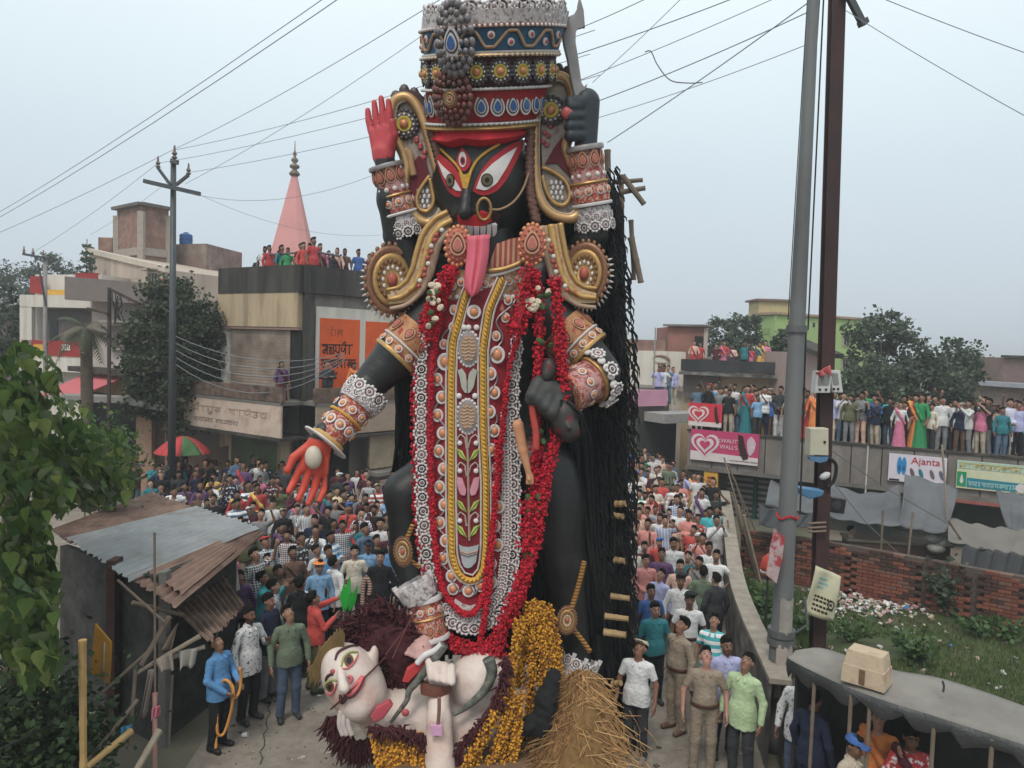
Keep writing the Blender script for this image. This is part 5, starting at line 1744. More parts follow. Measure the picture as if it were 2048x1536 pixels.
class EllSurf:
 def __init__(s,c,r,R=None):
  s.c,s.r=Vector(c),r
  s.R=R or Matrix.Identity(3)
 def hit(s,px,py,off=0.0):
  o=Vector((0,0,CAMZ))
  d=(fw*FPX+rt*(px-1024)+up*(768-py)).normalized()
  Ri=s.R.transposed()
  o2,d2=Ri@(o-s.c),Ri@d
  S=Vector((1/s.r[0],1/s.r[1],1/s.r[2]))
  oo=Vector((o2.x*S.x,o2.y*S.y,o2.z*S.z))
  dd=Vector((d2.x*S.x,d2.y*S.y,d2.z*S.z))
  A,B,Cc=dd.dot(dd),oo.dot(dd),oo.dot(oo)-1
  disc=B*B-A*Cc
  t=(-B-math.sqrt(max(0.0,disc)))/A
  p=o2+d2*t
  n=Vector((p.x*S.x**2,p.y*S.y**2,p.z*S.z**2)).normalized()
  return s.c+s.R@(p+n*off)
def resample(pts,n):
 pts=[Vector((p[0],p[1]))for p in pts]
 L=[0]
 for i in range(len(pts)-1):
  L.append(L[-1]+(pts[i+1]-pts[i]).length)
 out=[]
 for k in range(n+1):
  s=L[-1]*k/n
  i=0
  while i<len(L)-2 and L[i+1]<s:
   i+=1
  t=(s-L[i])/max(1e-6,L[i+1]-L[i])
  out.append(pts[i].lerp(pts[i+1],min(1,t)))
 return out
def decal(name,upper,lower,surf,off,mat,parent,nu=16,nv=5,base=0.0):
 """raised patch between two pixel curves, laid on a surface; off = how proud it stands"""
 U,Lw=resample(upper,nu),resample(lower,nu)
 front=lambda u,v:surf(*(U[round(u*nu)].lerp(Lw[round(u*nu)],v)),off)
 back=lambda u,v:surf(*(U[round(u*nu)].lerp(Lw[round(u*nu)],v)),base)
 mb=MB()
 vs=[front(i/nu,j/nv)for i in range(nu+1)for j in range(nv+1)]
 w=nv+1
 fs=[(i*w+j,(i+1)*w+j,(i+1)*w+j+1,i*w+j+1)for i in range(nu)for j in range(nv)]
 ring=[i*w for i in range(nu+1)]+[nu*w+j for j in range(1,nv+1)]+[i*w+nv for i in range(nu-1,-1,-1)]+[j for j in range(nv-1,0,-1)]
 n=len(vs)
 vs+=[back((r//w)/nu,(r%w)/nv)for r in ring]
 k=len(ring)
 fs+=[(ring[i],ring[(i+1)%k],n+(i+1)%k,n+i)for i in range(k)]
 mb.add(vs,fs)
 return mb.obj(name,mat,parent,smooth=False)
def plate(name,poly,Y,th,mat,parent,bev=0.0):
 """cut-out board in the place of the pixel outline at depth Y, th thick, with chamfered front"""
 pts=[P(x,y,Y)for x,y in poly]
 mb=MB()
 if bev:
  c=sum(pts,Vector())/len(pts)
  n=len(pts)
  fr=[]
  for i,p in enumerate(pts):
   t=(pts[(i+1)%n]-pts[i-1]).normalized()
   nn=Vector((-t.z,0,t.x))
   if nn.dot(c-p)<0:
    nn=-nn
   fr.append(p+nn*bev+Vector((0,-bev,0)))
  bk=[p+Vector((0,th,0))for p in pts]
  fs=[tuple(range(n)),tuple(range(2*n,3*n))[::-1]]
  for i in range(n):
   j=(i+1)%n
   fs+=[(i,j,n+j,n+i),(n+i,n+j,2*n+j,2*n+i)]
  mb.add(fr+pts+bk,fs)
 else:
  mb.prism(pts,(0,th,0))
 return mb.obj(name,mat,parent)
def rod(name,path,Y,r,mat,parent,n=8,closed=False,sm=6,flat=None):
 """round moulding along a pixel path"""
 Yf=Y if callable(Y)else(lambda x,y:Y)
 pts=[P(x,y,Yf(x,y))for x,y in path]
 if sm>1:
  pts=densify(pts+([pts[0]]if closed else[]),sm)
  if closed:
   pts=pts[:-1]
 mb=MB()
 if isinstance(r,tuple):
  k=len(pts)-1
  r=[r[0]+(r[1]-r[0])*i/k for i in range(k+1)]
 mb.tube(pts,r,n,closed=closed,flat=flat)
 return mb.obj(name,mat,parent,smooth=True)
def set_at(name,mesh,parent,p,s=1.0,R=None,col=None):
 o=put(name,mesh,parent,True)
 o.location=p
 o.scale=(s,)*3 if not hasattr(s,'__len__')else s
 if R is not None:
  o.rotation_euler=R.to_euler()if isinstance(R,Matrix)else R
 return o
RX=Matrix.Rotation(math.radians(90),3,'X')
def fring(mb,n,r0,r1,rad,z,squash=0.6):
 for i in range(n):
  a=2*math.pi*i/n
  mb.ball(RX@Vector(((r0+r1)/2*math.cos(a),(r0+r1)/2*math.sin(a),z)),(rad,rad*squash,rad),6,4)
def rosette_mesh(name,kind):
 mb=MB()
 if kind=='lace':
  mb.lathe([(0.0,0.03),(0.95,0.03),(1.0,0.08),(0.82,0.14),(0.78,0.08),(0.5,0.08),(0.46,0.16),(0.34,0.16),(0.3,0.1),(0.0,0.1)][::-1],(0,0,0),14,RX)
  fring(mb,9,0.9,0.95,0.26,0.06)
  mb.cur=1
  mb.lathe([(0.74,0.1),(0.52,0.1)],(0,-0.004,0),14,RX)
  mb.ball((0,-0.14,0),(0.2,0.12,0.2),8,4)
  return mb.mesh(name,[IWHITE,M('lace_hollow',(0.26,0.17,0.17),rough=0.8)],True)
 if kind=='boss':
  mb.cur=0
  mb.lathe([(1.0,0.0),(1.0,0.12),(0.86,0.2),(0.74,0.1),(0.0,0.08)],(0,0,0),16,RX)
  mb.cur=1
  mb.ball((0,-0.12,0),(0.62,0.4,0.62),12,7)
  return mb.mesh(name,[IWHITE,PEACH],True)
 if kind=='flower':
  fring(mb,18,0.92,0.94,0.16,0.04)
  mb.lathe([(0.95,0.0),(0.95,0.05),(0.72,0.09),(0.0,0.08)],(0,0,0),18,RX)
  mb.cur=1
  fring(mb,12,0.66,0.68,0.09,0.14)
  mb.cur=2
  mb.lathe([(0.55,0.05),(0.55,0.16),(0.47,0.2),(0.4,0.14),(0.0,0.12)],(0,0,0),16,RX)
  mb.cur=3
  mb.ball((0,-0.15,0),(0.32,0.26,0.32),10,6)
  return mb.mesh(name,[DKSIL,IWHITE,M('medal_yellow',(0.5,0.4,0.08)),PEACH],True)
 if kind=='cog':
  fring(mb,26,0.97,0.99,0.09,0.05)
  mb.lathe([(0.96,0.0),(0.96,0.08),(0.86,0.13),(0.78,0.07),(0.0,0.07)],(0,0,0),26,RX)
  mb.cur=1
  mb.lathe([(0.74,0.07),(0.74,0.12),(0.64,0.19),(0.55,0.1),(0.0,0.1)],(0,0,0),26,RX)
  mb.cur=0
  fring(mb,18,0.5,0.52,0.07,0.14)
  mb.cur=2
  fring(mb,12,0.34,0.36,0.065,0.16)
  mb.cur=3
  mb.ball((0,-0.14,0),(0.2,0.18,0.2),10,6)
  return mb.mesh(name,[M('copper_rim',(0.24,0.12,0.07),rough=0.45,metal=0.4,var=0.4,scale=16),GOLD,IWHITE,M('medal_red',(0.4,0.1,0.07),rough=0.35)],True)
 if kind in('drop','dropr'):
  def drop(r,z0,z1,c):
   pts=[]
   for i in range(20):
    t=2*math.pi*i/20
    rr=r
    x=rr*math.sin(t)*(1-0.42*max(0,math.cos(t))**1.5)*0.72
    z=rr*math.cos(t)*(1.25 if math.cos(t)>0 else 0.85)
    pts.append(Vector((x,-z0,z)))
   mb.cur=c
   mb.prism(pts,(0,-(z1-z0),0))
  drop(1.0,0.0,0.08,0)
  drop(0.78,0.08,0.13,1)
  drop(0.62,0.13,0.17,0)
  drop(0.46,0.17,0.26,2)
  return mb.mesh(name,[IWHITE,DKSIL,IBLUE]if kind=='drop' else[M('drop_gold',(0.5,0.27,0.16),rough=0.45,metal=0.2),IMAR,M('drop_rose',(0.45,0.14,0.12),rough=0.4)],False)
ME={k:rosette_mesh(n_,k)for k,n_ in(('lace','rosette'),('boss','bead_medallion'),('flower','flower_medallion'),('cog','toothed_disc'),('drop','teardrop_gem'),('dropr','rose_gem'))}
# ---- trunk and legs
s=SDF((-2.2,9.3,0.9),(2.4,11.7,7.8),0.045)
pt=lambda px,py,Y:np.array(P(px,py,Y))
s.ell(pt(975,640,10.75),(0.95,0.48,0.75),0.2)
s.ell(pt(968,800,10.75),(0.78,0.44,0.9),0.3)
s.ell(pt(985,930,10.75),(0.92,0.46,0.6),0.3)
s.cone(pt(985,590,10.75),pt(975,470,10.75),0.42,0.36,0.2)
s.chain([pt(905,930,10.85),pt(812,985,10.65),pt(816,1110,10.55),pt(858,1265,10.15)],[0.5,0.30,0.24,0.17],0.12)
s.chain([pt(1075,930,10.7),pt(1128,1130,10.55),pt(1156,1330,10.45)],[0.45,0.29,0.19],0.12)
s.ell(pt(1128,1030,10.55),(0.28,0.32,0.85),0.2)
put('torso_and_legs',s.mesh('torso_and_legs',BLACK),idol)
for nme,foot,toe,w in(('foot',(1152,1345,10.4),(1120,1392,10.0),0.17),('foot',(858,1270,10.0),(840,1300,9.7),0.16)):
 s=SDF(pt(*toe)-0.55,pt(*foot)+0.45,0.03)
 a,b=pt(*foot),pt(*toe)
 s.cone(a,b,w,w*0.85,0.05)
 d=unit(b-a)
 sd_=unit(np.cross(d,(0,0,1)))
 for i in range(5):
  s.cone(b+sd_*(i-2)*0.065,b+sd_*(i-2)*0.07+d*(0.17-0.02*abs(i-1)),0.045,0.035,0.02)
 put(nme,s.mesh(nme,M('foot_pink',(0.55,0.33,0.3),rough=0.6)),idol)
 # ---- head
HYAW=Matrix.Rotation(math.radians(-22),3,'Z')
hc=P(966,372,10.85)
HS=EllSurf(hc,(0.72,0.80,1.02),HYAW)
s=SDF(np.array(hc)-1.35,np.array(hc)+1.35,0.035)
Rm=np.array(HYAW)
s.ell(np.array(hc),(0.72,0.80,1.02),0.05,R=Rm)
s.ell(np.array(hc+HYAW@Vector((0,-0.42,-0.72))),(0.36,0.3,0.32),0.2,R=Rm)
def hp_(px,py,off=0.0):
 return np.array(HS.hit(px,py,off))
s.chain([hp_(934,372,-0.02),hp_(936,398,0.06),hp_(938,420,0.15)],[0.05,0.075,0.105],0.05)
s.ell(hp_(926,424,0.06),(0.08,0.08,0.07),0.04)
s.ell(hp_(954,424,0.06),(0.09,0.09,0.08),0.04)
def chin(V):
 U=(V-np.array(hc))@Rm
 t=np.clip(-U[:,2]/1.0,0,1.1)
 U[:,0]*=1-0.34*t**1.6
 return U@Rm.T+np.array(hc)
head=put('head',s.mesh('head',BLACK,post=chin),idol)
H_=lambda px,py,off=0.0:HS.hit(px,py,off)
R1=lambda L:[Z1(*q)for q in L]
decal('eye_paint',R1([(840,1300),(862,1230),(905,1150),(965,1080),(1050,1015),(1120,975),(1195,955)]),R1([(840,1305),(890,1335),(950,1330),(1010,1295),(1065,1225),(1130,1100),(1195,958)]),H_,0.022,IRED,head)
decal('eye_paint',R1([(590,1030),(640,1070),(690,1110),(735,1165),(765,1220),(778,1300)]),R1([(590,1032),(610,1140),(640,1235),(680,1310),(730,1345),(778,1345)]),H_,0.022,IRED,head)
e1=decal('eye',R1([(862,1285),(895,1195),(970,1120),(1050,1060),(1128,1012)]),R1([(862,1288),(925,1302),(995,1255),(1060,1150),(1128,1015)]),H_,0.036,IWHITE,head)
e2=decal('eye',R1([(612,1100),(640,1135),(700,1190),(745,1265),(765,1302)]),R1([(612,1104),(650,1205),(695,1272),(735,1302),(765,1305)]),H_,0.036,IWHITE,head)
def disc_on(name,cx,cy,rx,ry,off,mat,parent,surf=H_):
 up_=[(cx+rx*math.cos(math.pi-math.pi*i/14),cy-ry*math.sin(math.pi*i/14))for i in range(15)]
 lo_=[(cx+rx*math.cos(math.pi-math.pi*i/14),cy+ry*math.sin(math.pi*i/14))for i in range(15)]
 return decal(name,up_,lo_,surf,off,mat,parent,14,4)
IRIS=M('iris_brown',(0.13,0.10,0.05),rough=0.4)
PUP=M('pupil',(0.012,0.01,0.01),rough=0.3)
for cx,cy,rx,ry,e in((973,361,11.5,13,e1),(904,362,8,13.5,e2)):
 disc_on('iris_ring',cx,cy,rx,ry,0.046,PUP,e)
 disc_on('iris',cx,cy,rx*0.8,ry*0.8,0.054,IRIS,e)
 disc_on('pupil',cx,cy,rx*0.38,ry*0.38,0.062,PUP,e)
t3=decal('third_eye',[(915,322),(917,312),(922,303),(926,296),(931,303),(938,312),(942,322)],[(915,323),(917,333),(922,340),(929,344),(935,340),(940,333),(942,323)],H_,0.03,IRED,head)
disc_on('third_eye_white',927,321,7,15,0.042,IWHITE,t3)
disc_on('third_eye_rim',927.5,324,4.6,8,0.050,IRED,t3)
disc_on('third_eye_pupil',927.5,324,2.6,4.8,0.058,PUP,t3)
def on_head_rod(name,path,r,mat,off=0.02,n=6,sm=5):
 pts=densify([H_(x,y,off)for x,y in path],sm)
 mb=MB()
 mb.tube(pts,r,n)
 return mb.obj(name,mat,head,smooth=True)
on_head_rod('gold_line',R1([(795,1245),(830,1165),(870,1095),(940,1035),(1015,990)]),0.02,GOLDY)
on_head_rod('gold_line',R1([(790,1240),(745,1150),(700,1095),(650,1045),(615,1010)]),0.018,GOLDY)
decal('nose_bridge',R1([(752,1180),(775,1195),(800,1195),(835,1170)]),R1([(778,1280),(785,1288),(800,1288),(808,1280)]),H_,0.05,GOLDY,head)
on_head_rod('cheek_line',R1([(760,1330),(770,1400),(765,1440)]),0.012,IMAR)
decal('mouth',[Z2(705,30),Z2(760,20),Z2(840,40),Z2(930,10),Z2(1010,20)],[Z2(705,35),Z2(770,150),Z2(860,195),Z2(960,140),Z2(1010,30)],H_,0.08,M('mouth_dark',(0.035,0.008,0.01),rough=0.5),head,base=-0.05)
decal('upper_lip',[Z2(760,15),Z2(800,5),Z2(840,25),Z2(890,0),Z2(945,15)],[Z2(770,75),Z2(820,95),Z2(850,95),Z2(900,80),Z2(950,55)],H_,0.15,M('lip_red',(0.5,0.03,0.04),rough=0.45),head,base=0.0)
tx=[785,815,850,885,920,950,982]
for i in range(6):
 x0,x1=tx[i]+2,tx[i+1]-2
 top=lambda x:84-12*((x-880)/100)**2+0.0
 bot=lambda x:182-50*((x-868)/105)**2
 decal('tooth',[Z2(x0,top(x0)),Z2((x0+x1)/2,top((x0+x1)/2)),Z2(x1,top(x1))],[Z2(x0+3,bot(x0)-8),Z2((x0+x1)/2,bot((x0+x1)/2)),Z2(x1-3,bot(x1)-8)],H_,0.16,IWHITE,head,6,3,base=0.05)
tu=lambda k:[Z2(798-0.02*k*800,165),Z2(795,280),Z2(785,420),Z2(778,520),Z2(790,560),Z2(830,592)]
yt=9.84
lft,rgt=[Z2(800,178),Z2(796,300),Z2(783,430),Z2(778,520),Z2(790,565),Z2(832,594)],[Z2(955,165),Z2(948,300),Z2(925,430),Z2(900,520),Z2(880,565),Z2(832,594)]
U,Lw=resample(lft,14),resample(rgt,14)
mb=MB()
def tong(u,v):
 i=round(u*14)
 q_=U[i].lerp(Lw[i],v)
 dep=9.92-0.10*math.sin(math.pi*min(1,max(0,v)))+0.07*math.exp(-((v-0.5)/0.07)**2)-0.06*u
 return P(q_[0],q_[1],dep)
mb.grid(tong,14,16,thick=(0,0.09,0))
mb.obj('tongue',IPINK,head,smooth=True)
ringp=[H_(966+11*math.cos(a),414+19*math.sin(a),0.16)for a in[2*math.pi*i/20 for i in range(20)]]
mb=MB()
mb.tube(ringp,0.02,6,closed=True)
mb.obj('nose_ring',GOLD,head,smooth=True)
on_head_rod('nose_chain',[(976,416),(995,417),(1018,405),(1036,382),(1048,350),(1057,312)],0.016,M('chain_tan',(0.3,0.2,0.12)),off=0.07)
decal('red_headband',[(859,262),(880,266),(905,270),(935,270),(975,266),(1020,260),(1062,252)],[(866,278),(885,292),(908,297),(930,290),(960,294),(1010,288),(1060,272)],H_,0.17,M('headband_red',(0.5,0.02,0.03),rough=0.7),head,20,5)
# ---- crown
axb,axt=P(964,256,10.72),P(992,26,10.22)
HTC=(axt-axb).length
axd=Vector((-math.sin(math.radians(3.5)),-math.sin(math.radians(19)),0.93)).normalized()
_x=(Vector((1,0,0))-axd*axd.x).normalized()
_y=axd.cross(_x)
CR=Matrix((_x,_y,(axt-axb).normalized())).transposed()
rad_at=lambda t:0.735+(0.945-0.735)*min(1,t*1.12)**0.8
crown=thing('tmp','x','x')
bpy.data.objects.remove(crown)
def crown_band(name,t0,t1,out,mat,parent=None,n=56,lip=0.0):
 r0_,r1_=rad_at(t0)+out,rad_at(t1)+out
 mb=MB()
 mb.lathe([(r0_-0.10,t0*HTC),(r0_,t0*HTC),((r0_+r1_)/2+lip,(t0+t1)/2*HTC),(r1_,t1*HTC),(r1_-0.1,t1*HTC)],axb,n,CR)
 return smooth_by_angle(mb.obj(name,mat,parent or idol),50)
core=crown_band('crown',0.0,0.9,0.0,IMAR)
crown=core
crown_band('gold_trim',0.0,0.045,0.05,GOLD,crown,lip=0.04)
crown_band('gold_trim',0.05,0.075,0.035,IWHITE,crown,lip=0.02)
crown_band('red_band',0.08,0.34,0.012,M('crown_red',(0.3,0.018,0.025),rough=0.7),crown)
crown_band('gold_trim',0.345,0.37,0.05,IWHITE,crown,lip=0.02)
crown_band('maroon_band',0.375,0.61,0.012,M('crown_maroon',(0.055,0.01,0.016),rough=0.7),crown)
crown_band('gold_trim',0.615,0.645,0.05,GOLD,crown,lip=0.02)
crown_band('white_trim',0.648,0.665,0.04,IWHITE,crown)
crown_band('blue_band',0.67,0.845,0.012,ITEAL,crown)
crown_band('gold_trim',0.848,0.872,0.045,M('orange_trim',(0.4,0.13,0.07)),crown)
lb=crown_band('lace_band',0.875,0.985,0.03,LACE,crown)
def crown_pt(t,ang,out=0.0):
 r=rad_at(t)+out
 return axb+CR@Vector((r*math.cos(ang),r*math.sin(ang),t*HTC))
def crown_rot(ang):
 n=_x*math.cos(ang)+_y*math.sin(ang)
 z=axd
 x=(-n).cross(z).normalized()
 return Matrix((x,-n,z)).transposed()
A0=math.radians(-90-22)
dot0=MB().ball((0,0,0),(1,1,1),6,4).mesh('pearl',IWHITE,True)
for k in range(-4,6):
 an=A0+math.radians(19)*(k+0.5)+math.radians(5)
 if True:
  set_at('flower_medallion',ME['flower'],crown,crown_pt(0.5,an,0.03),0.155,crown_rot(an))
for k in range(-6,8):
 an=A0+math.radians(14.5)*(k+0.5)
 if k not in(0,-1):
  set_at('teardrop_gem',ME['drop'],crown,crown_pt(0.205,an,0.02),0.135,crown_rot(an))
for k in range(-16,17):
 an=A0+math.radians(5.6)*k
 set_at('lace_rosette',ME['lace'],lb,crown_pt(1.0,an,0.0),0.085+0.02*math.sin(k*1.7),crown_rot(an))
for t_,k_ in((0.36,44),(0.63,44),(0.062,38),(0.86,48)):
 for i in range(k_):
  an=A0+math.radians(-92+184*i/(k_-1))
  set_at('pearl',dot0,crown,crown_pt(t_,an,0.055),0.022,None)
mb=MB()
pts=[]
for i in range(0,200):
 an=A0+math.radians(-95+i*0.95)
 w=math.sin(i*0.19)
 pts.append(crown_pt(0.757+0.062*max(-1,min(1,w*1.25)),an,0.035))
mb.tube(pts,0.02,6)
mb.obj('scroll',M('scroll_tan',(0.4,0.25,0.15)),crown,smooth=True)
dot=MB().ball((0,0,0),(1,0.6,1),10,6).mesh('pearl',IWHITE,True)
dotr=MB().ball((0,0,0),(1,0.6,1),10,6).mesh('pearl_red',M('pearl_red',(0.4,0.08,0.08),rough=0.3),True)
for i in range(12):
 an=A0+math.radians(-95+(8.3+i*16.53)*0.95)
 z_o=-0.028 if i%2==0 else 0.03
 set_at('pearl',dot,crown,crown_pt(0.757+z_o,an,0.03),0.05,crown_rot(an))
 set_at('pearl',dotr,crown,crown_pt(0.757+z_o,an,0.055),0.027,crown_rot(an))
for t_,sc_b,kind in((0.735,0.33,'drop'),(0.30,0.30,'cog')):
 an=A0-math.radians(2)
 R_=crown_rot(an)
 p0=crown_pt(t_,an,0.14)
 mb=MB()
 for ring,(rr,cnt,br,dz)in enumerate(((1.0,20,0.17,0.0),(0.78,16,0.13,0.07),(0.56,12,0.10,0.12))):
  for i in range(cnt):
   a=2*math.pi*i/cnt
   z_=math.cos(a)*rr*(1.35 if(kind=='drop' and math.cos(a)>0)else 1.05)
   x_=math.sin(a)*rr*(0.72 if kind=='drop' else 0.85)
   mb.ball((x_*sc_b,-dz*sc_b*2,z_*sc_b),(br*sc_b,br*sc_b*0.7,br*sc_b*1.15),6,4)
 br_=put('brooch',mb.mesh('brooch',M('brooch_silver',(0.2,0.18,0.185),rough=0.4,metal=0.45,var=0.4,scale=22)if kind=='drop' else M('brooch_copper',(0.16,0.07,0.06),rough=0.4,metal=0.4),True),crown)
 br_.location=p0
 br_.rotation_euler=R_.to_euler()
 set_at('brooch_gem',ME[kind],crown,crown_pt(t_-0.01,an,0.20),sc_b*(0.5 if kind=='drop' else 0.36),R_)
 # ---- tall ear ornaments
earL=[(300,760),(320,690),(380,660),(440,700),(490,800),(530,950),(560,1080),(590,1200),(625,1350),(620,1450),(570,1512),(510,1522),(450,1482),(410,1410),(380,1300),(382,1220),(392,1130),(372,1050),(342,985),(312,930),(296,850)]
earR=[(1280,900),(1290,740),(1330,600),(1400,520),(1470,540),(1508,640),(1506,750),(1494,900),(1470,1000),(1490,1080),(1525,1180),(1545,1320),(1550,1440),(1500,1492),(1400,1470),(1330,1400),(1292,1280),(1278,1100)]
for side,(eo,Y,fr_)in enumerate(((earL,10.55,[(270,860),(262,760),(285,660),(345,600),(410,605),(465,660),(505,740),(540,850),(575,960),(605,1070),(640,1200),(668,1330)]),(earR,10.55,[(1262,1250),(1255,1100),(1250,950),(1250,800),(1262,690),(1300,560),(1350,480),(1420,455),(1490,480),(1535,560),(1545,650)]))):
 o=[Z1(*q)for q in eo]
 mx_=sum(q[0]for q in o)/len(o)
 o=[(mx_+(q[0]-mx_)*1.13,q[1])for q in o]
 ear=plate('ear_ornament',o,Y,0.1,GREYF,idol)
 rod('gold_rim',o,Y-0.04,0.072,M('ear_gold',(0.5,0.31,0.15),rough=0.4,metal=0.45,var=0.2,scale=8),ear,closed=True,sm=4)
 cx_,cy_=sum(q[0]for q in o)/len(o),sum(q[1]for q in o)/len(o)
 rod('cream_rim',[(q[0]+(cx_-q[0])*0.16,q[1]+(cy_-q[1])*0.06)for q in o],Y-0.05,0.022,M('cream_foil',(0.5,0.42,0.34),rough=0.5),ear,closed=True,sm=4,n=6)
 if side==0:
  rod('gold_scroll',[Z1(q[0],q[1])for q in((545,1200),(480,1290),(455,1370),(480,1430),(530,1440),(570,1380),(560,1290),(545,1220))],Y-0.05,0.03,GOLD,ear,sm=5)
  rod('peacock_neck',[Z1(q[0],q[1])for q in((350,1050),(380,1030),(410,1060),(420,1130),(435,1200))],Y-0.05,0.05,M('peacock_tan',(0.4,0.24,0.13),rough=0.5),ear)
  inner_=plate('red_inlay',[Z1(*q)for q in((425,1120),(470,1060),(520,1100),(545,1200),(470,1300),(440,1400),(425,1380),(410,1290))],Y-0.03,0.03,IMAR,ear)
  beads=[(455,945),(480,990),(510,1040),(480,1005),(455,960),(505,1075)]
  gemc=(370,850)
 else:
  rod('gold_scroll',[Z1(q[0],q[1])for q in((1310,1140),(1400,1180),(1480,1250),(1500,1340),(1460,1400),(1390,1380),(1340,1300),(1315,1200))],Y-0.05,0.03,GOLD,ear,sm=5)
  rod('peacock_neck',[Z1(q[0],q[1])for q in((1500,920),(1475,960),(1480,1030),(1520,1100),(1535,1180))],Y-0.05,0.05,M('peacock_tan'),ear)
  inner_=plate('red_inlay',[Z1(*q)for q in((1390,1010),(1450,930),(1480,1050),(1530,1180),(1535,1260),(1480,1180),(1410,1110),(1330,1120))],Y-0.03,0.03,IMAR,ear)
  beads=[(1345,830),(1370,860),(1330,905),(1355,925),(1320,965),(1345,990),(1375,845)]
  gemc=(1370,755)
 set_at('flower_medallion',ME['flower'],ear,P(*Z1(*gemc),Y-0.03),0.20,None)
 for bx,by in beads:
  set_at('bead',dotr,ear,P(*Z1(bx,by),Y-0.02),0.036,None)
 c_=(500,1360)if side==0 else(1410,1300)
 for i in range(4):
  for j in range(3):
   set_at('pearl',dot,ear,P(*Z1(c_[0]-35+j*32+(i%2)*10,c_[1]-55+i*35),Y-0.03),(0.022,0.02,0.034),None)
 fr_px=resample([Z1(*q)for q in fr_],15 if side==0 else 17)
 petal=MB().ball((0,0,0),(0.075,0.035,0.1),8,5).mesh('fringe_petal',DKSIL,True)
 for i,q_ in enumerate(fr_px):
  set_at('fringe_petal',petal,ear,P(q_[0]+3,q_[1]+6,Y+0.03),1.0,None)
 mb=MB()
 mb.tube([P(q_[0]+(8 if side==0 else 7),q_[1]+12,Y+0.02)for q_ in fr_px],0.075,8)
 mb.obj('fringe_backing',M('fringe_dark',(0.06,0.03,0.03)),ear,smooth=True)
for path in([Z1(560,900),Z1(590,1000),Z1(620,1120),Z1(650,1260),Z1(685,1420)],[Z1(1235,600),Z1(1232,800),Z1(1228,1000),Z1(1225,1200),Z1(1235,1350),Z1(1270,1500)]):
 mb=MB()
 pts=densify([P(x,y,10.42)for x,y in path],14)
 for i,p in enumerate(pts[::2]):
  mb.ball(p,(0.085,0.05,0.06),6,4,Matrix.Rotation(0.6 if i%2 else-0.6,3,'Y'))
 mb.tube(pts,0.045,6)
 mb.obj('braided_edge',M('braid_brown',(0.15,0.075,0.06),rough=0.5,metal=0.3,var=0.4,scale=20),idol,smooth=True)
 # ---- arms
def arm(name,pts,rads,h=0.035):
 A=np.array(pts)
 s=SDF(A.min(0)-max(rads)-0.15,A.max(0)+max(rads)+0.15,h)
 s.chain(list(A),rads,0.08)
 return put(name,s.mesh(name,BLACK),idol)
def hand(name,wrist,d,w,n,size,mode,palm_col,thumb=1,curl=0.0,parent=None,slim=1.0):
 """wrist point, finger direction d, across w, palm normal n (towards viewer)"""
 wrist=np.array(wrist)
 d,w,n=unit(d),unit(w)*slim,unit(n)
 S=size
 c=wrist+d*0.5*S
 s=SDF(c-1.05*S,c+1.05*S,0.02)
 s.cone(wrist-d*0.15*S,wrist+d*0.1*S,0.15*S,0.16*S,0.05)
 for a in(-1,0,1):
  s.cone(wrist+d*0.05*S+w*a*0.1*S,wrist+d*0.46*S+w*a*0.17*S,0.11*S,0.085*S,0.05)
 if mode=='open':
  for i,(o,L)in enumerate(((-0.235,0.36),(-0.08,0.46),(0.075,0.50),(0.22,0.42))):
   a=wrist+d*0.48*S+w*o*S*0.9
   b=a+d*L*0.55*S+w*o*0.14*S+n*curl*0.06*S
   e=b+d*L*0.45*S*(1-0.3*curl)+n*curl*0.25*S
   s.cone(a,b,0.064*S,0.06*S,0.006)
   s.cone(b,e,0.06*S,0.046*S,0.004)
  a=wrist+d*0.12*S+w*thumb*0.16*S
  b=a+d*0.2*S+w*thumb*0.16*S+n*0.05*S
  e=b+d*0.2*S+w*thumb*0.02*S+n*0.05*S
  s.cone(a,b,0.085*S,0.068*S,0.02)
  s.cone(b,e,0.068*S,0.05*S,0.006)
 else:
  for i,o in enumerate((-0.27,-0.09,0.09,0.27)):
   a=wrist+d*0.5*S+w*o*S
   b=a+d*0.08*S+n*0.2*S
   e=wrist+d*0.18*S+w*o*S*0.95+n*0.3*S
   s.cone(a,b,0.10*S,0.10*S,0.015)
   s.cone(b,e,0.10*S,0.085*S,0.008)
  a=wrist+d*0.15*S+w*thumb*0.3*S+n*0.1*S
  b=wrist+d*0.35*S+w*thumb*0.32*S+n*0.3*S
  s.cone(a,b,0.1*S,0.08*S,0.02)
 def cf(V):
  q=(V-wrist)@n
  t=(V-wrist)@d
  col=np.tile(np.array((0.022,0.022,0.024)),(len(V),1))
  if palm_col is not None:
   col[(q>0.01*S)&(t>-0.02*S)]=palm_col
  return col
 return put(name,s.mesh(name,BLACKV,cf),parent or idol)
arm('upper_arm',[pt(905,560,10.75),pt(830,540,10.75),pt(795,470,10.6)],[0.36,0.27,0.21])
fa1=arm('forearm',[pt(797,480,10.6),pt(782,400,10.5),pt(772,322,10.45)],[0.2,0.185,0.13])
hand('open_hand',pt(768,318,10.42),(-0.13,0.0,1.0),(0.9,-0.45,0.1),(-0.45,-0.9,0.05),0.83,'open',IPALM,thumb=1,parent=idol,slim=0.9)
arm('upper_arm',[pt(1080,560,10.75),pt(1160,530,10.75),pt(1185,460,10.6)],[0.36,0.27,0.22])
fa2=arm('forearm',[pt(1186,470,10.6),pt(1180,380,10.5),pt(1170,290,10.45)],[0.22,0.2,0.15])
hand('fist',pt(1170,292,10.42),(-0.02,0.05,1.0),(0.15,-0.1,1.0),(-0.75,-0.65,0.0),0.1,'fist',None)
s=SDF(pt(1160,240,10.4)-0.6,pt(1160,240,10.4)+0.6,0.026)
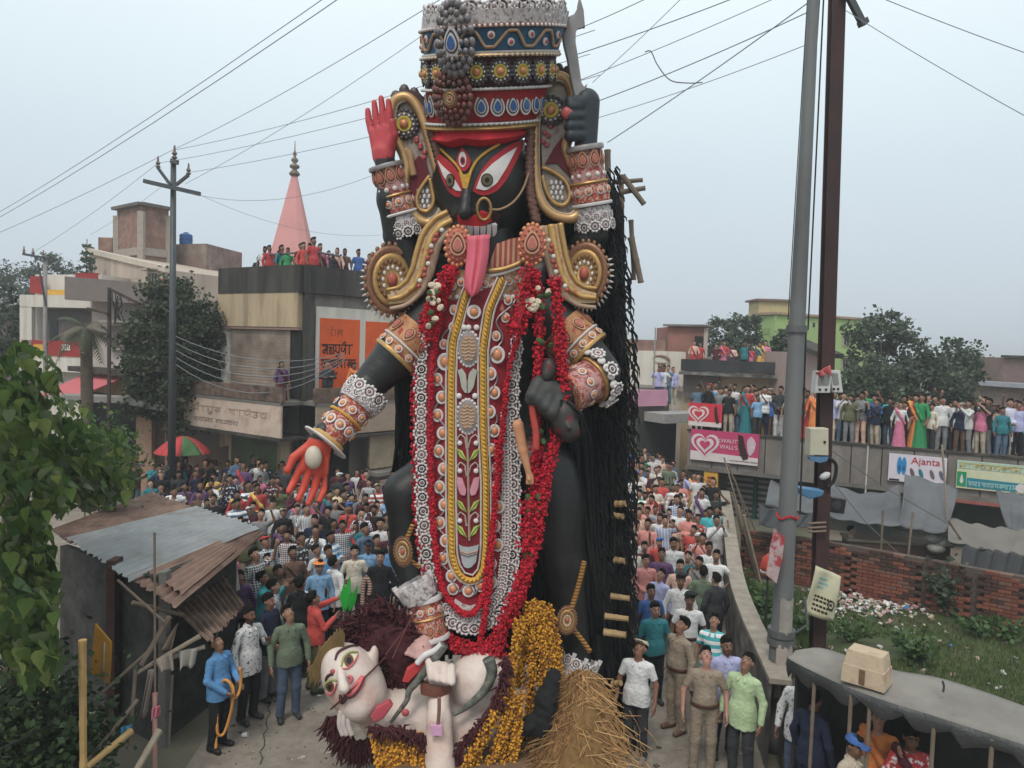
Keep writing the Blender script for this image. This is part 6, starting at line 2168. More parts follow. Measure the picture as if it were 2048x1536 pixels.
s.cone(pt(1172,295,10.45),pt(1172,205,10.45),0.15,0.19,0.05)
for i,yy in enumerate((212,232,252,271)):
 s.cone(pt(1180,yy,10.42),pt(1142,yy+1,10.22),0.075,0.078,0.014)
 s.cone(pt(1142,yy+1,10.22),pt(1136,yy+2,10.38),0.07,0.06,0.014)
s.cone(pt(1170,205,10.35),pt(1140,203,10.25),0.09,0.08,0.02)
put('sword_fist',s.mesh('sword_fist',M('fist_slate',(0.028,0.034,0.042),rough=0.5)),idol)
sw=thing('sword','grey sickle shaped sword held upright by the raised fist','sword',tuple(P(1152,200,10.35)))
blade=[(118,190),(150,145),(185,130),(232,140),(250,160),(300,235),(318,225),(312,150),(290,60),(268,-15),(255,20),(250,60),(232,100),(205,128)]
blade=[Z1(x*1.668+1333-1333+1333,y*1.668)for x,y in[]]or[(1100+x/4.452,y/4.452)for x,y in((100,210),(125,165),(180,140),(215,125),(240,80),(245,35),(255,-8),(275,0),(300,90),(312,235),(290,235),(240,250),(220,290),(218,380),(240,520),(270,740),(300,785),(325,755),(320,800),(302,850),(240,880),(215,860),(180,700),(150,520),(120,400),(105,300))]
plate('blade',blade,10.33,0.07,M('blade_grey',(0.22,0.205,0.205),rough=0.45,metal=0.35,var=0.25,scale=4),sw,bev=0.015)
rod('handle',[(1160,200),(1162,300)],10.38,0.06,IRED,sw,sm=1)
set_at('pommel',dotr,sw,P(1135,226,10.2),0.09,None)
arm('upper_arm',[pt(880,630,10.6),pt(800,705,10.45),pt(738,768,10.3)],[0.40,0.32,0.235])
arm('forearm',[pt(742,765,10.3),pt(690,830,10.1),pt(650,880,9.95)],[0.235,0.2,0.13])
hand('reaching_hand',pt(643,882,9.9),(-0.20,-0.1,-1.0),(0.95,0.25,-0.2),(-0.25,-0.95,0.05),0.86,'open',(0.52,0.06,0.035),thumb=-1,curl=0.35)
mb=MB()
mb.ball(P(627,915,9.72),(0.115,0.09,0.155),14,9)
mb.obj('white_ball',M('ball_cream',(0.5,0.43,0.35),rough=0.5),idol,smooth=True)
arm('upper_arm',[pt(1085,620,10.6),pt(1150,680,10.45),pt(1205,745,10.3)],[0.38,0.31,0.25])
arm('forearm',[pt(1203,745,10.3),pt(1165,775,10.05),pt(1112,790,9.85)],[0.24,0.21,0.15])
s=SDF(pt(1085,795,9.75)-0.65,pt(1085,795,9.75)+0.65,0.026)
s.cone(pt(1125,790,9.88),pt(1090,785,9.8),0.17,0.2,0.05)
for i,(xx,yy)in enumerate(((1078,762),(1090,772),(1104,784),(1118,796))):
 s.cone(pt(xx,yy,9.72),pt(xx-14,yy+28,9.58),0.078,0.085,0.014)
 s.cone(pt(xx-14,yy+28,9.58),pt(xx-6,yy+48,9.66),0.08,0.062,0.012)
s.cone(pt(1072,770,9.75),pt(1060,800,9.6),0.085,0.07,0.02)
put('gripping_fist',s.mesh('gripping_fist',M('fist_grey',(0.05,0.05,0.047),rough=0.55,var=0.3)),idol)
def cuff(name,a,b,ra,rb,bands,n=28):
 """stack of decorated rings between two points; bands = (t0,t1,extra,mat)"""
 a,b=Vector(a),Vector(b)
 d=b-a
 R_=d.to_track_quat('Z','Y').to_matrix()
 base=None
 for(t0,t1,ex,mat)in bands:
  r0_,r1_=ra+(rb-ra)*t0+ex,ra+(rb-ra)*t1+ex
  mb=MB()
  L=d.length
  mb.lathe([(r0_*0.8,t0*L),(r0_,t0*L),((r0_+r1_)/2+0.01,(t0+t1)/2*L),(r1_,t1*L),(r1_*0.8,t1*L)],a,n,R_)
  o=smooth_by_angle(mb.obj(name if base is None else 'band',mat,idol if base is None else base),50)
  base=base or o
 def at_(t,ang,ex=0.0):
  r=ra+(rb-ra)*t+ex
  q_=R_@Vector((math.cos(ang),math.sin(ang),0))
  return a+d*t+q_*r,q_,d.normalized()
 return base,at_
def stud(base,at_,t,count,mesh,size,ex,name,span=None):
 for i in range(count):
  ang=2*math.pi*(i+0.5)/count
  p,q_,dd=at_(t,ang,ex)
  if q_.y>0.35:
   continue
  x=(-q_).cross(dd).normalized()
  set_at(name,mesh,base,p,size,Matrix((x,-q_,dd)).transposed())
CUFR=M('cuff_red',(0.33,0.05,0.035),rough=0.6,var=0.35,scale=14,col2=(0.5,0.24,0.1),s2=13,t2=0.55,w2=0.05,col3=(0.55,0.45,0.42))
CUFP=M('cuff_pinkish',(0.46,0.25,0.23),rough=0.6,var=0.25,scale=12,col2=(0.25,0.05,0.04),s2=11,t2=0.54,w2=0.05)
for(a,b,ra,rb)in((P(812,468,10.62),P(770,326,10.44),0.235,0.185),(P(1190,456,10.62),P(1168,288,10.42),0.26,0.205)):
 base,at_=cuff('forearm_ornament',a,b,ra,rb,[(0.27,0.95,0.0,CUFP),(0.27,0.31,0.035,IWHITE),(0.32,0.52,0.02,CUFR),(0.53,0.56,0.03,GOLD),(0.92,0.98,0.05,SILVER),(0.0,0.26,0.0,LACE)])
 stud(base,at_,0.44,10,ME['boss'],0.055,0.03,'bead_medallion')
 stud(base,at_,0.80,9,ME['dropr'],0.105,0.015,'rose_gem')
 stud(base,at_,0.63,11,dot,0.035,0.01,'pearl')
 stud(base,at_,0.03,11,ME['lace'],0.075,0.01,'rosette')
 stud(base,at_,0.14,13,ME['lace'],0.05,0.01,'rosette')
base,at_=cuff('wrist_ornament',P(733,787,10.25),P(648,888,9.93),0.27,0.19,[(0.25,0.9,0.0,CUFR),(0.88,0.95,0.04,M('cuff_gold',(0.5,0.3,0.1),rough=0.5)),(0.955,0.985,0.14,IWHITE),(0.48,0.52,0.025,GOLDY),(0.0,0.25,0.03,LACE)])
stud(base,at_,0.66,9,ME['boss'],0.075,0.01,'bead_medallion')
stud(base,at_,0.38,9,ME['boss'],0.06,0.01,'bead_medallion')
stud(base,at_,0.02,11,ME['lace'],0.09,0.03,'rosette')
stud(base,at_,0.14,13,ME['lace'],0.055,0.03,'rosette')
base,at_=cuff('wrist_ornament',P(1185,757,10.2),P(1128,790,9.9),0.30,0.25,[(0.1,0.9,0.0,CUFP),(0.05,0.14,0.04,GOLD),(0.85,0.95,0.05,CUFR)])
stud(base,at_,0.5,10,ME['boss'],0.06,0.01,'bead_medallion')
stud(base,at_,0.0,20,dot,0.06,0.09,'lace_tooth')
stud(base,at_,-0.06,9,ME['lace'],0.095,0.12,'rosette')
for a,b,ra,rb in((P(846,660,10.52),P(790,718,10.42),0.385,0.33),(P(1120,655,10.5),P(1176,708,10.4),0.375,0.335)):
 base,at_=cuff('armlet',a,b,ra,rb,[(0.05,0.95,0.0,M('armlet_gold',(0.42,0.21,0.1),rough=0.5,metal=0.25,var=0.3,scale=12,col2=(0.3,0.05,0.04),s2=9,t2=0.56,w2=0.05)),(0.9,1.0,0.03,GOLD),(0.62,0.67,0.025,IWHITE)])
 stud(base,at_,0.8,12,ME['boss'],0.055,0.012,'bead_medallion')
 stud(base,at_,0.35,9,ME['dropr'],0.10,0.012,'rose_gem')
 # ---- shoulder discs with S-curved horns
for cx,cy,rr,path in((783,560,0.36,[Z2(700,70),Z2(620,110),Z2(555,190),Z2(520,300),Z2(490,420),Z2(440,520),Z2(360,590),Z2(260,610)]),(1170,548,0.33,[Z2(1370,100),Z2(1385,200),Z2(1410,330),Z2(1445,450),Z2(1500,540),Z2(1580,590),Z2(1680,600)])):
 Yd=10.42
 d_=set_at('shoulder_disc',ME['cog'],idol,P(cx,cy,Yd),(rr*1.05,rr,rr*1.38),Matrix.Rotation(math.radians(25 if cx<900 else-25),3,'Z'))
 pts=resample(path,18)
 up_h,lo_h=[],[]
 for i,q_ in enumerate(pts):
  t=(pts[min(i+1,18)]-pts[max(i-1,0)]).normalized()
  w_=21*(1-0.55*(i/18)**3)
  up_h.append((q_[0]-t.y*w_,q_[1]+t.x*w_))
  lo_h.append((q_[0]+t.y*w_,q_[1]-t.x*w_))
 plate('shoulder_board',up_h+lo_h[::-1],Yd-0.16,0.12,M('horn_board',(0.5,0.33,0.17),rough=0.5,metal=0.1,var=0.25,scale=12,col2=(0.36,0.09,0.05),s2=11,t2=0.58,w2=0.05,col3=(0.55,0.46,0.36)),idol)
 for k,(off,r,m_)in enumerate(((0,0.05,M('horn_gold',(0.5,0.31,0.11),rough=0.45,metal=0.3,var=0.3,scale=9,col2=(0.42,0.12,0.05),s2=7,t2=0.62,w2=0.05)),(19 if cx<900 else-19,0.045,GOLD),(-19 if cx<900 else 19,0.045,M('horn_pale',(0.42,0.3,0.22),rough=0.5)))):
  mb=MB()
  P3=[]
  rads=[]
  for i,q_ in enumerate(pts):
   t=pts[min(i+1,18)]-pts[max(i-1,0)]
   t.normalize()
   nn=Vector((-t.y,t.x))
   P3.append(P(q_[0]+nn.x*off,q_[1]+nn.y*off,Yd-0.18+(0.03 if k else 0)))
   rads.append(r*(1-0.45*(i/18)**3))
  mb.tube(densify(P3,2),[rads[min(18,j//2)]for j in range(37)],8)
  o=mb.obj('shoulder_horn',m_,idol,smooth=True)
 for i in range(3,14,1):
  q_=pts[i]
  set_at('bead',dotr if i%3 else dot,idol,P(q_[0]+(9 if cx<900 else-9)*(1 if i%2 else 0.6),q_[1],Yd-0.28),0.033,None)
 tooth=MB().lathe([(0.035,0),(0.028,0.06),(0.0,0.13)],(0,0,0),6).mesh('rim_tooth',IWHITE)
 for i in range(26):
  an=math.radians(150+i*9)if cx<900 else math.radians(160+i*9)
  dirv=Vector((math.cos(an),0,math.sin(an)))
  c3=P(cx,cy,Yd-0.0)
  p=c3+Vector((math.cos(an)*rr*1.03,-0.02,math.sin(an)*rr*1.42))
  set_at('rim_tooth',tooth,idol,p,0.55,dirv.to_track_quat('Z','Y').to_matrix())
  # ---- collar and the two chest pendants
plate('collar',[Z2(940,400),Z2(1000,230),Z2(1100,195),Z2(1185,180),Z2(1200,300),Z2(1150,360),Z2(1050,395)],10.12,0.12,M('collar_red',(0.3,0.06,0.04),rough=0.6,pattern='stripe',pscale=4.5,col2=(0.45,0.26,0.17)),idol)
rod('collar_trim',[Z2(940,415),Z2(1040,405),Z2(1150,365),Z2(1210,310)],10.06,0.035,GOLD,idol)
rod('collar_trim',[Z2(945,450),Z2(1050,430),Z2(1165,385)],10.08,0.025,IWHITE,idol)
for(x,y),k in((Z2(735,245),1.0),(Z2(1243,235),1.05)):
 mb=MB()
 for ring,(rr,cnt,br,m_)in enumerate(((1.0,18,0.15,0),(0.74,14,0.12,1))):
  mb.cur=m_
  for i in range(cnt):
   a=2*math.pi*i/cnt
   mb.ball((math.sin(a)*rr*0.16*k,-0.02*ring,math.cos(a)*rr*0.25*k),(br*0.22,0.03,br*0.25),6,4)
 mb.cur=1
 mb.lathe([(0.165*k,0),(0.15*k,0.03),(0.0,0.05)],(0,0,0),18,Matrix.Diagonal((1,1,1.5))@RX)
 pd=put('chest_pendant',mb.mesh('chest_pendant',[PEACH,M('pendant_copper',(0.4,0.12,0.08),rough=0.45,metal=0.2)],True),idol)
 pd.location=P(x,y,9.98)
 set_at('rose_gem',ME['dropr'],idol,P(x,y,9.92),0.15,None)
 # ---- the long apron
laceL=[(868,600),(852,669),(841,713),(840,860),(843,1005),(852,1122),(866,1198),(890,1235),(925,1256)]
laceR=[(1062,600),(1034,684),(1026,760),(1026,860),(1028,946),(1028,1093),(1018,1195),(990,1238),(945,1258)]
apron=decal('apron',laceL,laceR,AP,0.0,M('apron_red',(0.26,0.018,0.028),rough=0.75,var=0.2,scale=8),idol,26,10,base=0.35)
YOKE=M('yoke_gold',(0.4,0.22,0.1),rough=0.5,metal=0.15,var=0.3,scale=14,col2=(0.3,0.045,0.035),s2=10,t2=0.55,w2=0.05,col3=(0.52,0.42,0.34))
yoke=decal('yoke',[(872,560),(895,538),(930,540),(965,548),(1010,545),(1050,532),(1085,545),(1105,565)],[(866,640),(900,650),(930,655),(965,655),(1010,655),(1050,645),(1080,640),(1105,620)],AP,0.02,YOKE,idol,20,6,base=0.4)
for i in range(15):
 x=874+i*16
 set_at('bead_medallion',ME['boss'],yoke,AP(x,566+8*math.sin(i*1.1),-0.0),0.055,None)
 set_at('pearl',dot,yoke,AP(x+8,588+6*math.sin(i*0.9),0.0),0.034,None)
 set_at('rose_gem',ME['dropr'],yoke,AP(x,612+6*math.sin(i),0.01),0.06,None)
def strip(name,Lp,w,off,mat,parent=apron,r=None,n=40,surf=AP):
 """ribbon w px wide along a pixel path on the apron"""
 q_=resample(Lp,n)
 a_,b_=[],[]
 for i,p in enumerate(q_):
  t=q_[min(i+1,n)]-q_[max(i-1,0)]
  t.normalize()
  nn=Vector((-t.y,t.x))
  a_.append(p+nn*w/2)
  b_.append(p-nn*w/2)
 mb=MB()
 vs,fs=[],[]
 for i in range(n+1):
  A_,B_=a_[i],b_[i]
  m_=(A_+B_)/2
  vs+=[surf(*A_,0.0),surf(*A_,off*0.7),surf(*m_,off),surf(*B_,off*0.7),surf(*B_,0.0)]
 for i in range(n):
  for j in range(4):
   fs.append((i*5+j,i*5+j+1,i*5+5+j+1,i*5+5+j))
 mb.add(vs,fs)
 return mb.obj(name,mat,parent,smooth=False)
ropeL=[(946,560),(930,593),(917,643),(905,684),(902,760),(902,1000),(904,1110),(914,1145),(930,1160),(945,1163),(958,1157),(968,1135),(972,1090),(972,960),(967,860),(966,700),(978,619),(1005,558)]
rope=strip('rope_border',ropeL,13,-0.075,GOLDY,n=90)
tw_=MB()
qq=resample(ropeL,150)
for i,p in enumerate(qq):
 t=qq[min(i+1,150)]-qq[max(i-1,0)]
 an=math.atan2(-t.y,t.x)
 tw_.ball(AP(p.x,p.y,-0.08),(0.036,0.018,0.016),6,4,Matrix.Rotation(-(an+0.8),3,'Y'))
tag(tw_.obj('rope_twist',M('rope_hi',(0.6,0.36,0.07),rough=0.5),rope,smooth=True),kind='stuff')
inner=decal('centre_panel',[(940,590),(927,640),(911,690),(909,760),(909,1000),(911,1100),(920,1138),(938,1152)],[(992,570),(972,630),(960,700),(960,860),(964,960),(965,1090),(960,1130),(944,1152)],AP,-0.03,M('centre_maroon',(0.17,0.012,0.02),rough=0.7),apron,24,6)
for off_w in(-10,10):
 q_=[]
 base_path=resample(ropeL,60)
 for i,p in enumerate(base_path):
  t=base_path[min(i+1,60)]-base_path[max(i-1,0)]
  t.normalize()
  q_.append(p+Vector((-t.y,t.x))*off_w)
 strip('white_piping',q_,4,-0.06,IWHITE,n=70)
bossL=[(912,620),(893,680),(878,760),(880,860),(883,960),(884,1060),(890,1120),(898,1152)]
bossR=[(1020,600),(1004,640),(992,690),(984,760),(984,860),(990,950),(994,1050),(988,1120),(978,1165)]
for path,cnt in((bossL,15),(bossR,15)):
 for i,p in enumerate(resample(path,cnt)):
  p=p+Vector((5 if i%2 else-4,0))
  sz=0.08 if i>2 else 0.062
  if i==3:
   sz=0.105
  set_at('bead_medallion',ME['boss'],apron,AP(p.x,p.y,-0.02),(sz,sz,sz*1.15),None)
 q_=resample(path,60)
 strip('wavy_line',[Vector((p.x+11*math.sin(i*0.75+(1.3 if path is bossR else 0)),p.y))for i,p in enumerate(q_)],3.5,-0.04,SILVER,n=110)
for x,y in((906,1178),(937,1182),(962,1172)):
 set_at('bead_medallion',ME['boss'],apron,AP(x,y,-0.02),0.085,None)
strip('wavy_line',[(890,1150),(905,1162),(920,1185),(935,1160),(950,1190),(965,1160),(980,1175)],3.5,-0.045,SILVER,n=50)
strip('lace_trim',[(905,1205),(920,1216),(940,1222),(958,1216)],20,-0.05,LACE,n=20)
for cx,cy,rx,ry in((937,697,20,33),(935,833,20,32)):
 for i in range(24):
  a=2*math.pi*i/24
  pass
 rim_o=disc_on('oval_rim',cx,cy,rx,ry,-0.05,SILVER,apron,lambda x,y,o:AP(x,y,o if o<0 else 0))
 disc_on('oval_face',cx,cy,rx*0.78,ry*0.8,-0.085,M('oval_tan',(0.38,0.22,0.12),rough=0.5),rim_o,lambda x,y,o:AP(x,y,o if o<0 else 0))
 for i in range(7):
  yy=cy-ry*0.62+i*ry*0.21
  hw_=rx*0.72*math.sqrt(max(0.05,1-((yy-cy)/(ry*0.8))**2))
  strip('zigzag',[(cx-hw_,yy),(cx-hw_*0.5,yy+2),(cx,yy-1),(cx+hw_*0.5,yy+2),(cx+hw_,yy)],2.4,-0.10,IWHITE,rim_o,n=16)
 for i in range(22):
  a=2*math.pi*i/22
  set_at('rim_pearl',dot,rim_o,AP(cx+rx*1.06*math.cos(a),cy+ry*1.06*math.sin(a),-0.03),0.024,None)
set_at('bead_medallion',ME['boss'],apron,AP(948,624,-0.06),0.095,None)
for x,y in((928,655),(953,655),(918,792),(950,792),(937,655)):
 set_at('pearl',dot,apron,AP(x,y,-0.05),0.04,None)
decal('tulip_petal',[Z2(735,1095),Z2(765,1080),Z2(790,1120),Z2(797,1170)],[Z2(750,1150),Z2(760,1210),Z2(780,1245),Z2(797,1250)],AP,-0.07,M('tulip_grey',(0.36,0.36,0.31),rough=0.5),apron,8,4)
decal('tulip_petal',[Z2(803,1170),Z2(812,1115),Z2(840,1080),Z2(870,1095)],[Z2(803,1250),Z2(820,1245),Z2(845,1205),Z2(855,1150)],AP,-0.07,M('tulip_grey'),apron,8,4)
strip('stem',[Z3(795,225),Z3(805,400),Z3(808,600),Z3(812,800),Z3(815,960)],4.5,-0.06,M('stem_tan',(0.4,0.3,0.24)),n=24)
for y in(260,450,790):
 for sg in(-1,1):
  strip('curl',[Z3(800+sg*5,y+70),Z3(805+sg*20,y),Z3(805+sg*50,y-25),Z3(805+sg*72,y),Z3(805+sg*60,y+30)],3,-0.055,M('curl_pale',(0.5,0.4,0.37)),n=20)
  set_at('pearl',dot,apron,AP(*Z3(805+sg*55,y+35),-0.05),0.035,None)
for y in(370,720,890):
 for sg in(-1,1):
  lf=decal('leaf',[Z3(805+sg*80,y-40),Z3(805+sg*40,y-25),Z3(805+sg*8,y+45)],[Z3(805+sg*80,y-38),Z3(805+sg*55,y+20),Z3(805+sg*8,y+48)],AP,-0.06,LGREEN,apron,8,3)
  strip('leaf_vein',[Z3(805+sg*72,y-30),Z3(805+sg*45,y),Z3(805+sg*15,y+40)],2.2,-0.075,M('vein_green',(0.05,0.2,0.04)),lf,n=8)
for sg in(-1,1):
 lf=decal('bud',[Z3(805+sg*78,525),Z3(805+sg*40,530),Z3(805+sg*10,620),Z3(805+sg*20,650)],[Z3(805+sg*78,527),Z3(805+sg*70,600),Z3(805+sg*50,650),Z3(805+sg*20,652)],AP,-0.065,M('bud_pink',(0.55,0.24,0.3)),apron,8,3)
pot_=decal('pot',[Z3(742,985),Z3(770,1000),Z3(810,1003),Z3(850,995),Z3(880,985)],[Z3(765,1110),Z3(780,1140),Z3(805,1150),Z3(830,1140),Z3(860,1105)],AP,-0.085,M('pot_grey',(0.33,0.36,0.36),rough=0.45),apron,12,6)
strip('pot_band',[Z3(752,1035),Z3(800,1052),Z3(872,1032)],3.5,-0.10,M('pot_orange',(0.55,0.2,0.05)),pot_,n=10)
strip('pot_band',[Z3(756,1052),Z3(800,1070),Z3(870,1050)],2.5,-0.10,IMAR,pot_,n=10)
laceLo=laceL[1:]+[(945,1258)]
full=laceL[1:]+laceR[::-1][:-1]
for i,p in enumerate(resample(full,88)):
 k=0.088 if 24<i<80 else 0.08
 set_at('rosette',ME['lace'],apron,AP(p.x+(2 if i%2 else-2),p.y,-0.05),k,(0,0,rnd.uniform(-0.2,0.2)))
for i,p in enumerate(resample([(1012,830),(1014,946),(1014,1080),(1003,1180),(975,1222),(935,1238),(895,1216)],40)):
 set_at('rosette',ME['lace'],apron,AP(p.x,p.y,-0.04),0.07,None)
 # ---- knee chains and anklets
def flat_chain(path,Y,w,parent=idol):
 return rod('gold_strap',path,Y,w*0.75,M('strap_gold',(0.42,0.23,0.05),rough=0.5,metal=0.2,pattern='hstripe',pscale=7,col2=(0.14,0.05,0.03)),parent,n=6,flat=0.4)
flat_chain([Z3(430,850),Z3(400,920),Z3(375,970)],9.86,0.045)
flat_chain([Z3(390,1070),Z3(430,1110),Z3(480,1140)],9.9,0.045)
set_at('knee_medallion',ME['cog'],idol,P(*Z3(362,1035),9.86),(0.145,0.12,0.2),(0,0,-0.4))
flat_chain([Z3(1600,1100),Z3(1570,1230),Z3(1520,1400),Z3(1495,1450)],10.0,0.05)
flat_chain([Z4(1665,390),Z4(1720,460),Z4(1765,525)],10.1,0.05)
set_at('knee_medallion',ME['cog'],idol,P(*Z4(1632,342),10.0),(0.14,0.12,0.2),(0,0,0.1))
base,at_=cuff('anklet',P(1163,1316,10.42),P(1150,1352,10.38),0.245,0.26,[(0.0,1.0,0.0,LACE),(0.75,1.0,0.03,IWHITE)])
stud(base,at_,0.2,12,ME['lace'],0.07,0.015,'rosette')
stud(base,at_,-0.25,9,tooth,1.0,0.02,'lace_point')
base,at_=cuff('anklet',P(846,1192,10.05),P(862,1280,9.98),0.235,0.215,[(0.1,1.0,0.0,CUFR),(0.0,0.12,0.03,IWHITE),(0.9,1.0,0.05,IWHITE),(0.45,0.5,0.02,GOLD)])
stud(base,at_,0.3,10,ME['boss'],0.05,0.01,'bead_medallion')
stud(base,at_,0.72,9,ME['dropr'],0.07,0.01,'rose_gem')
base,at_=cuff('lace_cuff',P(826,1165,10.0),P(842,1196,10.0),0.26,0.25,[(0.0,1.0,0.0,LACE)])
stud(base,at_,-0.2,10,tooth,1.2,0.0,'lace_point')
# ---- long black hair
HAIRM=M('idol_hair',(0.008,0.008,0.009),rough=0.75,var=0.3,scale=20)
mb=MB()
hr=random.Random(3)
def hair_strand(x0,y0,x1,y1,Y0,Y1,r,wob):
 pts=[]
 ph=hr.uniform(0,6)
 n=9
 for i in range(n+1):
  t=i/n
  x=x0+(x1-x0)*t+wob*math.sin(t*7+ph)*t
  y=y0+(y1-y0)*t
  pts.append(P(x,y,Y0+(Y1-Y0)*t+0.05*math.sin(t*5+ph*2)))
 mb.tube(pts,[r*(1-0.55*(i/n)**2)for i in range(n+1)],5)
for i in range(300):
 u=hr.random()
 xb=1182+u*72
 ytop=300+140*(abs(u-0.4))+hr.uniform(0,240)
 hair_strand(1120+u*118+hr.uniform(-8,8),ytop,xb+hr.uniform(-6,6),1505-hr.random()**2*260-60*(u<0.3),11.0+0.25*hr.random(),10.55+0.3*hr.random(),hr.uniform(0.035,0.07),5)
for i in range(90):
 xb=788+hr.random()*60
 hair_strand(xb+hr.uniform(-4,40),470+hr.uniform(0,160),xb+hr.uniform(-6,10),1000-hr.random()**2*250,11.05,11.0,hr.uniform(0.04,0.075),5)
for i in range(130):
 xb=850+hr.random()*330
 hair_strand(xb,480+hr.uniform(0,100),xb+hr.uniform(-10,10),1330-hr.random()*200,11.25,11.1,hr.uniform(0.06,0.10),6)
tag(mb.obj('long_hair',HAIRM,idol,smooth=True,fix=False),kind='stuff')
mb=MB()
mb.grid(lambda u,v:P(835+370*u,480+830*v,11.35+0.05*math.sin(u*9)),10,10,thick=(0,0.06,0))
mb.obj('hair_backing',HAIRM,idol)
mb=MB()
mb.grid(lambda u,v:P(815+365*u+40*(1-v)*(0.5-u),310+180*v,11.42+0.1*math.sin(u*9)),10,6,thick=(0,0.06,0))
mb.obj('hair_backing',HAIRM,idol)
mb=MB()
for i in range(1100):
 y=hr.uniform(330,1490)
 x=1222+38*min(1,(y-300)/400)-hr.random()**1.5*75+8
 a=P(x,y,10.5+0.3*hr.random())
 b=a+Vector((hr.uniform(-0.03,0.1),hr.uniform(-0.1,0.1),-hr.uniform(0.1,0.3)))
 mb.tube([a,(a+b)/2+Vector((0.03,0,0)),b],[0.014,0.012,0.004],4)
tag(mb.obj('hair_wisps',HAIRM,idol,fix=False),kind='stuff')
# ---- bamboo frame behind the idol
BAMB=M('bamboo',(0.36,0.24,0.12),rough=0.6,var=0.25,scale=6,col2=(0.24,0.16,0.085),s2=3)
BAMBG=M('old_bamboo',(0.16,0.125,0.095),rough=0.8,var=0.25,scale=6)
def bamboo(mb,a,b,r,seg=0.45):
 a,b=Vector(a),Vector(b)
 L=(b-a).length
 n=max(2,int(L/seg))
 pts,rd=[],[]
 for i in range(n):
  t0,t1=i/n,(i+1)/n
  for t,k in((t0,1.0),(t0+0.03/n*2,1.0),(t0+0.06/n*2,0.9),(t1-0.05/n*2,0.9)):
   pts.append(a.lerp(b,t))
   rd.append(r*k*(1-0.15*t))
  pts.append(a.lerp(b,t1))
  rd.append(r*1.02*(1-0.15*t1))
 mb.tube(pts,rd,8)
frame_b=thing('bamboo_scaffold','bamboo scaffold lashed behind the idol with pole ends jutting from its hair','scaffold',tuple(P(1235,1460,11.0)))
for a,b,r,mt in(((1215,300,11.2),(1240,1510,10.95),0.05,BAMBG),((1242,350,11.3),(1258,1500,11.0),0.045,BAMBG),((1225,365,11.0),(1285,360,11.0),0.04,BAMBG),((1240,385,11.0),(1290,376,11.0),0.045,BAMBG),((1245,352,11.0),(1288,408,10.9),0.05,BAMBG),((1262,475,11.1),(1282,565,11.0),0.055,BAMBG),((1262,440,11.2),(1268,560,11.2),0.04,BAMBG),((1232,1008,10.6),(1252,1007,10.5),0.055,BAMB),((1228,1031,10.6),(1246,1033,10.5),0.05,BAMB),((1230,1120,10.6),(1250,1122,10.5),0.055,BAMB),((1222,1192,10.5),(1259,1197,10.4),0.05,BAMB),((1210,1232,10.45),(1257,1238,10.35),0.05,BAMB),((1208,1264,10.45),(1252,1270,10.35),0.06,BAMB),((1226,1367,10.45),(1242,1366,10.35),0.05,BAMB),((1250,660,11.2),(1262,820,11.1),0.03,BAMB)):
 mb=MB()
 bamboo(mb,P(*a),P(*b),r)
 smooth_by_angle(mb.obj('bamboo_pole',mt,frame_b),40)
mb=MB()
bamboo(mb,P(1100,700,11.6),Vector((P(1100,700,11.6).x,11.6,0.5)),0.07)
bamboo(mb,P(900,700,11.6),Vector((P(900,700,11.6).x,11.6,0.5)),0.07)
mb.obj('rear_pole',BAMBG,frame_b)
# ---- garlands
FLR=M('flower_red',(0.5,0.012,0.03),rough=0.8,var=0.3,scale=25)
FLD=M('flower_darkred',(0.3,0.01,0.02),rough=0.8,var=0.3,scale=25)
MARI=M('marigold',(0.6,0.29,0.03),rough=0.85,var=0.35,scale=22)
MARID=M('marigold_dark',(0.28,0.11,0.02),rough=0.85,var=0.3,scale=22)
def garland(name,label,cat,group,paths,mats,fr,gr,step,seed,loc):
 g=random.Random(seed)
 t=thing(name,label,cat,loc,group)
 th,fl=MB(),MB()
 for path,k in paths:
  pts=densify([Vector(p)for p in path],10)
  th.tube(pts,gr*0.5*k,5)
  L=sum((pts[i+1]-pts[i]).length for i in range(len(pts)-1))
  n=int(L/step*3.2)
  for i in range(n):
   u=g.random()*(len(pts)-1)
   j=int(u)
   p=pts[j].lerp(pts[min(j+1,len(pts)-1)],u-j)
   d=Vector((g.gauss(0,1),g.gauss(-0.35,1),g.gauss(0,1))).normalized()
   fl.cur=0 if g.random()<0.62 else 1
   rr=fr*g.uniform(0.7,1.25)
   fl.ball(p+d*gr*k*g.uniform(0.6,1.0),(rr,rr,rr*0.6),5,3,Euler((g.random()*3,g.random()*3,0)).to_matrix())
 th.obj('thread',mats[1],t)
 tag(fl.obj('flowers',mats,t,smooth=False,fix=False),kind='stuff')
 return t
AQ=lambda L,off=-0.16:[AP(x,y,off)for x,y in L]
NQ=lambda L,Y:[P(x,y,Y)for x,y in L]
garland('flower_garland','long red flower garland along the outer left edge of the apron','garland','red flower garlands on the idol',[(AQ([(905,540),(875,580),(850,640),(836,720),(832,850),(836,1000),(845,1100),(858,1190),(880,1255),(915,1290),(945,1300)],-0.02),1.0),(AQ([(900,545),(872,600),(858,680)],-0.18),1.5)],[FLR,FLD],0.024,0.09,0.011,1,tuple(AP(832,850)))
garland('flower_garland','thin red flower garland hanging in a long U over the jewelled apron','garland','red flower garlands on the idol',[(AQ([(905,560),(876,650),(864,760),(862,900),(866,1030),(874,1120),(884,1170),(905,1208),(930,1228),(950,1222),(966,1190),(975,1130),(985,1050),(998,950),(1008,830),(1020,730),(1048,640),(1075,560)],-0.12),0.55),(AQ([(996,880),(992,960),(985,1080),(978,1180),(966,1250),(960,1290)],-0.14),0.6)],[FLR,FLD],0.019,0.075,0.011,2,tuple(AP(870,1000)))
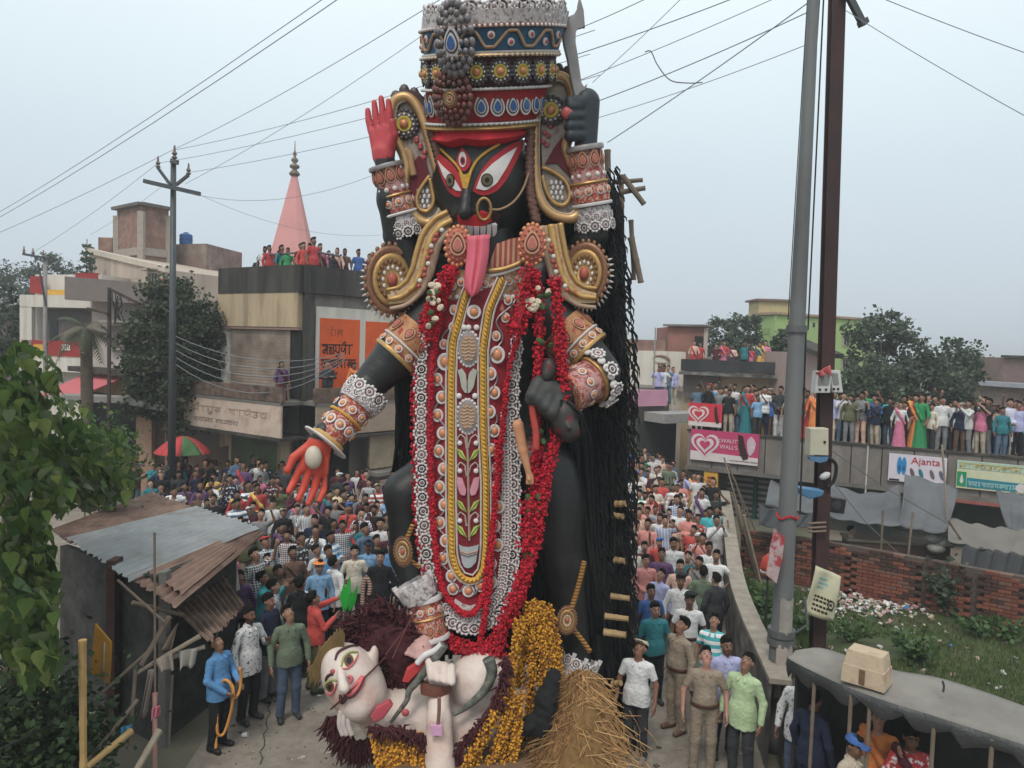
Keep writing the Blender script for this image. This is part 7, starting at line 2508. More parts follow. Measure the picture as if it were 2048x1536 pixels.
garland('flower_garland','heavy double red flower garland falling from the right shoulder to the right thigh','garland','red flower garlands on the idol',[(NQ([(1068,545),(1078,620),(1078,720),(1076,800),(1074,900),(1072,960),(1066,1030),(1056,1100),(1036,1180),(1010,1250),(970,1295),(940,1300)],9.82),1.0),(NQ([(1108,560),(1118,640),(1122,720),(1128,800),(1112,870),(1096,940),(1086,1000),(1070,1080),(1048,1160),(1024,1230)],9.76),1.0),(NQ([(1062,1000),(1060,1050),(1056,1100)],9.78),2.0),(NQ([(1060,545),(1052,600),(1030,660)],9.8),1.6),(NQ([(998,1262),(1000,1320)],9.68),1.1),(NQ([(1000,1300),(960,1306),(920,1296)],9.66),1.6),(NQ([(1048,1150),(1030,1200),(1000,1260)],9.72),1.4)],[FLR,FLD],0.024,0.095,0.010,3,tuple(P(1070,900,9.8)))
mb=MB()
for i in range(46):
 x,y=hr.choice(((868,590),(862,640),(870,600),(1062,600),(1085,595),(1090,690),(1080,870),(1066,1015),(1075,1055),(1062,1095)))
 mb.cur=1 if y>680 else hr.choice((0,0,1))
 mb.ball(P(x+hr.uniform(-12,12),y+hr.uniform(-22,22),9.72),(0.04,0.02,0.055),6,4,Euler((hr.random(),hr.random()*3,0)).to_matrix())
sp=thing('flower_spray','loose white petals and green leaves tucked among the red garlands','flowers',tuple(P(1070,870,9.75)))
tag(mb.obj('petals',[M('petal_cream',(0.6,0.5,0.38)),M('leaf_dark',(0.05,0.09,0.03))],sp,fix=False),kind='stuff')
s=SDF(pt(1045,910,9.75)-0.75,pt(1045,910,9.75)+0.75,0.022)
s.chain([pt(1036,850,9.75),pt(1046,900,9.75),pt(1057,945,9.72)],[0.075,0.065,0.04],0.03)
for i in range(4):
 s.cone(pt(1056+i*2.5,948,9.72),pt(1052+i*5,970-abs(i-1.5)*2,9.7),0.022,0.016,0.01)
s.cone(pt(1054,946,9.72),pt(1060,962,9.66),0.024,0.018,0.01)
tag(put('hanging_arm_ornament',s.mesh('hanging_arm_ornament',M('clay_skin',(0.5,0.24,0.13),rough=0.6))),'small peach clay arm hanging hand down at the right hip','ornament')
s=SDF(pt(1140,845,9.72)-0.5,pt(1140,845,9.72)+0.5,0.022)
s.ell(pt(1128,838,9.72),(0.19,0.18,0.26),0.05)
s.ell(pt(1140,862,9.62),(0.13,0.12,0.15),0.06)
s.cone(pt(1134,845,9.56),pt(1138,856,9.5),0.03,0.035,0.02)
def sevc(V):
 col=np.tile(np.array((0.03,0.026,0.024)),(len(V),1))
 q_=np.sin(V[:,0]*23)*np.sin(V[:,2]*19)
 col[(q_>0.62)]=(0.1,0.014,0.016)
 return col
sh_o=thing('hanging_clay_ornament','dark clay head streaked red hanging from the lower right fist','ornament',tuple(P(1140,845,9.72)))
put('face',s.mesh('face',BLACKV,sevc),sh_o)
mb=MB()
for i in range(40):
 a=P(1115+hr.uniform(-8,22),805+hr.uniform(-5,10),9.62+hr.uniform(0,0.2))
 mb.tube([a,a+Vector((hr.uniform(-0.1,0.2),-0.05,-0.15)),a+Vector((hr.uniform(-0.1,0.35),0,-hr.uniform(0.3,0.55)))],[0.02,0.017,0.005],4)
tag(mb.obj('hair',HAIRM,sh_o,fix=False),kind='stuff')
rod('red_stick',[(1064,800),(1066,830),(1072,865),(1072,900)],9.62,0.045,M('stick_red',(0.42,0.06,0.05)),sh_o)
s=SDF(pt(1098,740,9.75)-0.4,pt(1098,740,9.75)+0.4,0.022)
s.ell(pt(1098,738,9.76),(0.1,0.1,0.15),0.05)
s.ell(pt(1092,752,9.7),(0.06,0.06,0.08),0.05)
sk_=put('small_clay_ornament',s.mesh('small_clay_ornament',BLACKV,sevc))
tag(sk_,'tiny dark clay head tied above the lower right fist','ornament')
# ---- the reclining white figure under the feet
lying=thing('reclining_figure','white clay reclining figure with painted face and maroon hair under the idol','statue',(-0.9,9.5,0.62))
fc=P(709,1366,9.45)
FR=Matrix.Rotation(math.radians(-28),3,'Y')@Matrix.Rotation(math.radians(-16),3,'Z')@Matrix.Rotation(math.radians(8),3,'X')
FS=EllSurf(fc,(0.355,0.38,0.57),FR)
s=SDF((-2.6,8.5,0.45),(0.6,10.5,2.4),0.03)
Rn=np.array(FR)
s.ell(np.array(fc),(0.355,0.38,0.57),0.05,R=Rn)
s.ell(np.array(FS.hit(712,1425,-0.08)),(0.16,0.14,0.15),0.1)
s.chain([np.array(FS.hit(681,1340,0.0)),np.array(FS.hit(685,1355,0.05)),np.array(FS.hit(690,1372,0.09))],[0.035,0.05,0.07],0.03)
s.ell(pt(748,1312,9.55),(0.06,0.08,0.14),0.04)
s.chain([pt(745,1420,9.65),pt(800,1440,9.7)],[0.24,0.3],0.1)
s.chain([pt(790,1440,9.75),pt(880,1440,9.8),pt(960,1420,9.85),pt(1010,1400,10.0)],[0.40,0.5,0.5,0.45],0.15)
s.ell(pt(962,1365,9.6),(0.42,0.4,0.40),0.08)
s.chain([pt(955,1430,9.5),pt(915,1530,9.25)],[0.24,0.17],0.1)
s.chain([pt(877,1370,9.3),pt(878,1440,9.1),pt(880,1540,8.95)],[0.12,0.15,0.19],0.05)
for i in range(4):
 s.cone(pt(858+i*15,1322+i*4,9.24),pt(862+i*14,1356+i*3,9.08),0.052,0.048,0.008)
s.ell(pt(880,1352,9.32),(0.17,0.15,0.13),0.03)
def liec(V):
 col=np.ones((len(V),3))
 for c,r,cc in((np.array(FS.hit(672,1400)),0.22,(1.0,0.75,0.68)),(np.array(FS.hit(735,1385)),0.2,(1.0,0.82,0.76)),(pt(1000,1370,9.6),0.35,(0.95,0.78,0.68)),(pt(880,1480,9.0),0.4,(1.0,0.85,0.8))):
  d=np.linalg.norm(V-c,axis=1)
  w_=np.clip(1-d/r,0,1)[:,None]
  col=col*(1-w_)+np.array(cc)*w_
 return col
body_l=put('body',s.mesh('body',CLAYW,liec),lying)
F_=lambda px,py,off=0.0:FS.hit(px,py,off)
def on_face(name,path,r,mat,off=0.008,n=5):
 pts=densify([F_(x,y,off)for x,y in path],5)
 mb=MB()
 mb.tube(pts,[r*(0.35+0.65*math.sin(math.pi*(0.08+0.84*i/(len(pts)-1))))for i in range(len(pts))],n)
 return mb.obj(name,mat,body_l,smooth=True)
q4=lambda L:[Z4(*q)for q in L]
DRK=M('face_line',(0.07,0.025,0.03),rough=0.6)
FPK=M('face_pink',(0.55,0.12,0.13),rough=0.6)
on_face('eyebrow',q4([(315,570),(330,530),(365,505),(410,490),(440,492)]),0.022,DRK)
on_face('eyebrow',q4([(262,690),(270,665),(290,650),(305,652)]),0.02,DRK)
for up_,lo_,cx,cy,rx,ry in((q4([(350,612),(365,560),(400,535),(440,535)]),q4([(352,616),(385,612),(420,580),(440,538)]),*Z4(390,575),9,12),(q4([(262,740),(270,705),(300,685),(325,690)]),q4([(264,746),(290,760),(312,735),(325,695)]),*Z4(290,718),7,10)):
 ew=decal('eye',up_,lo_,F_,0.012,M('eye_cream',(0.6,0.58,0.4),rough=0.5),body_l,10,4,base=-0.05)
 disc_on('iris',cx,cy,rx,ry,0.022,M('iris_wine',(0.13,0.05,0.045),rough=0.4),ew,F_)
 disc_on('pupil',cx,cy,rx*0.5,ry*0.5,0.030,PUP,ew,F_)
 on_face('eyelid',[(p[0],p[1]-2)for p in up_],0.018,M('lid_olive',(0.3,0.32,0.12)),0.02)
 on_face('eyelid',[(p[0],p[1]+1)for p in lo_],0.014,FPK,0.02)
on_face('lips',q4([(365,755),(400,765),(430,735),(460,690),(470,660)]),0.06,FPK,0.0)
on_face('mouth_line',q4([(362,770),(400,772),(435,740),(468,675)]),0.016,DRK,0.05)
on_face('moustache',q4([(345,760),(360,800),(385,770)]),0.03,DRK,0.03)
on_face('nostril',q4([(385,660),(405,670),(400,700)]),0.025,FPK,0.02)
for x,y,r in((300,635,0.035),(298,480,0.03),(320,470,0.02)):
 set_at('face_spot',dotr,body_l,F_(*Z4(x,y),0.0),r,None)
for(x0,y0),(x1,y1)in(((598,530),(330,840)),((760,300),(600,560)),((700,330),(610,600))):
 pass
for nme,a,b in(('binding_cord',(590,560),(300,838)),):
 mb=MB()
 mb.tube([FS.hit(*Z4(a[0]+(b[0]-a[0])*i/12,a[1]+(b[1]-a[1])*i/12),0.03)for i in range(13)],0.013,5)
 mb.obj(nme,M('cord_brown',(0.1,0.03,0.03)),lying)
for k,(a,b)in enumerate((((600,540),(760,330)),((640,560),(780,250)))):
 mb=MB()
 mb.tube([P(*Z4(*a),9.2),P(*Z4(*b),9.5)],0.01,5)
 mb.obj('binding_cord',M('cord_brown'),lying)
MARH=M('maroon_hair',(0.055,0.012,0.016),rough=0.85,var=0.35,scale=14)
mb=MB()
rr=random.Random(11)
def tuft(px,py,Y,dx,dz,L,r):
 a=P(px,py,Y)
 d=Vector((dx+rr.uniform(-0.45,0.45),rr.uniform(-0.5,0.4),dz+rr.uniform(-0.45,0.45))).normalized()
 b=a+d*L*0.5
 c=a+d*L+Vector((rr.uniform(-0.06,0.06),0,-0.06))
 mb.tube([a,b,c],[r,r*0.7,r*0.15],4)
for i in range(900):
 u,v=rr.random(),rr.random()
 px=690+150*u
 py=1300-105*math.sin(math.pi*(0.12+0.72*u))*v+30*u
 tuft(px,py,9.75+0.25*rr.random(),-0.25+u*0.2,0.5,rr.uniform(0.12,0.26),0.028)
for i in range(420):
 t=rr.random()
 px,py=662+95*t+rr.uniform(-10,10),1440+55*math.sin(t*2.6)+rr.uniform(-14,14)
 tuft(px,py,9.5+0.15*rr.random(),-0.2,-0.6,rr.uniform(0.1,0.2),0.026)
for i in range(420):
 t=rr.random()
 px=770+80*t+rr.uniform(-8,8)
 py=1390+rr.uniform(-70,10)-60*t
 tuft(px,py,9.85,0,-0.3,rr.uniform(0.1,0.2),0.028)
edge_pts=resample([(742,1462),(790,1462),(845,1475),(850,1500)],30)+resample([(1012,1320),(1005,1370),(985,1420),(955,1455),(925,1490),(905,1530)],60)
for q_ in edge_pts:
 for k in range(5):
  tuft(q_[0]+rr.uniform(-6,6),q_[1]+rr.uniform(-6,6),9.02,0.1,0.0,rr.uniform(0.06,0.13),0.024)
tag(mb.obj('maroon_hair',MARH,lying,fix=False),kind='stuff')
s=SDF(pt(780,1270,9.95)-0.95,pt(780,1270,9.95)+0.95,0.04)
s.ell(pt(770,1275,9.98),(0.5,0.3,0.38),0.1)
s.ell(pt(810,1300,9.98),(0.3,0.3,0.5),0.1)
s.wrinkle(0.02,14,1.0)
put('hair_mass',s.mesh('hair_mass',MARH),lying)
mb=MB()
for i in range(200):
 t=rr.random()
 a=P(640+40*t+rr.uniform(-6,10),1270+40*(1-t)+rr.uniform(-15,15),9.35)
 mb.tube([a,a+Vector((rr.uniform(-0.1,0.0),0,-rr.uniform(0.1,0.2))),a+Vector((rr.uniform(-0.18,-0.02),0,-rr.uniform(0.25,0.4)))],[0.012,0.01,0.003],4)
tag(mb.obj('straw_fringe',M('straw_brown',(0.2,0.13,0.055),rough=0.9,var=0.3),lying,fix=False),kind='stuff')
for x in(690,700,682):
 rod('white_tassel',[(x,1420),(x-3,1448),(x+4,1470)],9.15,0.035,M('tassel_white',(0.5,0.43,0.4)),lying)
SNK=M('snake_grey',(0.16,0.16,0.14),rough=0.55,var=0.4,scale=16,col2=(0.08,0.08,0.065),s2=14)
SNK2=M('snake_green',(0.085,0.095,0.08),rough=0.5,var=0.4,scale=16,col2=(0.2,0.19,0.16),s2=9)
rod('snake',q4([(935,480),(870,570),(780,690),(735,745),(720,800),(670,870),(630,925)]),lambda x,y:9.25,(0.062,0.02),SNK,lying)
rod('snake',q4([(1185,560),(1205,640),(1170,730),(1105,800),(1040,850),(985,880)]),lambda x,y:9.15,(0.08,0.025),SNK2,lying)
pass
plate('red_cloth',q4([(695,690),(720,620),(790,575),(850,560),(870,585),(790,640),(730,700)]),9.28,0.06,M('cloth_red',(0.45,0.05,0.05),rough=0.8),lying,bev=0.015)
plate('red_cloth',q4([(515,890),(545,840),(620,800),(640,830),(590,900),(535,925)]),9.12,0.06,M('cloth_pinkred',(0.42,0.07,0.09),rough=0.8),lying,bev=0.015)
rod('white_fringe',q4([(780,590),(820,545),(880,515),(920,480)]),9.24,0.04,IWHITE,lying)
base,at_=cuff('bracelet',P(868,1392,9.25),P(872,1368,9.3),0.17,0.19,[(0,1,0,M('bracelet_brown',(0.14,0.05,0.035),rough=0.45))])
rod('bead_string',q4([(905,780),(905,850),(900,920),(890,1000)]),8.86,0.022,M('string_brown',(0.2,0.1,0.08)),lying)
mb=MB()
mb.box(P(*Z4(890,965),8.84),(0.14,0.06,0.12))
mb.obj('pink_tag',M('tag_pink',(0.55,0.3,0.45)),lying)
set_at('chest_spot',dotr,lying,P(*Z4(713,868),9.16),0.05,None)
pg=thing('green_paper_leaves','glossy green paper leaves stuck upright in the maroon hair','decoration',tuple(P(695,1215,9.9)))
for i,(x0,y0,x1,y1)in enumerate(((690,1225,700,1150),(696,1225,716,1170),(686,1222,688,1165),(700,1222,708,1185))):
 mb=MB()
 a,b=P(x0,y0,9.85),P(x1,y1,9.8)
 sd__=Vector((0.05,0.02,0))
 mb.prism([a,a.lerp(b,0.4)+sd__,b,a.lerp(b,0.5)-sd__],(0,0.02,0))
 mb.obj('leaf',M('paper_green',(0.03,0.35,0.05),rough=0.3),pg)
hn=thing('striped_horn','thin ringed horn curving up from the maroon hair','decoration',tuple(P(727,1240,9.8)))
rod('horn',[(727,1252),(725,1210),(727,1170),(733,1155),(740,1170),(738,1190)],9.8,0.03,M('horn_stripe',(0.35,0.25,0.2),pattern='hstripe',pscale=9,col2=(0.1,0.05,0.04)),hn)
ms=[(([(1062,1208),(1048,1290),(1034,1390),(1016,1480),(1004,1545)],9.75),'between the feet of the idol, inner string'),(([(1070,1205),(1066,1290),(1060,1390),(1046,1480),(1040,1545)],9.68),'between the feet of the idol, second string'),(([(1078,1208),(1084,1290),(1086,1370),(1076,1440),(1062,1545)],9.7),'between the feet of the idol, third string'),(([(1086,1212),(1100,1290),(1106,1350),(1100,1400)],9.8),'between the feet of the idol, outer string beside the straw'),(([(1056,1212),(1030,1300),(1012,1380),(990,1450),(970,1545)],9.85),'beside the reclining chest, long string'),(([(1040,1240),(1024,1330),(1000,1410),(965,1470),(940,1545)],9.5),'along the maroon edge of the reclining chest')]
ms+=[(([(1008,1385),(985,1440),(960,1490),(950,1545)],9.05),'below the maroon edge, first beside the reclining hip'),(([(990,1425),(965,1470),(942,1510),(930,1545)],9.0),'below the maroon edge, second beside the reclining hip'),(([(1020,1395),(1008,1450),(992,1500),(972,1545)],9.08),'over the cart edge next to the black cloth'),(([(1040,1390),(1034,1450),(1028,1500),(1020,1545)],9.15),'over the cart edge under the black cloth'),(([(1022,1330),(1018,1390),(1012,1450),(1000,1545)],9.12),'close behind the reclining belly'),(([(1096,1215),(1112,1280),(1116,1340),(1110,1372)],9.9),'beside the right anklet of the idol')]
for(path,Y),wh_ in ms:
 garland('marigold_string','orange marigold string hanging '+wh_,'garland','marigold strings on the cart',[([P(x,y,Y)for x,y in path],1.0)],[MARI,MARID],0.019,0.08,0.0085,int(path[0][0]),tuple(P(path[2][0],path[2][1],Y)))
for i in range(6):
 x0=748+i*18
 nm_=('first','second','third','fourth','fifth','sixth')[i]
 garland('marigold_string','orange marigold string under the reclining shoulder, %s from the white face'%nm_,'garland','marigold strings on the cart',[([P(x0,1462+i*2,9.2),P(x0+6,1500,9.05),P(x0+18,1555,8.95)],1.0)],[MARI,MARID],0.019,0.07,0.0085,50+i,tuple(P(x0,1500,9.05)))
st_=thing('straw_bundle','loose golden straw bundle heaped over the right foot of the idol','straw',tuple(P(1170,1536,9.3)))
s=SDF(pt(1160,1470,9.5)-1.1,pt(1160,1470,9.5)+1.1,0.05)
s.chain([pt(1165,1370,9.7),pt(1165,1440,9.5),pt(1150,1560,9.2)],[0.16,0.36,0.62],0.1)
s.wrinkle(0.03,12,0.4)
STRAW=M('straw',(0.3,0.16,0.065),rough=0.9,var=0.35,scale=10,col2=(0.22,0.12,0.05),s2=8)
STRAW2=M('straw_light',(0.42,0.25,0.11),rough=0.9,var=0.3,scale=10)
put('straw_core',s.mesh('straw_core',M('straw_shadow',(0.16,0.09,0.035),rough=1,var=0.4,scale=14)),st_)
mb=MB()
for i in range(4200):
 t=rr.random()**0.8
 yy=1355+190*t
 half=26+80*t
 u=rr.gauss(0,0.45)
 a=P(1164-12*t+u*half,yy-18,9.68-0.42*t-0.3*math.sqrt(max(0,1-min(1,u*u)))*(0.3+t)+rr.uniform(-0.03,0.03))
 L=rr.uniform(0.2,0.42)
 d=Vector((u*0.35+rr.gauss(0,0.4),-0.12+rr.gauss(0,0.16),-0.85+rr.gauss(0,0.35))).normalized()
 mb.cur=0 if rr.random()<0.55 else 1
 mb.tube([a,a+d*L*0.5+Vector((rr.uniform(-0.02,0.02),0,0)),a+d*L],[0.006,0.006,0.004],3,cap=False)
tag(mb.obj('straws',[STRAW,STRAW2],st_,fix=False),kind='stuff')
s=SDF(pt(1080,1420,9.3)-1.0,pt(1080,1420,9.3)+1.0,0.035)
s.chain([pt(1108,1352,9.5),pt(1092,1400,9.35),pt(1085,1450,9.25),pt(1078,1490,9.2)],[0.09,0.14,0.11,0.06],0.05)
s.chain([pt(1092,1420,9.3),pt(1060,1450,9.25),pt(1030,1470,9.2)],[0.1,0.1,0.04],0.05)
s.wrinkle(0.02,16,2.0)
tag(put('black_cloth',s.mesh('black_cloth',M('black_fleece',(0.012,0.012,0.013),rough=0.95))),'crumpled black cloth hanging over the marigold strings','cloth')
cart=thing('cart','timber processional cart carrying the idol and the reclining figure','cart',(-0.3,10.3,0))
for i in range(9):
 MB().box((-0.2,8.75+i*0.26,0.56),(2.2,0.25,0.07)).obj('deck_plank',M('cart_wood',(0.16,0.1,0.06),rough=0.9,var=0.3,scale=5),cart)
for x in(-0.95,0.7):
 MB().box((x,9.85,0.45),(0.16,2.3,0.13)).obj('beam',M('cart_wood'),cart)
 for y in(9.15,10.6):
  w_=MB()
  w_.lathe([(0.0,-0.07),(0.34,-0.07),(0.38,-0.04),(0.38,0.04),(0.34,0.07),(0.0,0.07)],(x+0.1,y,0.385),24,Matrix.Rotation(math.pi/2,3,'Y'))
  w_.obj('wheel',M('rubber',(0.02,0.02,0.02),rough=0.8),cart)
  # ---- left foreground: tin roofed hut
hut=thing('tin_roof_hut','small hut with rusty and grey corrugated tin roof sheets beside the street','hut',tuple(G(300,1480)))
RUST=M('rusty_tin',(0.18,0.105,0.08),rough=0.75,var=0.3,scale=2,col2=(0.11,0.06,0.045),s2=1.6,t2=0.52,col3=(0.24,0.16,0.125),bump=0.2)
TIN=M('grey_galvanised',(0.27,0.275,0.28),rough=0.55,metal=0.25,var=0.18,scale=2.5,col2=(0.19,0.17,0.155),s2=1.4,t2=0.6,bump=0.15)
TIN2=M('brown_tin',(0.25,0.17,0.135),rough=0.65,var=0.25,scale=3,col2=(0.085,0.055,0.045),s2=2.5,t2=0.5)
def tin_sheet(name,c00,c10,c11,c01,waves,mat,parent,amp=0.022,jag=0.03,bow=0.0,seed=0,nv=10):
 """corrugated sheet: u runs across the waves (c00->c10), v along them (c00->c01)"""
 gg=random.Random(seed)
 c00,c10,c11,c01=[Vector(c)for c in(c00,c10,c11,c01)]
 nrm=(c10-c00).cross(c01-c00).normalized()
 if nrm.z<0:
  nrm=-nrm
 nu=waves*6
 jg0=[gg.uniform(-jag,jag)for i in range(nu+1)]
 jg1=[gg.uniform(-jag,jag)for i in range(nu+1)]
 d=(c01-c00).normalized()
 def fn(u,v):
  i=round(u*nu)
  p=c00.lerp(c10,u).lerp(c01.lerp(c11,u),v)
  p=p+nrm*(amp*math.sin(u*waves*6.2832)+bow*math.sin(math.pi*v)+0.008*vnoise((u*9,v*9,seed),1))
  if v==0:
   p=p+d*jg0[i]
  if v==1:
   p=p+d*jg1[i]
  return p
 mb=MB()
 mb.grid(fn,nu,nv,thick=nrm*-0.006)
 return mb.obj(name,mat,parent,smooth=False)
N1,N2=P(112,1064,12.0),P(352,1214,9.6)
F1,F2=P(305,984,15.2),P(522,1062,12.6)
lerp2=lambda u,v:N1.lerp(N2,u).lerp(F1.lerp(F2,u),v)
OFF=Vector((0,0,0.03))
tin_sheet('roof_sheet',lerp2(-0.04,-0.0),lerp2(0.16,-0.02),lerp2(0.48,0.99),lerp2(0.0,1.0),9,RUST,hut,seed=1)
tin_sheet('roof_sheet',lerp2(0.12,-0.01)+OFF,lerp2(0.70,-0.03)+OFF,lerp2(0.99,1.02)+OFF,lerp2(0.45,1.0)+OFF,13,TIN,hut,seed=2)
tin_sheet('roof_sheet',lerp2(0.64,-0.0),lerp2(1.0,0.0),lerp2(1.03,0.98),lerp2(0.94,1.0),8,RUST,hut,seed=3)
tin_sheet('roof_sheet',lerp2(0.72,0.1)+OFF*1.6,lerp2(0.98,0.08)+OFF*1.6,lerp2(1.0,0.66)+OFF*1.6,lerp2(0.86,0.66)+OFF*1.6,6,M('rust_patch',(0.21,0.13,0.1),rough=0.8,var=0.3,scale=3),hut,seed=4)
A1,A2=P(352,1222,10.6),P(448,1146,11.9)
B1,B2=P(418,1286,10.0),P(490,1210,11.3)
tin_sheet('awning_sheet',A1,A2,B2,B1,11,TIN2,hut,amp=0.03,seed=5)
HW=M('hut_wall',(0.036,0.035,0.033),rough=1,var=0.4,scale=2.6,bump=0.6,bscale=9,col2=(0.02,0.019,0.018),s2=1.6,t2=0.5,col3=(0.062,0.06,0.057))  # greys set near-black to paint the shade on the hut walls
w0,w1=G(318,1492),G(470,1372)
w00=P(160,1300,11.0)
wl_=Vector((w0.x-2.3,w0.y+1.5,0))
mb=MB()
quad_wall(mb,w0,w1,0,2.42,0.12,1)
mb.obj('side_wall',HW,hut)
mb=MB()
quad_wall(mb,wl_,(w0.x-0.004,w0.y),0,2.38,0.12,1)
mb.obj('front_wall',HW,hut)
mb=MB()
quad_wall(mb,(w1.x,w1.y+0.002),(w1.x-1.6,w1.y+2.2),0,2.45,0.1,1)
mb.obj('end_wall',HW,hut)
mb=MB()
p=along(wl_,w0,0.62,0.06)
mb.beam(Vector((p.x,p.y,0)),Vector((p.x,p.y,2.5)),0.24,0.12)
mb.obj('brown_door_post',M('door_post',(0.07,0.035,0.03),rough=0.9,var=0.3),hut)
p=along(w0,w1,0.02,0.05)
MB().beam(Vector((p.x,p.y,0)),Vector((p.x,p.y,2.5)),0.16,0.1).obj('pale_corner_post',M('pale_post',(0.16,0.155,0.145),rough=0.9,var=0.3),hut)
mb=MB()
pw=P(440,1120,12.2)
mb.prism([P(432,1128,12.0),P(470,1110,12.6),P(478,1180,12.6),P(440,1200,12.0)],(0,0.05,0))
mb.obj('pale_wall_board',M('pale_board',(0.26,0.24,0.215),rough=0.95,var=0.3),hut)
for k,(a,b,r)in enumerate((((235,1160,9.9),(330,1245,9.8),0.02),((265,1205,9.7),(365,1230,10.4),0.03))):
 MB().tube([P(*a),P(*b)],r,6).obj('eave_stick',BAMBG,hut)
def stick(label,a,b,r,mat,cat='bamboo pole',group='loose poles by the hut',name='bamboo_pole',nodes=True):
 t=thing(name,label,cat,tuple(b if Vector(b).z<Vector(a).z else a),group)
 mb=MB()
 if nodes:
  bamboo(mb,a,b,r)
 else:
  pts=densify([Vector(a),Vector(a).lerp(Vector(b),0.5)+Vector((0.02,0,0.02)),Vector(b)],3)
  mb.tube(pts,[r*(1-0.25*i/6)for i in range(7)],7)
 smooth_by_angle(mb.obj('shaft',mat,t),40)
 return t
Pz=lambda px,py,Y:P(px,py,Y)
stick('thick yellow bamboo post standing upright in front of the hut',P(165,1280,8.2),Vector((P(168,1536,8.2).x,8.2,0)),0.046,M('yellow_bamboo',(0.42,0.27,0.11),rough=0.6,var=0.25,scale=5))
stick('thin upright bamboo rod poking above the tin roof',P(309,1065,9.5),Vector((P(312,1400,9.5).x,9.5,0)),0.018,BAMBG)
for k,(a,b,r,lab,mt)in enumerate((((340,1232,10.0),(282,1330,9.7),0.042,'grey pole slanting from the awning down to the hut corner',BAMBG),((400,1272,10.0),(275,1345,9.7),0.036,'pale pole propped across the hut front under the awning',M('pale_bamboo',(0.26,0.21,0.16),rough=0.8,var=0.2)),((410,1293,10.1),(300,1330,9.8),0.034,'crooked pole carrying the hanging rags',M('pale_bamboo')),((300,1300,9.8),(205,1385,9.4),0.025,'thin dark stick crossing the yellow board',BAMBG),((275,1400,9.3),(172,1525,8.6),0.03,'thin grey stick leaning by the yellow bamboo post',BAMBG),((262,1462,8.9),(172,1536,8.3),0.045,'stout yellow bamboo lying slanted at the foot of the post',M('yellow_bamboo')),((318,1462,9.1),(270,1545,8.6),0.05,'stout grey bamboo slanted at the edge of the street',M('pale_bamboo')),((272,1330,9.7),(258,1500,9.3),0.03,'short grey upright stick at the hut corner',BAMBG),((310,1385,9.4),(310,1540,9.0),0.035,'pink stained upright stake by the street',M('pink_stake',(0.3,0.16,0.14),rough=0.9)),((345,1350,10.2),(338,1490,10.0),0.022,'thin stake against the grey hut wall',BAMBG))):
 stick(lab,P(*a),P(*b),r,mt)
def rag(label,pts,mat,name='rag',seed=0):
 gg=random.Random(seed)
 mb=MB()
 q=[Vector(p)for p in pts]
 mb.grid(lambda u,v:q[0].lerp(q[1],u).lerp(q[3].lerp(q[2],u),v)+Vector((0,0.05*math.sin(u*11+seed)*(0.3+v),0.03*math.sin(u*17+seed)*v)),12,8,thick=(0,0.012,0))
 o=mb.obj(name,mat,smooth=True)
 return tag(o,label,'cloth')
rag('pale rag knotted along the crooked pole',[P(300,1325,9.7),P(345,1305,9.8),P(350,1335,9.8),P(318,1345,9.7)],M('rag_grey',(0.27,0.23,0.2),rough=1,var=0.2),seed=1)
rag('dirty white rag hanging from the crooked pole tip',[P(355,1302,9.9),P(395,1296,10.0),P(388,1330,10.0),P(357,1338,9.9)],M('rag_white',(0.36,0.33,0.3),rough=1,var=0.2),seed=2)
rag('long torn rag strip dangling below the poles',[P(296,1340,9.6),P(308,1338,9.6),P(290,1432,9.5),P(282,1435,9.5)],M('rag_brown',(0.22,0.18,0.16),rough=1,var=0.2),seed=3)
rag('small blue cloth tied on the bamboo by the street',[P(242,1455,8.9),P(262,1450,8.9),P(260,1470,8.9),P(246,1470,8.9)],M('rag_blue',(0.05,0.2,0.32),rough=1),seed=4)
rag('small pink cloth tied round the upright stake',[P(305,1415,9.2),P(320,1412,9.2),P(318,1432,9.2),P(307,1434,9.2)],M('rag_pink',(0.5,0.16,0.2),rough=1),seed=5)
rag('triangular tan cloth stretched under the awning',[P(352,1250,10.3),P(356,1246,10.3),P(345,1300,10.2),P(312,1300,10.1)],M('rag_tan',(0.3,0.24,0.19),rough=1),seed=6)
yb=thing('yellow_board','tilted mustard yellow painted board leaning against the hut','board',tuple(P(205,1365,9.6)))
plate('board_face',[(190,1248),(222,1285),(220,1340),(217,1368),(180,1344)],9.55,0.03,M('mustard',(0.46,0.22,0.03),rough=0.7,var=0.15,col2=(0.3,0.16,0.04),s2=3,t2=0.62),yb)
rod('pale_stripe',[(209,1285),(206,1360)],9.535,0.012,M('stripe_grey',(0.3,0.28,0.22)),yb,sm=1)
tw_=thing('wire_rope','dark guy wire slanting from the hut corner to the lower left','wire',tuple(P(0,1500,8.0)))
MB().tube([P(-20,1508,7.6),P(225,1390,9.4)],0.012,5).obj('strand',M('wire_dark',(0.03,0.03,0.03)),tw_)
cu=thing('paper_cup','small white paper cup lying on the street','cup',tuple(G(490,1475)))
p=G(490,1475)
MB().lathe([(0.028,-0.04),(0.038,0.04),(0.034,0.04),(0.026,-0.035)],(p.x,p.y,0.04),12,Matrix.Rotation(1.4,3,'Y')).obj('cup_body',M('cup_white',(0.6,0.58,0.56)),cu)
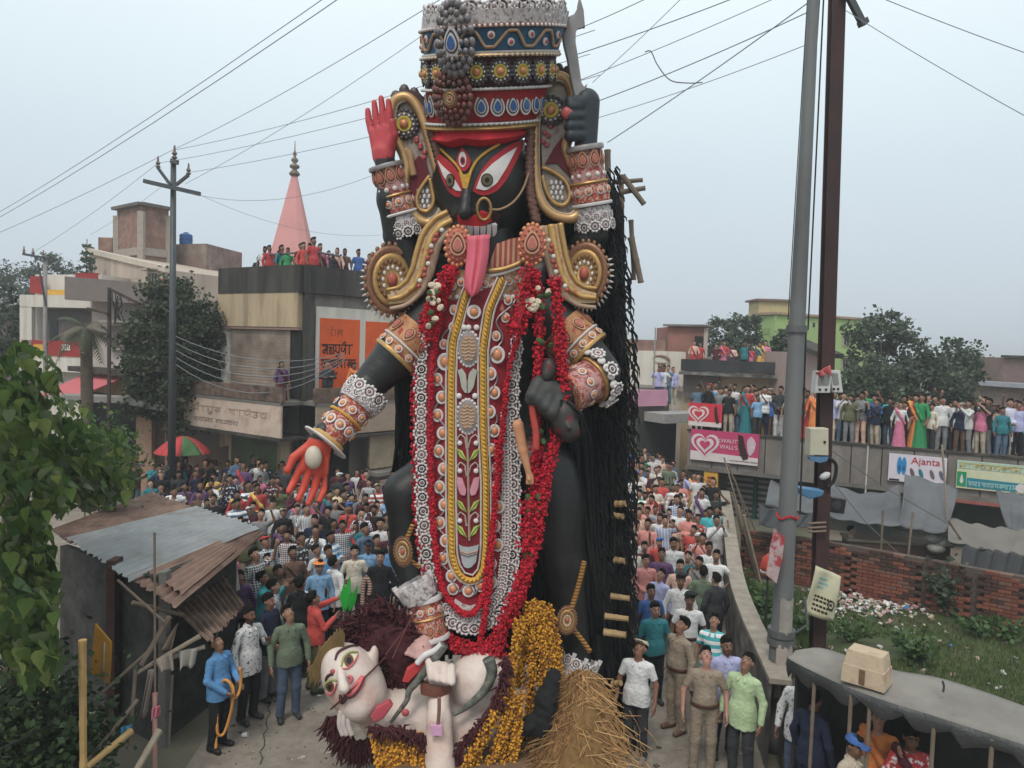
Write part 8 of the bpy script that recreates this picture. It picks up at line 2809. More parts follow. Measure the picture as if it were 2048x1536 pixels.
# ---- steel power pole at the left with cross arms
STEEL=M('pole_steel',(0.075,0.08,0.085),rough=0.55,metal=0.4,var=0.15,scale=3)
lb_=P(343,980,24.0)
lp=thing('power_pole','tall dark steel power pole with slanted cross arm and forked insulator brackets','pole',(lb_.x,24,0))
ltop=P(347,322,24)
MB().tube([Vector((lb_.x,24,0)),ltop],[0.13,0.085],10).obj('shaft',STEEL,lp,smooth=True)
MB().beam(P(288,362,23.8),P(400,388,23.8),0.14,0.12).obj('cross_arm',STEEL,lp)
INS=M('insulator',(0.16,0.12,0.11),rough=0.3)
def insulator(mb,p,s=1.0):
 mb.lathe([(0.03*s,0),(0.07*s,0.03*s),(0.03*s,0.08*s),(0.065*s,0.12*s),(0.03*s,0.18*s),(0.02*s,0.3*s)],p,8)
for x0,y0,x1,y1 in((341,370,316,336),(352,370,377,350)):
 MB().beam(P(x0,y0,23.85),P(x1,y1,23.85),0.1,0.08).obj('bracket',STEEL,lp)
 mb=MB()
 insulator(mb,P(x1,y1,23.85),1.2)
 mb.obj('insulator',INS,lp)
MB().beam(P(342,322,23.9),P(356,325,23.9),0.14,0.14).obj('pole_cap',STEEL,lp)
mb=MB()
insulator(mb,P(349,318,23.9),1.4)
mb.obj('insulator',INS,lp)
p0=P(92,790,30)
fp=thing('small_power_pole','slim far power pole with short cross arm in front of the red and white house','pole',(p0.x,30,0))
MB().tube([Vector((p0.x,30,0)),P(90,512,30)],[0.11,0.07],8).obj('shaft',M('pole_pale',(0.24,0.22,0.21),rough=0.8),fp,smooth=True)
MB().beam(P(46,508,29.9),P(100,518,29.9),0.1,0.09).obj('cross_arm',STEEL,fp)
for x,y in((48,506),(66,510),(87,514)):
 mb=MB()
 insulator(mb,P(x,y,29.9),0.9)
 mb.obj('insulator',INS,fp)
MB().beam(P(92,612,29.9),P(76,525,29.9),0.06,0.05).obj('brace',STEEL,fp)
hf=thing('rusty_service_frame','rusty ladder-like service frame with tangled cables beside the palm','frame',(P(216,800,23).x,23,0))
for nme,a,b in(('upright',(219,575,23),(217,900,23)),('rung',(175,617,23),(219,628,22.95)),('rung',(175,660,23),(219,670,22.95)),('top_arm',(219,578,22.95),(280,608,22.9))):
 a,b=P(*a),P(*b)
 if nme=='upright':
  b.z=0
 MB().beam(a,b,0.09,0.08).obj(nme,M('rusty_iron',(0.06,0.045,0.04),rough=0.9,var=0.3),hf)
mb=MB()
g=random.Random(2)
for i in range(9):
 x=222+g.uniform(-6,20)
 mb.tube(densify([P(x,585+g.uniform(0,10),22.9),P(x+g.uniform(-8,12),610,22.85),P(x+g.uniform(-12,16),640+g.uniform(-20,10),22.9)],4),0.015,4)
tag(mb.obj('cable_tangle',M('wire_dark'),hf),kind='stuff')
# ---- tall tubular pole and brown beam at the right
TUB=M('tube_grey',(0.16,0.165,0.165),rough=0.6,metal=0.2,var=0.15,scale=1.2,col2=(0.11,0.11,0.108),s2=1.0,t2=0.6,stretch=(1,1,0.3))
tb0=G(1545,1497)
tY=tb0.y
tp1=P(1627,0,tY)
tp1=Vector((tb0.x+0.0,tY,14))
tpl=thing('tubular_pole','tall grey tapering steel pole with posters and clamps beside the boundary wall','pole',(tb0.x,tY,0))
mb=MB()
base_c,top_c=P(1557,1380,tY),P(1627,0,tY)
dirp=(top_c-base_c).normalized()
bot_c=base_c-dirp*((base_c.z-0.0)/dirp.z)
prof=[(0.0,0.2),(0.3,0.175),(1.7,0.16),(1.72,0.15),(2.9,0.13),(5.8,0.118),(7.9,0.098),(11.0,0.075),(12.5,0.065)]
mb.tube([bot_c+dirp*z for z,r in prof],[r for z,r in prof],12)
mb.obj('shaft',TUB,tpl,smooth=True)
for z in(1.75,1.62,6.15):
 mb=MB()
 c_=bot_c+dirp*z
 r_=0.175 if z<3 else 0.125
 mb.lathe([(r_-0.03,-0.05),(r_+0.02,-0.05),(r_+0.02,0.05),(r_-0.03,0.05)],c_,14)
 mb.obj('clamp_ring',M('clamp_grey',(0.13,0.13,0.13),rough=0.6,metal=0.3),tpl)
mb=MB()
mb.tube([bot_c+Vector((0.17,-0.05,1.75)),bot_c+Vector((0.33,-0.1,1.9)),bot_c+Vector((0.27,-0.1,2.3))],0.02,6)
mb.obj('bracket',M('clamp_grey'),tpl)
for px,py,w,h_,col in((1566,1233,0.16,0.5,(0.27,0.25,0.22)),(1552,1315,0.24,0.34,(0.36,0.3,0.27)),(1555,1370,0.22,0.4,(0.40,0.32,0.29))):
 c_=P(px,py,tY-0.17)
 mb=MB()
 n=8
 vs=[]
 for i in range(n+1):
  an=math.radians(-90+(-38+76*i/n))
  for zz in(-h_/2,h_/2):
   vs.append((bot_c.x+dirp.x/dirp.z*c_.z+0.19*math.cos(an)*(w/0.2 if w<0.2 else 1),bot_c.y+0.192*math.sin(an),c_.z+zz+0.02*math.sin(i)))
 mb.add(vs,[(2*i,2*i+2,2*i+3,2*i+1)for i in range(n)])
 mb.obj('pasted_paper',M('paper_%d'%py,col,rough=0.95,var=0.2,scale=8),tpl)
mb=MB()
c_=bot_c+dirp*3.45
mb.tube([c_+Vector((0.14*math.cos(t),0.14*math.sin(t),0.03*math.sin(3*t)))for t in[6.283*i/16 for i in range(16)]],0.018,5,closed=True)
mb.obj('red_thread',IRED,tpl)
mb=MB()
mb.tube([P(1598,640,tY+0.3),P(1640,-20,tY+0.3)],0.012,5)
mb.tube([P(1576,640,tY+0.35),P(1616,-20,tY+0.35)],0.007,5)
mb.tube([P(1612,660,tY+0.25),P(1600,1030,tY+0.2)],0.014,5)
mb.tube([P(1616,660,tY+0.25),P(1648,-20,tY+0.25)],0.012,5)
mb.obj('service_cables',M('wire_dark'),tpl)
BROWN=M('red_oxide_beam',(0.055,0.026,0.026),rough=0.7,var=0.25,scale=3,col2=(0.035,0.02,0.02),s2=1.5)
bY=12.2
bbm=thing('steel_beam_pole','dark red oxide steel beam pole carrying meter boxes and a faded poster','pole',(P(1640,1310,bY).x,bY,0))
b0,b1=P(1634,1310,bY),P(1674,0,bY)
dd=(b1-b0).normalized()
b0g=b0-dd*(b0.z/dd.z)
b1t=b1+dd*1.5
for nme,off,w,h_ in(('flange',-0.085,0.205,0.025),('web',0.0,0.03,0.145),('flange',0.085,0.205,0.025)):
 MB().beam(b0g+Vector((0,off,0)),b1t+Vector((0,off,0)),w,h_,upv=(0,1,0)).obj(nme,BROWN,bbm)
MB().beam(P(1686,-30,12.0),P(1726,48,12.0),0.09,0.09).obj('top_brace',STEEL,bbm)
MB().beam(P(1728,50,12.0),P(1724,40,12.0),0.14,0.12).obj('brace_end',STEEL,bbm)
MW=M('meter_white',(0.52,0.52,0.5),rough=0.5,var=0.08)
for k,(x0,y0,x1,y1,lab)in enumerate(((1631,742,1662,786,'larger white meter box with grey window on the brown beam'),(1662,740,1683,785,'slim white meter box tilted on the side of the brown beam'))):
 t=thing('meter_box',lab,'meter box',tuple(P(x0,y1,bY-0.2)),'white meter boxes on the beam')
 sk=-3 if k else 2
 plate('case',[(x0+sk,y0),(x1+sk,y0+1),(x1-sk,y1),(x0-sk,y1)],bY-0.3,0.16,MW,t,bev=0.012)
 plate('window',[(x0+5+sk,y0+6),(x1-4+sk,y0+7),(x1-5,y1-16),(x0+5,y1-16)],bY-0.325,0.01,M('meter_glass',(0.22,0.22,0.21),rough=0.3),t)
 for j in(0.3,0.7):
  plate('knob',[(x0+(x1-x0)*j-2,y1-9),(x0+(x1-x0)*j+2,y1-9),(x0+(x1-x0)*j+2,y1-5),(x0+(x1-x0)*j-2,y1-5)],bY-0.33,0.02,INK,t)
rag('red cloth tied over the white meter boxes',[P(1632,746,bY-0.35),P(1660,730,bY-0.35),P(1662,750,bY-0.36),P(1636,752,bY-0.36)],M('rag_red',(0.42,0.1,0.1),rough=0.9),seed=7)
jb=thing('junction_box','cream metal junction box with small lock on the brown beam','box',tuple(P(1620,912,bY-0.3)))
plate('case',[(1620,857),(1657,857),(1657,911),(1619,910)],bY-0.34,0.2,M('junction_cream',(0.5,0.46,0.36),rough=0.5,var=0.1),jb,bev=0.012)
plate('lock',[(1648,882),(1652,882),(1652,887),(1648,887)],bY-0.37,0.02,INK,jb)
plate('lid_edge',[(1618,913),(1658,914),(1654,922),(1640,926),(1622,921)],bY-0.36,0.1,M('blue_plate',(0.09,0.19,0.32),rough=0.5),jb)
bt=thing('blue_tray','blue plastic tray clamped between the two poles','tray',tuple(P(1610,985,bY-0.4)))
plate('tray_body',[(1598,976),(1648,982),(1644,992),(1620,998),(1604,990)],bY-0.45,0.25,M('tray_blue',(0.07,0.17,0.3),rough=0.5,var=0.1),bt,bev=0.01)
lamp_=thing('white_bulb_holder','small white bulb holder on the brown beam below the junction box','lamp',tuple(P(1640,955,bY-0.2)))
MB().lathe([(0.03,0.0),(0.055,0.05),(0.055,0.12),(0.02,0.17)],P(1641,957,bY-0.22),12,Matrix.Rotation(1.0,3,'Y')).obj('bulb',MW,lamp_,smooth=True)
rod('cable_loop',[(1657,915),(1672,930),(1668,960),(1654,975)],bY-0.15,0.03,M('cable_black',(0.015,0.015,0.016),rough=0.6),lamp_)
bs=thing('black_speaker_box','small black box hanging on a cable right of the brown beam','speaker',tuple(P(1672,1020,14)))
MB().box(P(1673,1010,14),(0.25,0.18,0.27),(0,0.1,0)).obj('case',M('box_black',(0.018,0.018,0.02),rough=0.6),bs)
MB().lathe([(0.0,0),(0.08,0),(0.09,0.01),(0.0,0.02)],P(1673,1010,13.9),14,RX).obj('grille',M('grille',(0.04,0.04,0.042)),bs)
for nme,y in(('binding',1047),('binding',1056),('binding',1064)):
 rod(nme,[(1616,y),(1652,y-2)],bY-0.2,0.018,M('binding_tan',(0.22,0.16,0.12)),bbm,sm=1)
ps=thing('faded_poster','creased pale yellow printed poster tied to the brown beam','poster',tuple(P(1640,1240,bY-0.3)))
pp_=[(1634,1130),(1681,1152),(1674,1200),(1669,1245),(1607,1226),(1614,1180)]
q=[P(1632,1131,bY-0.35),P(1681,1152,bY-0.3),P(1669,1245,bY-0.35),P(1607,1227,bY-0.4)]
mb=MB()
pf=lambda u,v,o=0.0:q[0].lerp(q[1],u).lerp(q[3].lerp(q[2],u),v)+Vector((0,-0.03*math.sin(u*7+v*4)-o,0))
mb.grid(pf,12,12,thick=(0,0.012,0))
pb=mb.obj('sheet',M('poster_cream',(0.5,0.47,0.33),rough=0.8,var=0.1,col2=(0.42,0.36,0.2),s2=1.6,t2=0.6),ps,smooth=True)
for rows,mat in((((0.18,0.3),(0.27,0.34),(0.36,0.2)),M('print_teal',(0.2,0.4,0.42))),(((0.56,0.5),(0.64,0.55),(0.74,0.6),(0.83,0.45)),INK)):
 for v0,ln in rows:
  x=0.22
  while x<0.22+ln:
   w=rnd.uniform(0.05,0.1)
   m2=MB()
   m2.grid(lambda u,v:pf(x+w*u,v0+0.045*v,0.006),3,2,thick=(0,-0.002,0))
   m2.obj('printed_word',mat,pb)
   x+=w+0.025
m2=MB()
m2.tube([pf(0.78+0.11*math.cos(t),0.66+0.09*math.sin(t),0.01)for t in[6.283*i/14 for i in range(14)]],0.008,4,closed=True)
m2.obj('printed_emblem',INK,pb)
lf_=thing('leaflet_board','narrow white board with red printing leaning beside the grey pole','poster',tuple(P(1550,1165,tY-0.5)))
plate('board',[(1549,1058),(1570,1075),(1564,1120),(1553,1167),(1533,1150),(1540,1100)],tY-0.35,0.03,M('leaflet',(0.4,0.3,0.3),rough=0.8,var=0.25,scale=8,col2=(0.33,0.05,0.06),s2=7,t2=0.52,w2=0.05),lf_)
rl=thing('red_warning_lamp','red conical lamp on a thin post inside the boundary wall','lamp',tuple(G(1537,1235)))
pz=P(1537,1125,13.0)
MB().lathe([(0.02,0.16),(0.10,0.08),(0.135,-0.06),(0.135,-0.12),(0.1,-0.14)],pz,14).obj('shade',M('lamp_red',(0.45,0.05,0.03),rough=0.5),rl,smooth=True)
MB().lathe([(0.10,-0.14),(0.14,-0.145),(0.14,-0.165),(0.1,-0.17)],pz,14).obj('rim',MW,rl)
MB().tube([Vector((pz.x,pz.y,0)),pz],0.02,6).obj('post',M('wire_dark'),rl)
# ---- stall with patched roof in the lower right corner
ZS=2.1
RF=[(1572,1318),(1600,1334),(1680,1372),(1760,1402),(1850,1430),(1950,1462),(2080,1504)]
RB=[(1600,1300),(1640,1296),(1720,1318),(1800,1342),(1880,1356),(1960,1378),(2080,1425)]
stl=thing('street_stall','low street stall with grey patched sheet roof and dark open front','stall',tuple(G(1760,1402,ZS)-Vector((0,0,ZS))))
fr_=[G(x,y,ZS-0.04)for x,y in RF]
bk_=[G(x,y,ZS+0.05)for x,y in RB]
mb=MB()
mb.grid(lambda u,v:densify(fr_,4)[round(u*24)].lerp(densify(bk_,4)[round(u*24)],v)+Vector((0,0,0.035*vnoise((u*12,v*5,1),1.0)-0.05*(v==0))),24,10,thick=(0,0,-0.05))
mb.obj('roof_sheet',M('roof_canvas',(0.215,0.2,0.18),rough=0.95,var=0.25,scale=1.5,bump=0.4,bscale=12,col2=(0.15,0.14,0.125),s2=1.1,t2=0.55),stl,smooth=True)
mb=MB()
fd=densify(fr_,4)
vs=[]
for i,p in enumerate(fd):
 vs+=[p+Vector((0,-0.03,0.03)),p+Vector((-0.02,-0.07,-0.03-0.03*math.sin(i*1.3))),p+Vector((0,-0.04,-0.14-0.06*math.sin(i*1.7)-0.03*math.sin(i*3.1)))]
fs=[]
for i in range(len(fd)-1):
 for j in range(2):
  fs.append((3*i+j,3*i+3+j,3*i+4+j,3*i+1+j))
mb.add(vs,fs)
mb.obj('black_plastic_edge',M('black_plastic',(0.03,0.031,0.032),rough=0.35,spec=0.6,bump=0.6,bscale=25),stl,smooth=True)
bk0=[Vector((p.x+0.05,p.y+0.15,0))for p in bk_]
mb=MB()
for i in range(len(bk0)-1):
 quad_wall(mb,bk0[i],bk0[i+1],0,ZS-0.06,0.05,1)
mb.obj('back_curtain',M('curtain_dark',(0.03,0.028,0.027),rough=1,var=0.4,scale=2),stl)  # near-black cloth, the stall's inner shade put into its colour
for px,py in((1630,1350),(1704,1385),(1742,1398),(1872,1440),(1990,1478)):
 p=G(px,py,ZS)
 mb=MB()
 bamboo(mb,(p.x+0.04,p.y+0.1,ZS-0.05),(p.x+0.04,p.y+0.1,0),0.025)
 mb.obj('post',BAMBG,stl)
c_=G(1790,1500,0.75)
MB().box((c_.x+0.2,c_.y+1.1,0.4),(2.2,0.6,0.8),(0,0,-0.55)).obj('counter',M('counter',(0.06,0.05,0.045),rough=0.9),stl)
cr=thing('foam_crate','dirty cream foam crate turned over on the stall roof','crate',tuple(G(1735,1385,ZS+0.05)))
FOAM=M('foam_cream',(0.47,0.36,0.26),rough=0.85,var=0.15,scale=4,bump=0.3,bscale=20,col2=(0.28,0.19,0.13),s2=4,t2=0.62,w2=0.08)
a_,b_=G(1681,1362,ZS+0.02),G(1768,1392,ZS+0.0)
dx=(b_-a_)
dx.z=0
dn=Vector((-dx.y,dx.x,0)).normalized()
wd,ht=0.34,0.36
if dn.y<0:
 dn=-dn
zb0=ZS+0.03
def crate_poly(z,ins):
 d_=dx.normalized()
 return[Vector((p.x,p.y,z))for p in(a_+d_*ins+dn*ins,b_-d_*ins+dn*ins,b_-d_*ins+dn*(wd-ins),a_+d_*ins+dn*(wd-ins))]
mb=MB()
L0,L1,L2,L3=crate_poly(zb0,0.0),crate_poly(zb0+ht*0.55,0.012),crate_poly(zb0+ht*0.56,0.02),crate_poly(zb0+ht,0.045)
vs=L0+L1+L2+L3
fs=[(3,2,1,0),(12,13,14,15)]+[(4*k+i,4*k+(i+1)%4,4*k+4+(i+1)%4,4*k+4+i)for k in range(3)for i in range(4)]
mb.add(vs,fs)
mb.obj('crate_body',FOAM,cr)
d_=dx.normalized()
mb=MB()
pm=a_+dx*0.42
mb.prism([Vector((pm.x,pm.y,zb0+0.02))-dn*0.003,Vector((pm.x+d_.x*0.06,pm.y+d_.y*0.06,zb0+0.02))-dn*0.003,Vector((pm.x+d_.x*0.06,pm.y+d_.y*0.06,zb0+ht*0.52))-dn*0.003,Vector((pm.x,pm.y,zb0+ht*0.52))-dn*0.003],-dn*0.006)
mb.obj('brown_stain_strip',M('tape_brown',(0.15,0.085,0.05),rough=0.8,var=0.4,scale=9),cr)
hk=thing('hook_iron','small bent iron hook standing on the stall roof','hook',tuple(G(1886,1380,ZS)))
MB().tube([P(1886,1384,7.9),P(1888,1372,7.9),P(1885,1362,7.9)],0.012,5).obj('bar',STEEL,hk)
# ---- grey tarpaulin stalls behind the brick wall
TARP=M('tarp_grey',(0.115,0.117,0.124),rough=0.75,var=0.12,scale=1.2,bump=0.4,bscale=5,col2=(0.08,0.082,0.087),s2=0.8,t2=0.55)
TARPD=M('tarp_dark',(0.05,0.052,0.056),rough=0.7,var=0.2,scale=1.5,bump=0.4,bscale=6)
TARPB=M('tarp_beige',(0.15,0.135,0.12),rough=0.8,var=0.15,scale=1.5,bump=0.4,bscale=6)
def tarp(label,tl,tr,br,bl,mat,sag_t=0.0,sag_m=0.1,folds=5,seed=0):
 tl,tr,br,bl=[P(*q)for q in(tl,tr,br,bl)]
 def fn(u,v):
  p=tl.lerp(tr,u).lerp(bl.lerp(br,u),v)
  s=4*u*(1-u)
  p=p+Vector((0,0,-sag_t*s*(1-v)-sag_m*s*4*v*(1-v)-0.05*s*v))
  p=p+Vector((0,0.06*math.sin(u*folds*6.28+v*3+seed),0.025*math.sin(u*folds*6.28+v*5+seed)))
  return p
 mb=MB()
 mb.grid(fn,26,12,thick=(0,0.01,-0.01))
 o=mb.obj('tarpaulin',mat,smooth=True)
 return tag(o,label,'tarpaulin')
tarp('light grey tarpaulin pitched behind the grey pole',(1543,962,21.0),(1632,978,20.6),(1628,1026,18.6),(1529,1008,18.9),TARP,0.1,0.05,2,1)
tarp('dark tarpaulin flap hanging low behind the leaflet board',(1520,1010,18.8),(1628,1028,18.5),(1618,1052,18.3),(1516,1050,18.4),TARPD,0.05,0.1,3,2)
tarp('wide sagging grey tarpaulin roof right of the brown beam',(1660,962,20.8),(1800,970,20.4),(1802,1052,18.2),(1652,1032,18.4),TARP,0.28,0.15,3,3)
tarp('torn grey tarpaulin hung high in front of the footwear sign',(1808,946,20.0),(1914,976,19.6),(1895,1066,17.8),(1800,1050,18.2),TARP,0.0,0.05,2,4)
tarp('beige tarpaulin roof over the stall at the wall end',(1894,1034,18.6),(2080,1060,17.8),(2080,1114,16.6),(1900,1082,17.2),TARPB,0.08,0.08,4,5)
tarp('dark tarpaulin curtain hanging below the beige stall roof',(1926,1090,17.1),(2080,1112,16.6),(2080,1178,16.4),(1924,1166,16.9),TARPD,0.02,0.0,5,6)
tarp('grey tarpaulin wall hanging at the far right of the stalls',(1994,982,20.0),(2080,992,19.6),(2080,1066,18.0),(2014,1056,18.4),TARP,0.0,0.05,3,7)
patch=thing('tarp_patch','black square window patch on the wide grey tarpaulin','patch',tuple(P(1674,1020,18.6)))
plate('patch_sheet',[(1662,996),(1684,998),(1684,1022),(1661,1020)],18.75,0.02,M('patch_black',(0.02,0.02,0.022),rough=0.7),patch)
TP=[((1766,1020,18.0),(1758,1190),'thin'),((1826,1025,17.8),(1806,1205),'taller'),((1896,1040,17.4),(1898,1150),'short'),((1884,890,19.8),(1896,1060),'long slanting')]
for k,(a,b,w)in enumerate(TP):
 a3=P(*a)
 b3=G(*b)if b[1]>1100 else P(b[0],b[1],18.0)
 b3=Vector((b3.x,min(b3.y,a3.y+0.2),b3.z))
 stick('%s bamboo pole propping the tarpaulins, %s'%(w,('beside the sitting man','in front of the brick wall','beside the broad leaved shrub','crossing the footwear sign')[k]),a3,b3,0.03,BAMBG,group='poles of the tarpaulin stalls')
for k,(a,b)in enumerate((((1545,965,20.9),(1870,1080,17.9)),((1640,885,19),(1900,1050,17.8)),((1670,970,18.5),(1800,1110,17.6)))):
 t=thing('tarp_rope',('long guy rope over the wide grey tarpaulin','guy rope from the beam over the torn tarpaulin','short guy rope down to the brick wall')[k],'rope',tuple(P(*b)))
 MB().tube([P(*a),P(*a).lerp(P(*b),0.5)+Vector((0,0,-0.1)),P(*b)],0.012,5).obj('strand',M('rope_grey',(0.1,0.09,0.085)),t)
st2=thing('market_table','long dark market table with green cloth under the tarpaulin','table',tuple(P(1720,1070,19.0)))
c1=P(1690,1062,19.2)
MB().box((c1.x+0.4,19.2,0.85),(2.0,0.8,0.08),(0,0,-0.12)).obj('tabletop',M('green_cloth',(0.02,0.08,0.05),rough=0.9),st2)
for dx_ in(-0.5,1.3):
 for dy_ in(-0.3,0.3):
  MB().box((c1.x+dx_,19.2+dy_-dx_*0.1,0.405),(0.07,0.07,0.81)).obj('leg',BAMBG,st2)
st3=thing('wooden_counter','wooden counter with pale top edge behind the brick wall','counter',tuple(P(1790,1085,18.6)))
c2=P(1790,1085,18.9)
MB().box((c2.x,18.9,0.55),(2.4,0.6,1.1),(0,0,-0.14)).obj('body',M('counter_brown',(0.1,0.065,0.05),rough=0.9,var=0.3),st3)
MB().box((c2.x,18.9,1.14),(2.5,0.7,0.06),(0,0,-0.14)).obj('top',M('counter_top',(0.2,0.16,0.13),rough=0.9),st3)
sack=thing('white_sacks','stack of pale sacks under the tarpaulin end','sack',tuple(P(1872,1090,18.2)))
for i,(x,y)in enumerate(((1868,1076),(1882,1084),(1872,1096))):
 p=P(x,y,18.2)
 MB().ball(p,(0.22,0.18,0.14),10,6).obj('sack',M('sack_pale',(0.34,0.33,0.31),rough=0.9,var=0.2),sack,smooth=True)
g=random.Random(8)
bn_=[((1448,915,22.0),(1440,1020)),((1456,930,21.5),(1480,1040)),((1470,960,21),(1482,1060)),((1462,985,19.5),(1500,1110)),((1468,1000,19.2),(1495,1120)),((1476,1010,19),(1505,1125)),((1484,1020,18.8),(1512,1135)),((1488,1030,18.6),(1520,1140)),((1455,1040,18.8),(1470,1150)),((1460,1060,18.5),(1478,1165))]
for k,(a,b)in enumerate(bn_):
 b3=G(b[0],b[1]+25)
 a3=P(*a)
 stick('%s bamboo pole in the bundle at the boundary wall end'%('tallest pale upright','slim grey slanting','second tallest slanting','left outer low','middle low','stout middle low','right low','right outer lowest','short steep','shortest')[k],a3,Vector((b3.x,min(b3.y,a3.y),0)),g.uniform(0.025,0.04),g.choice((BAMBG,M('pale_bamboo'))),group='leaning bamboo bundle')
 # ---- striped umbrella, shop shelf and motorcycles
ub=P(352,912,25.2)
um=thing('market_umbrella','large market umbrella with green, red and grey panels','umbrella',(ub.x,ub.y,0))
apex=P(366,872,25.2)
R_u,H_u=0.92,0.55
cols_u=[M('umb_green',(0.085,0.17,0.07),rough=0.8),M('umb_red',(0.46,0.055,0.06),rough=0.8),M('umb_grey',(0.15,0.14,0.135),rough=0.8)]
NS=8
for k in range(NS):
 mb=MB()
 a0,a1=2*math.pi*k/NS+0.35,2*math.pi*(k+1)/NS+0.35
 def fn(u,v):
  an=a0+(a1-a0)*u
  r=R_u*v*(1-0.05*math.sin(math.pi*u)*v)
  return apex+Vector((r*math.cos(an),r*math.sin(an),-H_u*v**1.8))
 mb.grid(fn,4,7,thick=(0,0,-0.008))
 mb.obj('panel',cols_u[(k%3)if k!=5 else 1],um,smooth=True)
MB().tube([apex+Vector((0,0,0.08)),Vector((apex.x,apex.y,0))],0.025,8).obj('pole',STEEL,um)
for k in range(NS):
 an=2*math.pi*k/NS+0.35
 MB().tube([apex+Vector((R_u*math.cos(an),R_u*math.sin(an),-H_u-0.01)),apex+Vector((0,0,-0.35))],0.008,4).obj('rib',STEEL,um)
def motorcycle(label,base,rz,tank):
 t=thing('motorcycle',label,'motorcycle',tuple(base),'motorcycles parked by the shutters')
 R_=Matrix.Rotation(rz,3,'Z')
 W=lambda x,y,z:Vector(base)+R_@Vector((x,y,z))
 for x in(-0.62,0.62):
  mb=MB()
  mb.tube([W(x+0.27*math.cos(a),0,0.3+0.27*math.sin(a))for a in[6.283*i/18 for i in range(18)]],0.05,6,closed=True)
  wh_=mb.obj('wheel',M('rubber'),t,smooth=True)
  mb=MB()
  for i in range(6):
   a=3.1416*i/6
   mb.tube([W(x+0.24*math.cos(a),0,0.3+0.24*math.sin(a)),W(x-0.24*math.cos(a),0,0.3-0.24*math.sin(a))],0.008,4)
  mb.obj('spokes',STEEL,wh_)
 s=SDF(np.array((-0.75,-0.3,0.15)),np.array((0.75,0.3,1.1)),0.03)
 s.ell((0.14,0,0.78),(0.27,0.13,0.13),0.03)
 s.cone((0.0,0,0.5),(-0.3,0,0.62),0.09,0.07,0.05)
 s.ell((0.08,0,0.42),(0.2,0.13,0.15),0.04)
 o=put('tank_and_engine',s.mesh('tank_and_engine',M('bike_'+tank,dict(black=(0.012,0.012,0.013),red=(0.25,0.015,0.015),blue=(0.02,0.04,0.14))[tank],rough=0.3,spec=0.6)),t,False)
 o.rotation_euler=(0,0,rz)
 s=SDF(np.array((-0.9,-0.25,0.6)),np.array((0.2,0.25,1.0)),0.03)
 s.cone((-0.05,0,0.79),(-0.6,0,0.84),0.08,0.09,0.03)
 o=put('seat',s.mesh('seat',M('bike_seat',(0.014,0.013,0.013),rough=0.6)),t,False)
 o.rotation_euler=(0,0,rz)
 mb=MB()
 mb.tube([W(0.62,0.06,0.3),W(0.42,0.06,0.95)],0.025,6)
 mb.tube([W(0.62,-0.06,0.3),W(0.42,-0.06,0.95)],0.025,6)
 mb.obj('fork',STEEL,t)
 mb=MB()
 mb.tube([W(0.3,-0.36,1.02),W(0.42,-0.15,1.0),W(0.44,0.15,1.0),W(0.3,0.36,1.02)],0.016,6)
 mb.obj('handlebar',STEEL,t)
 for sg in(-1,1):
  mb=MB()
  mb.tube([W(0.34,sg*0.28,1.02),W(0.36,sg*0.36,1.2)],0.008,4)
  mb.ball(W(0.37,sg*0.38,1.23),(0.05,0.05,0.045),8,5)
  mb.obj('mirror',M('mirror',(0.6,0.62,0.62),rough=0.12,metal=0.6),t)
 MB().ball(W(0.55,0,0.92),(0.09,0.09,0.1),10,6).obj('headlamp',M('headlamp',(0.5,0.5,0.48),rough=0.15),t,smooth=True)
 return t
for k,(x,y,rz,c_)in enumerate(((432,1008,1.9,'black'),(462,1004,2.1,'red'),(490,1006,1.8,'black'),(518,1010,2.0,'blue'),(545,1015,1.9,'black'),(575,1020,2.2,'black'))):
 p=G(x,y+14)
 motorcycle('%s motorcycle parked by the shutters, %s'%(c_,('next to the umbrella','second from the umbrella','before the green shutter','at the middle pillar','in front of the dark opening','at the corner pier')[k]),p,rz,c_)
rs=thing('bicycle_rack_frame','thin bent metal frame leaning behind the umbrella','frame',tuple(G(420,975)))
MB().tube([P(405,945,26.5),P(440,925,26.5),P(448,950,26.5),P(412,975,26.5)],0.025,6,closed=True).obj('frame_tube',STEEL,rs)
jute=thing('brown_tarp_lean_to','brown sheet lean-to wall behind the umbrella','shelter',tuple(G(410,985)))
plate('sheet',[(370,912),(458,890),(460,960),(372,965)],27.0,0.05,M('jute',(0.17,0.115,0.085),rough=1,var=0.25,scale=2),jute)
shp2=thing('roadside_shop','low roadside shop with peach pillars below the dense tree','shop',tuple(P(280,960,27)))
for x0,x1 in((272,303),(330,345)):
 plate('pillar',[(x0,830),(x1,832),(x1,990),(x0,990)],27.2,0.3,M('peach_pillar',(0.42,0.26,0.18),rough=0.9,var=0.12),shp2)
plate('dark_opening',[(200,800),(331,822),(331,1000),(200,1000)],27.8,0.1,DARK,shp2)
plate('canopy',[(100,790),(250,795),(330,812),(330,824),(240,806),(100,803)],26.2,0.9,M('canopy_grey',(0.24,0.23,0.21),rough=0.9,var=0.2),shp2)
plate('pole_wrap',[(300,835),(332,835),(330,990),(300,990)],27.5,0.2,M('brown_panel',(0.12,0.08,0.065),rough=0.9),shp2)
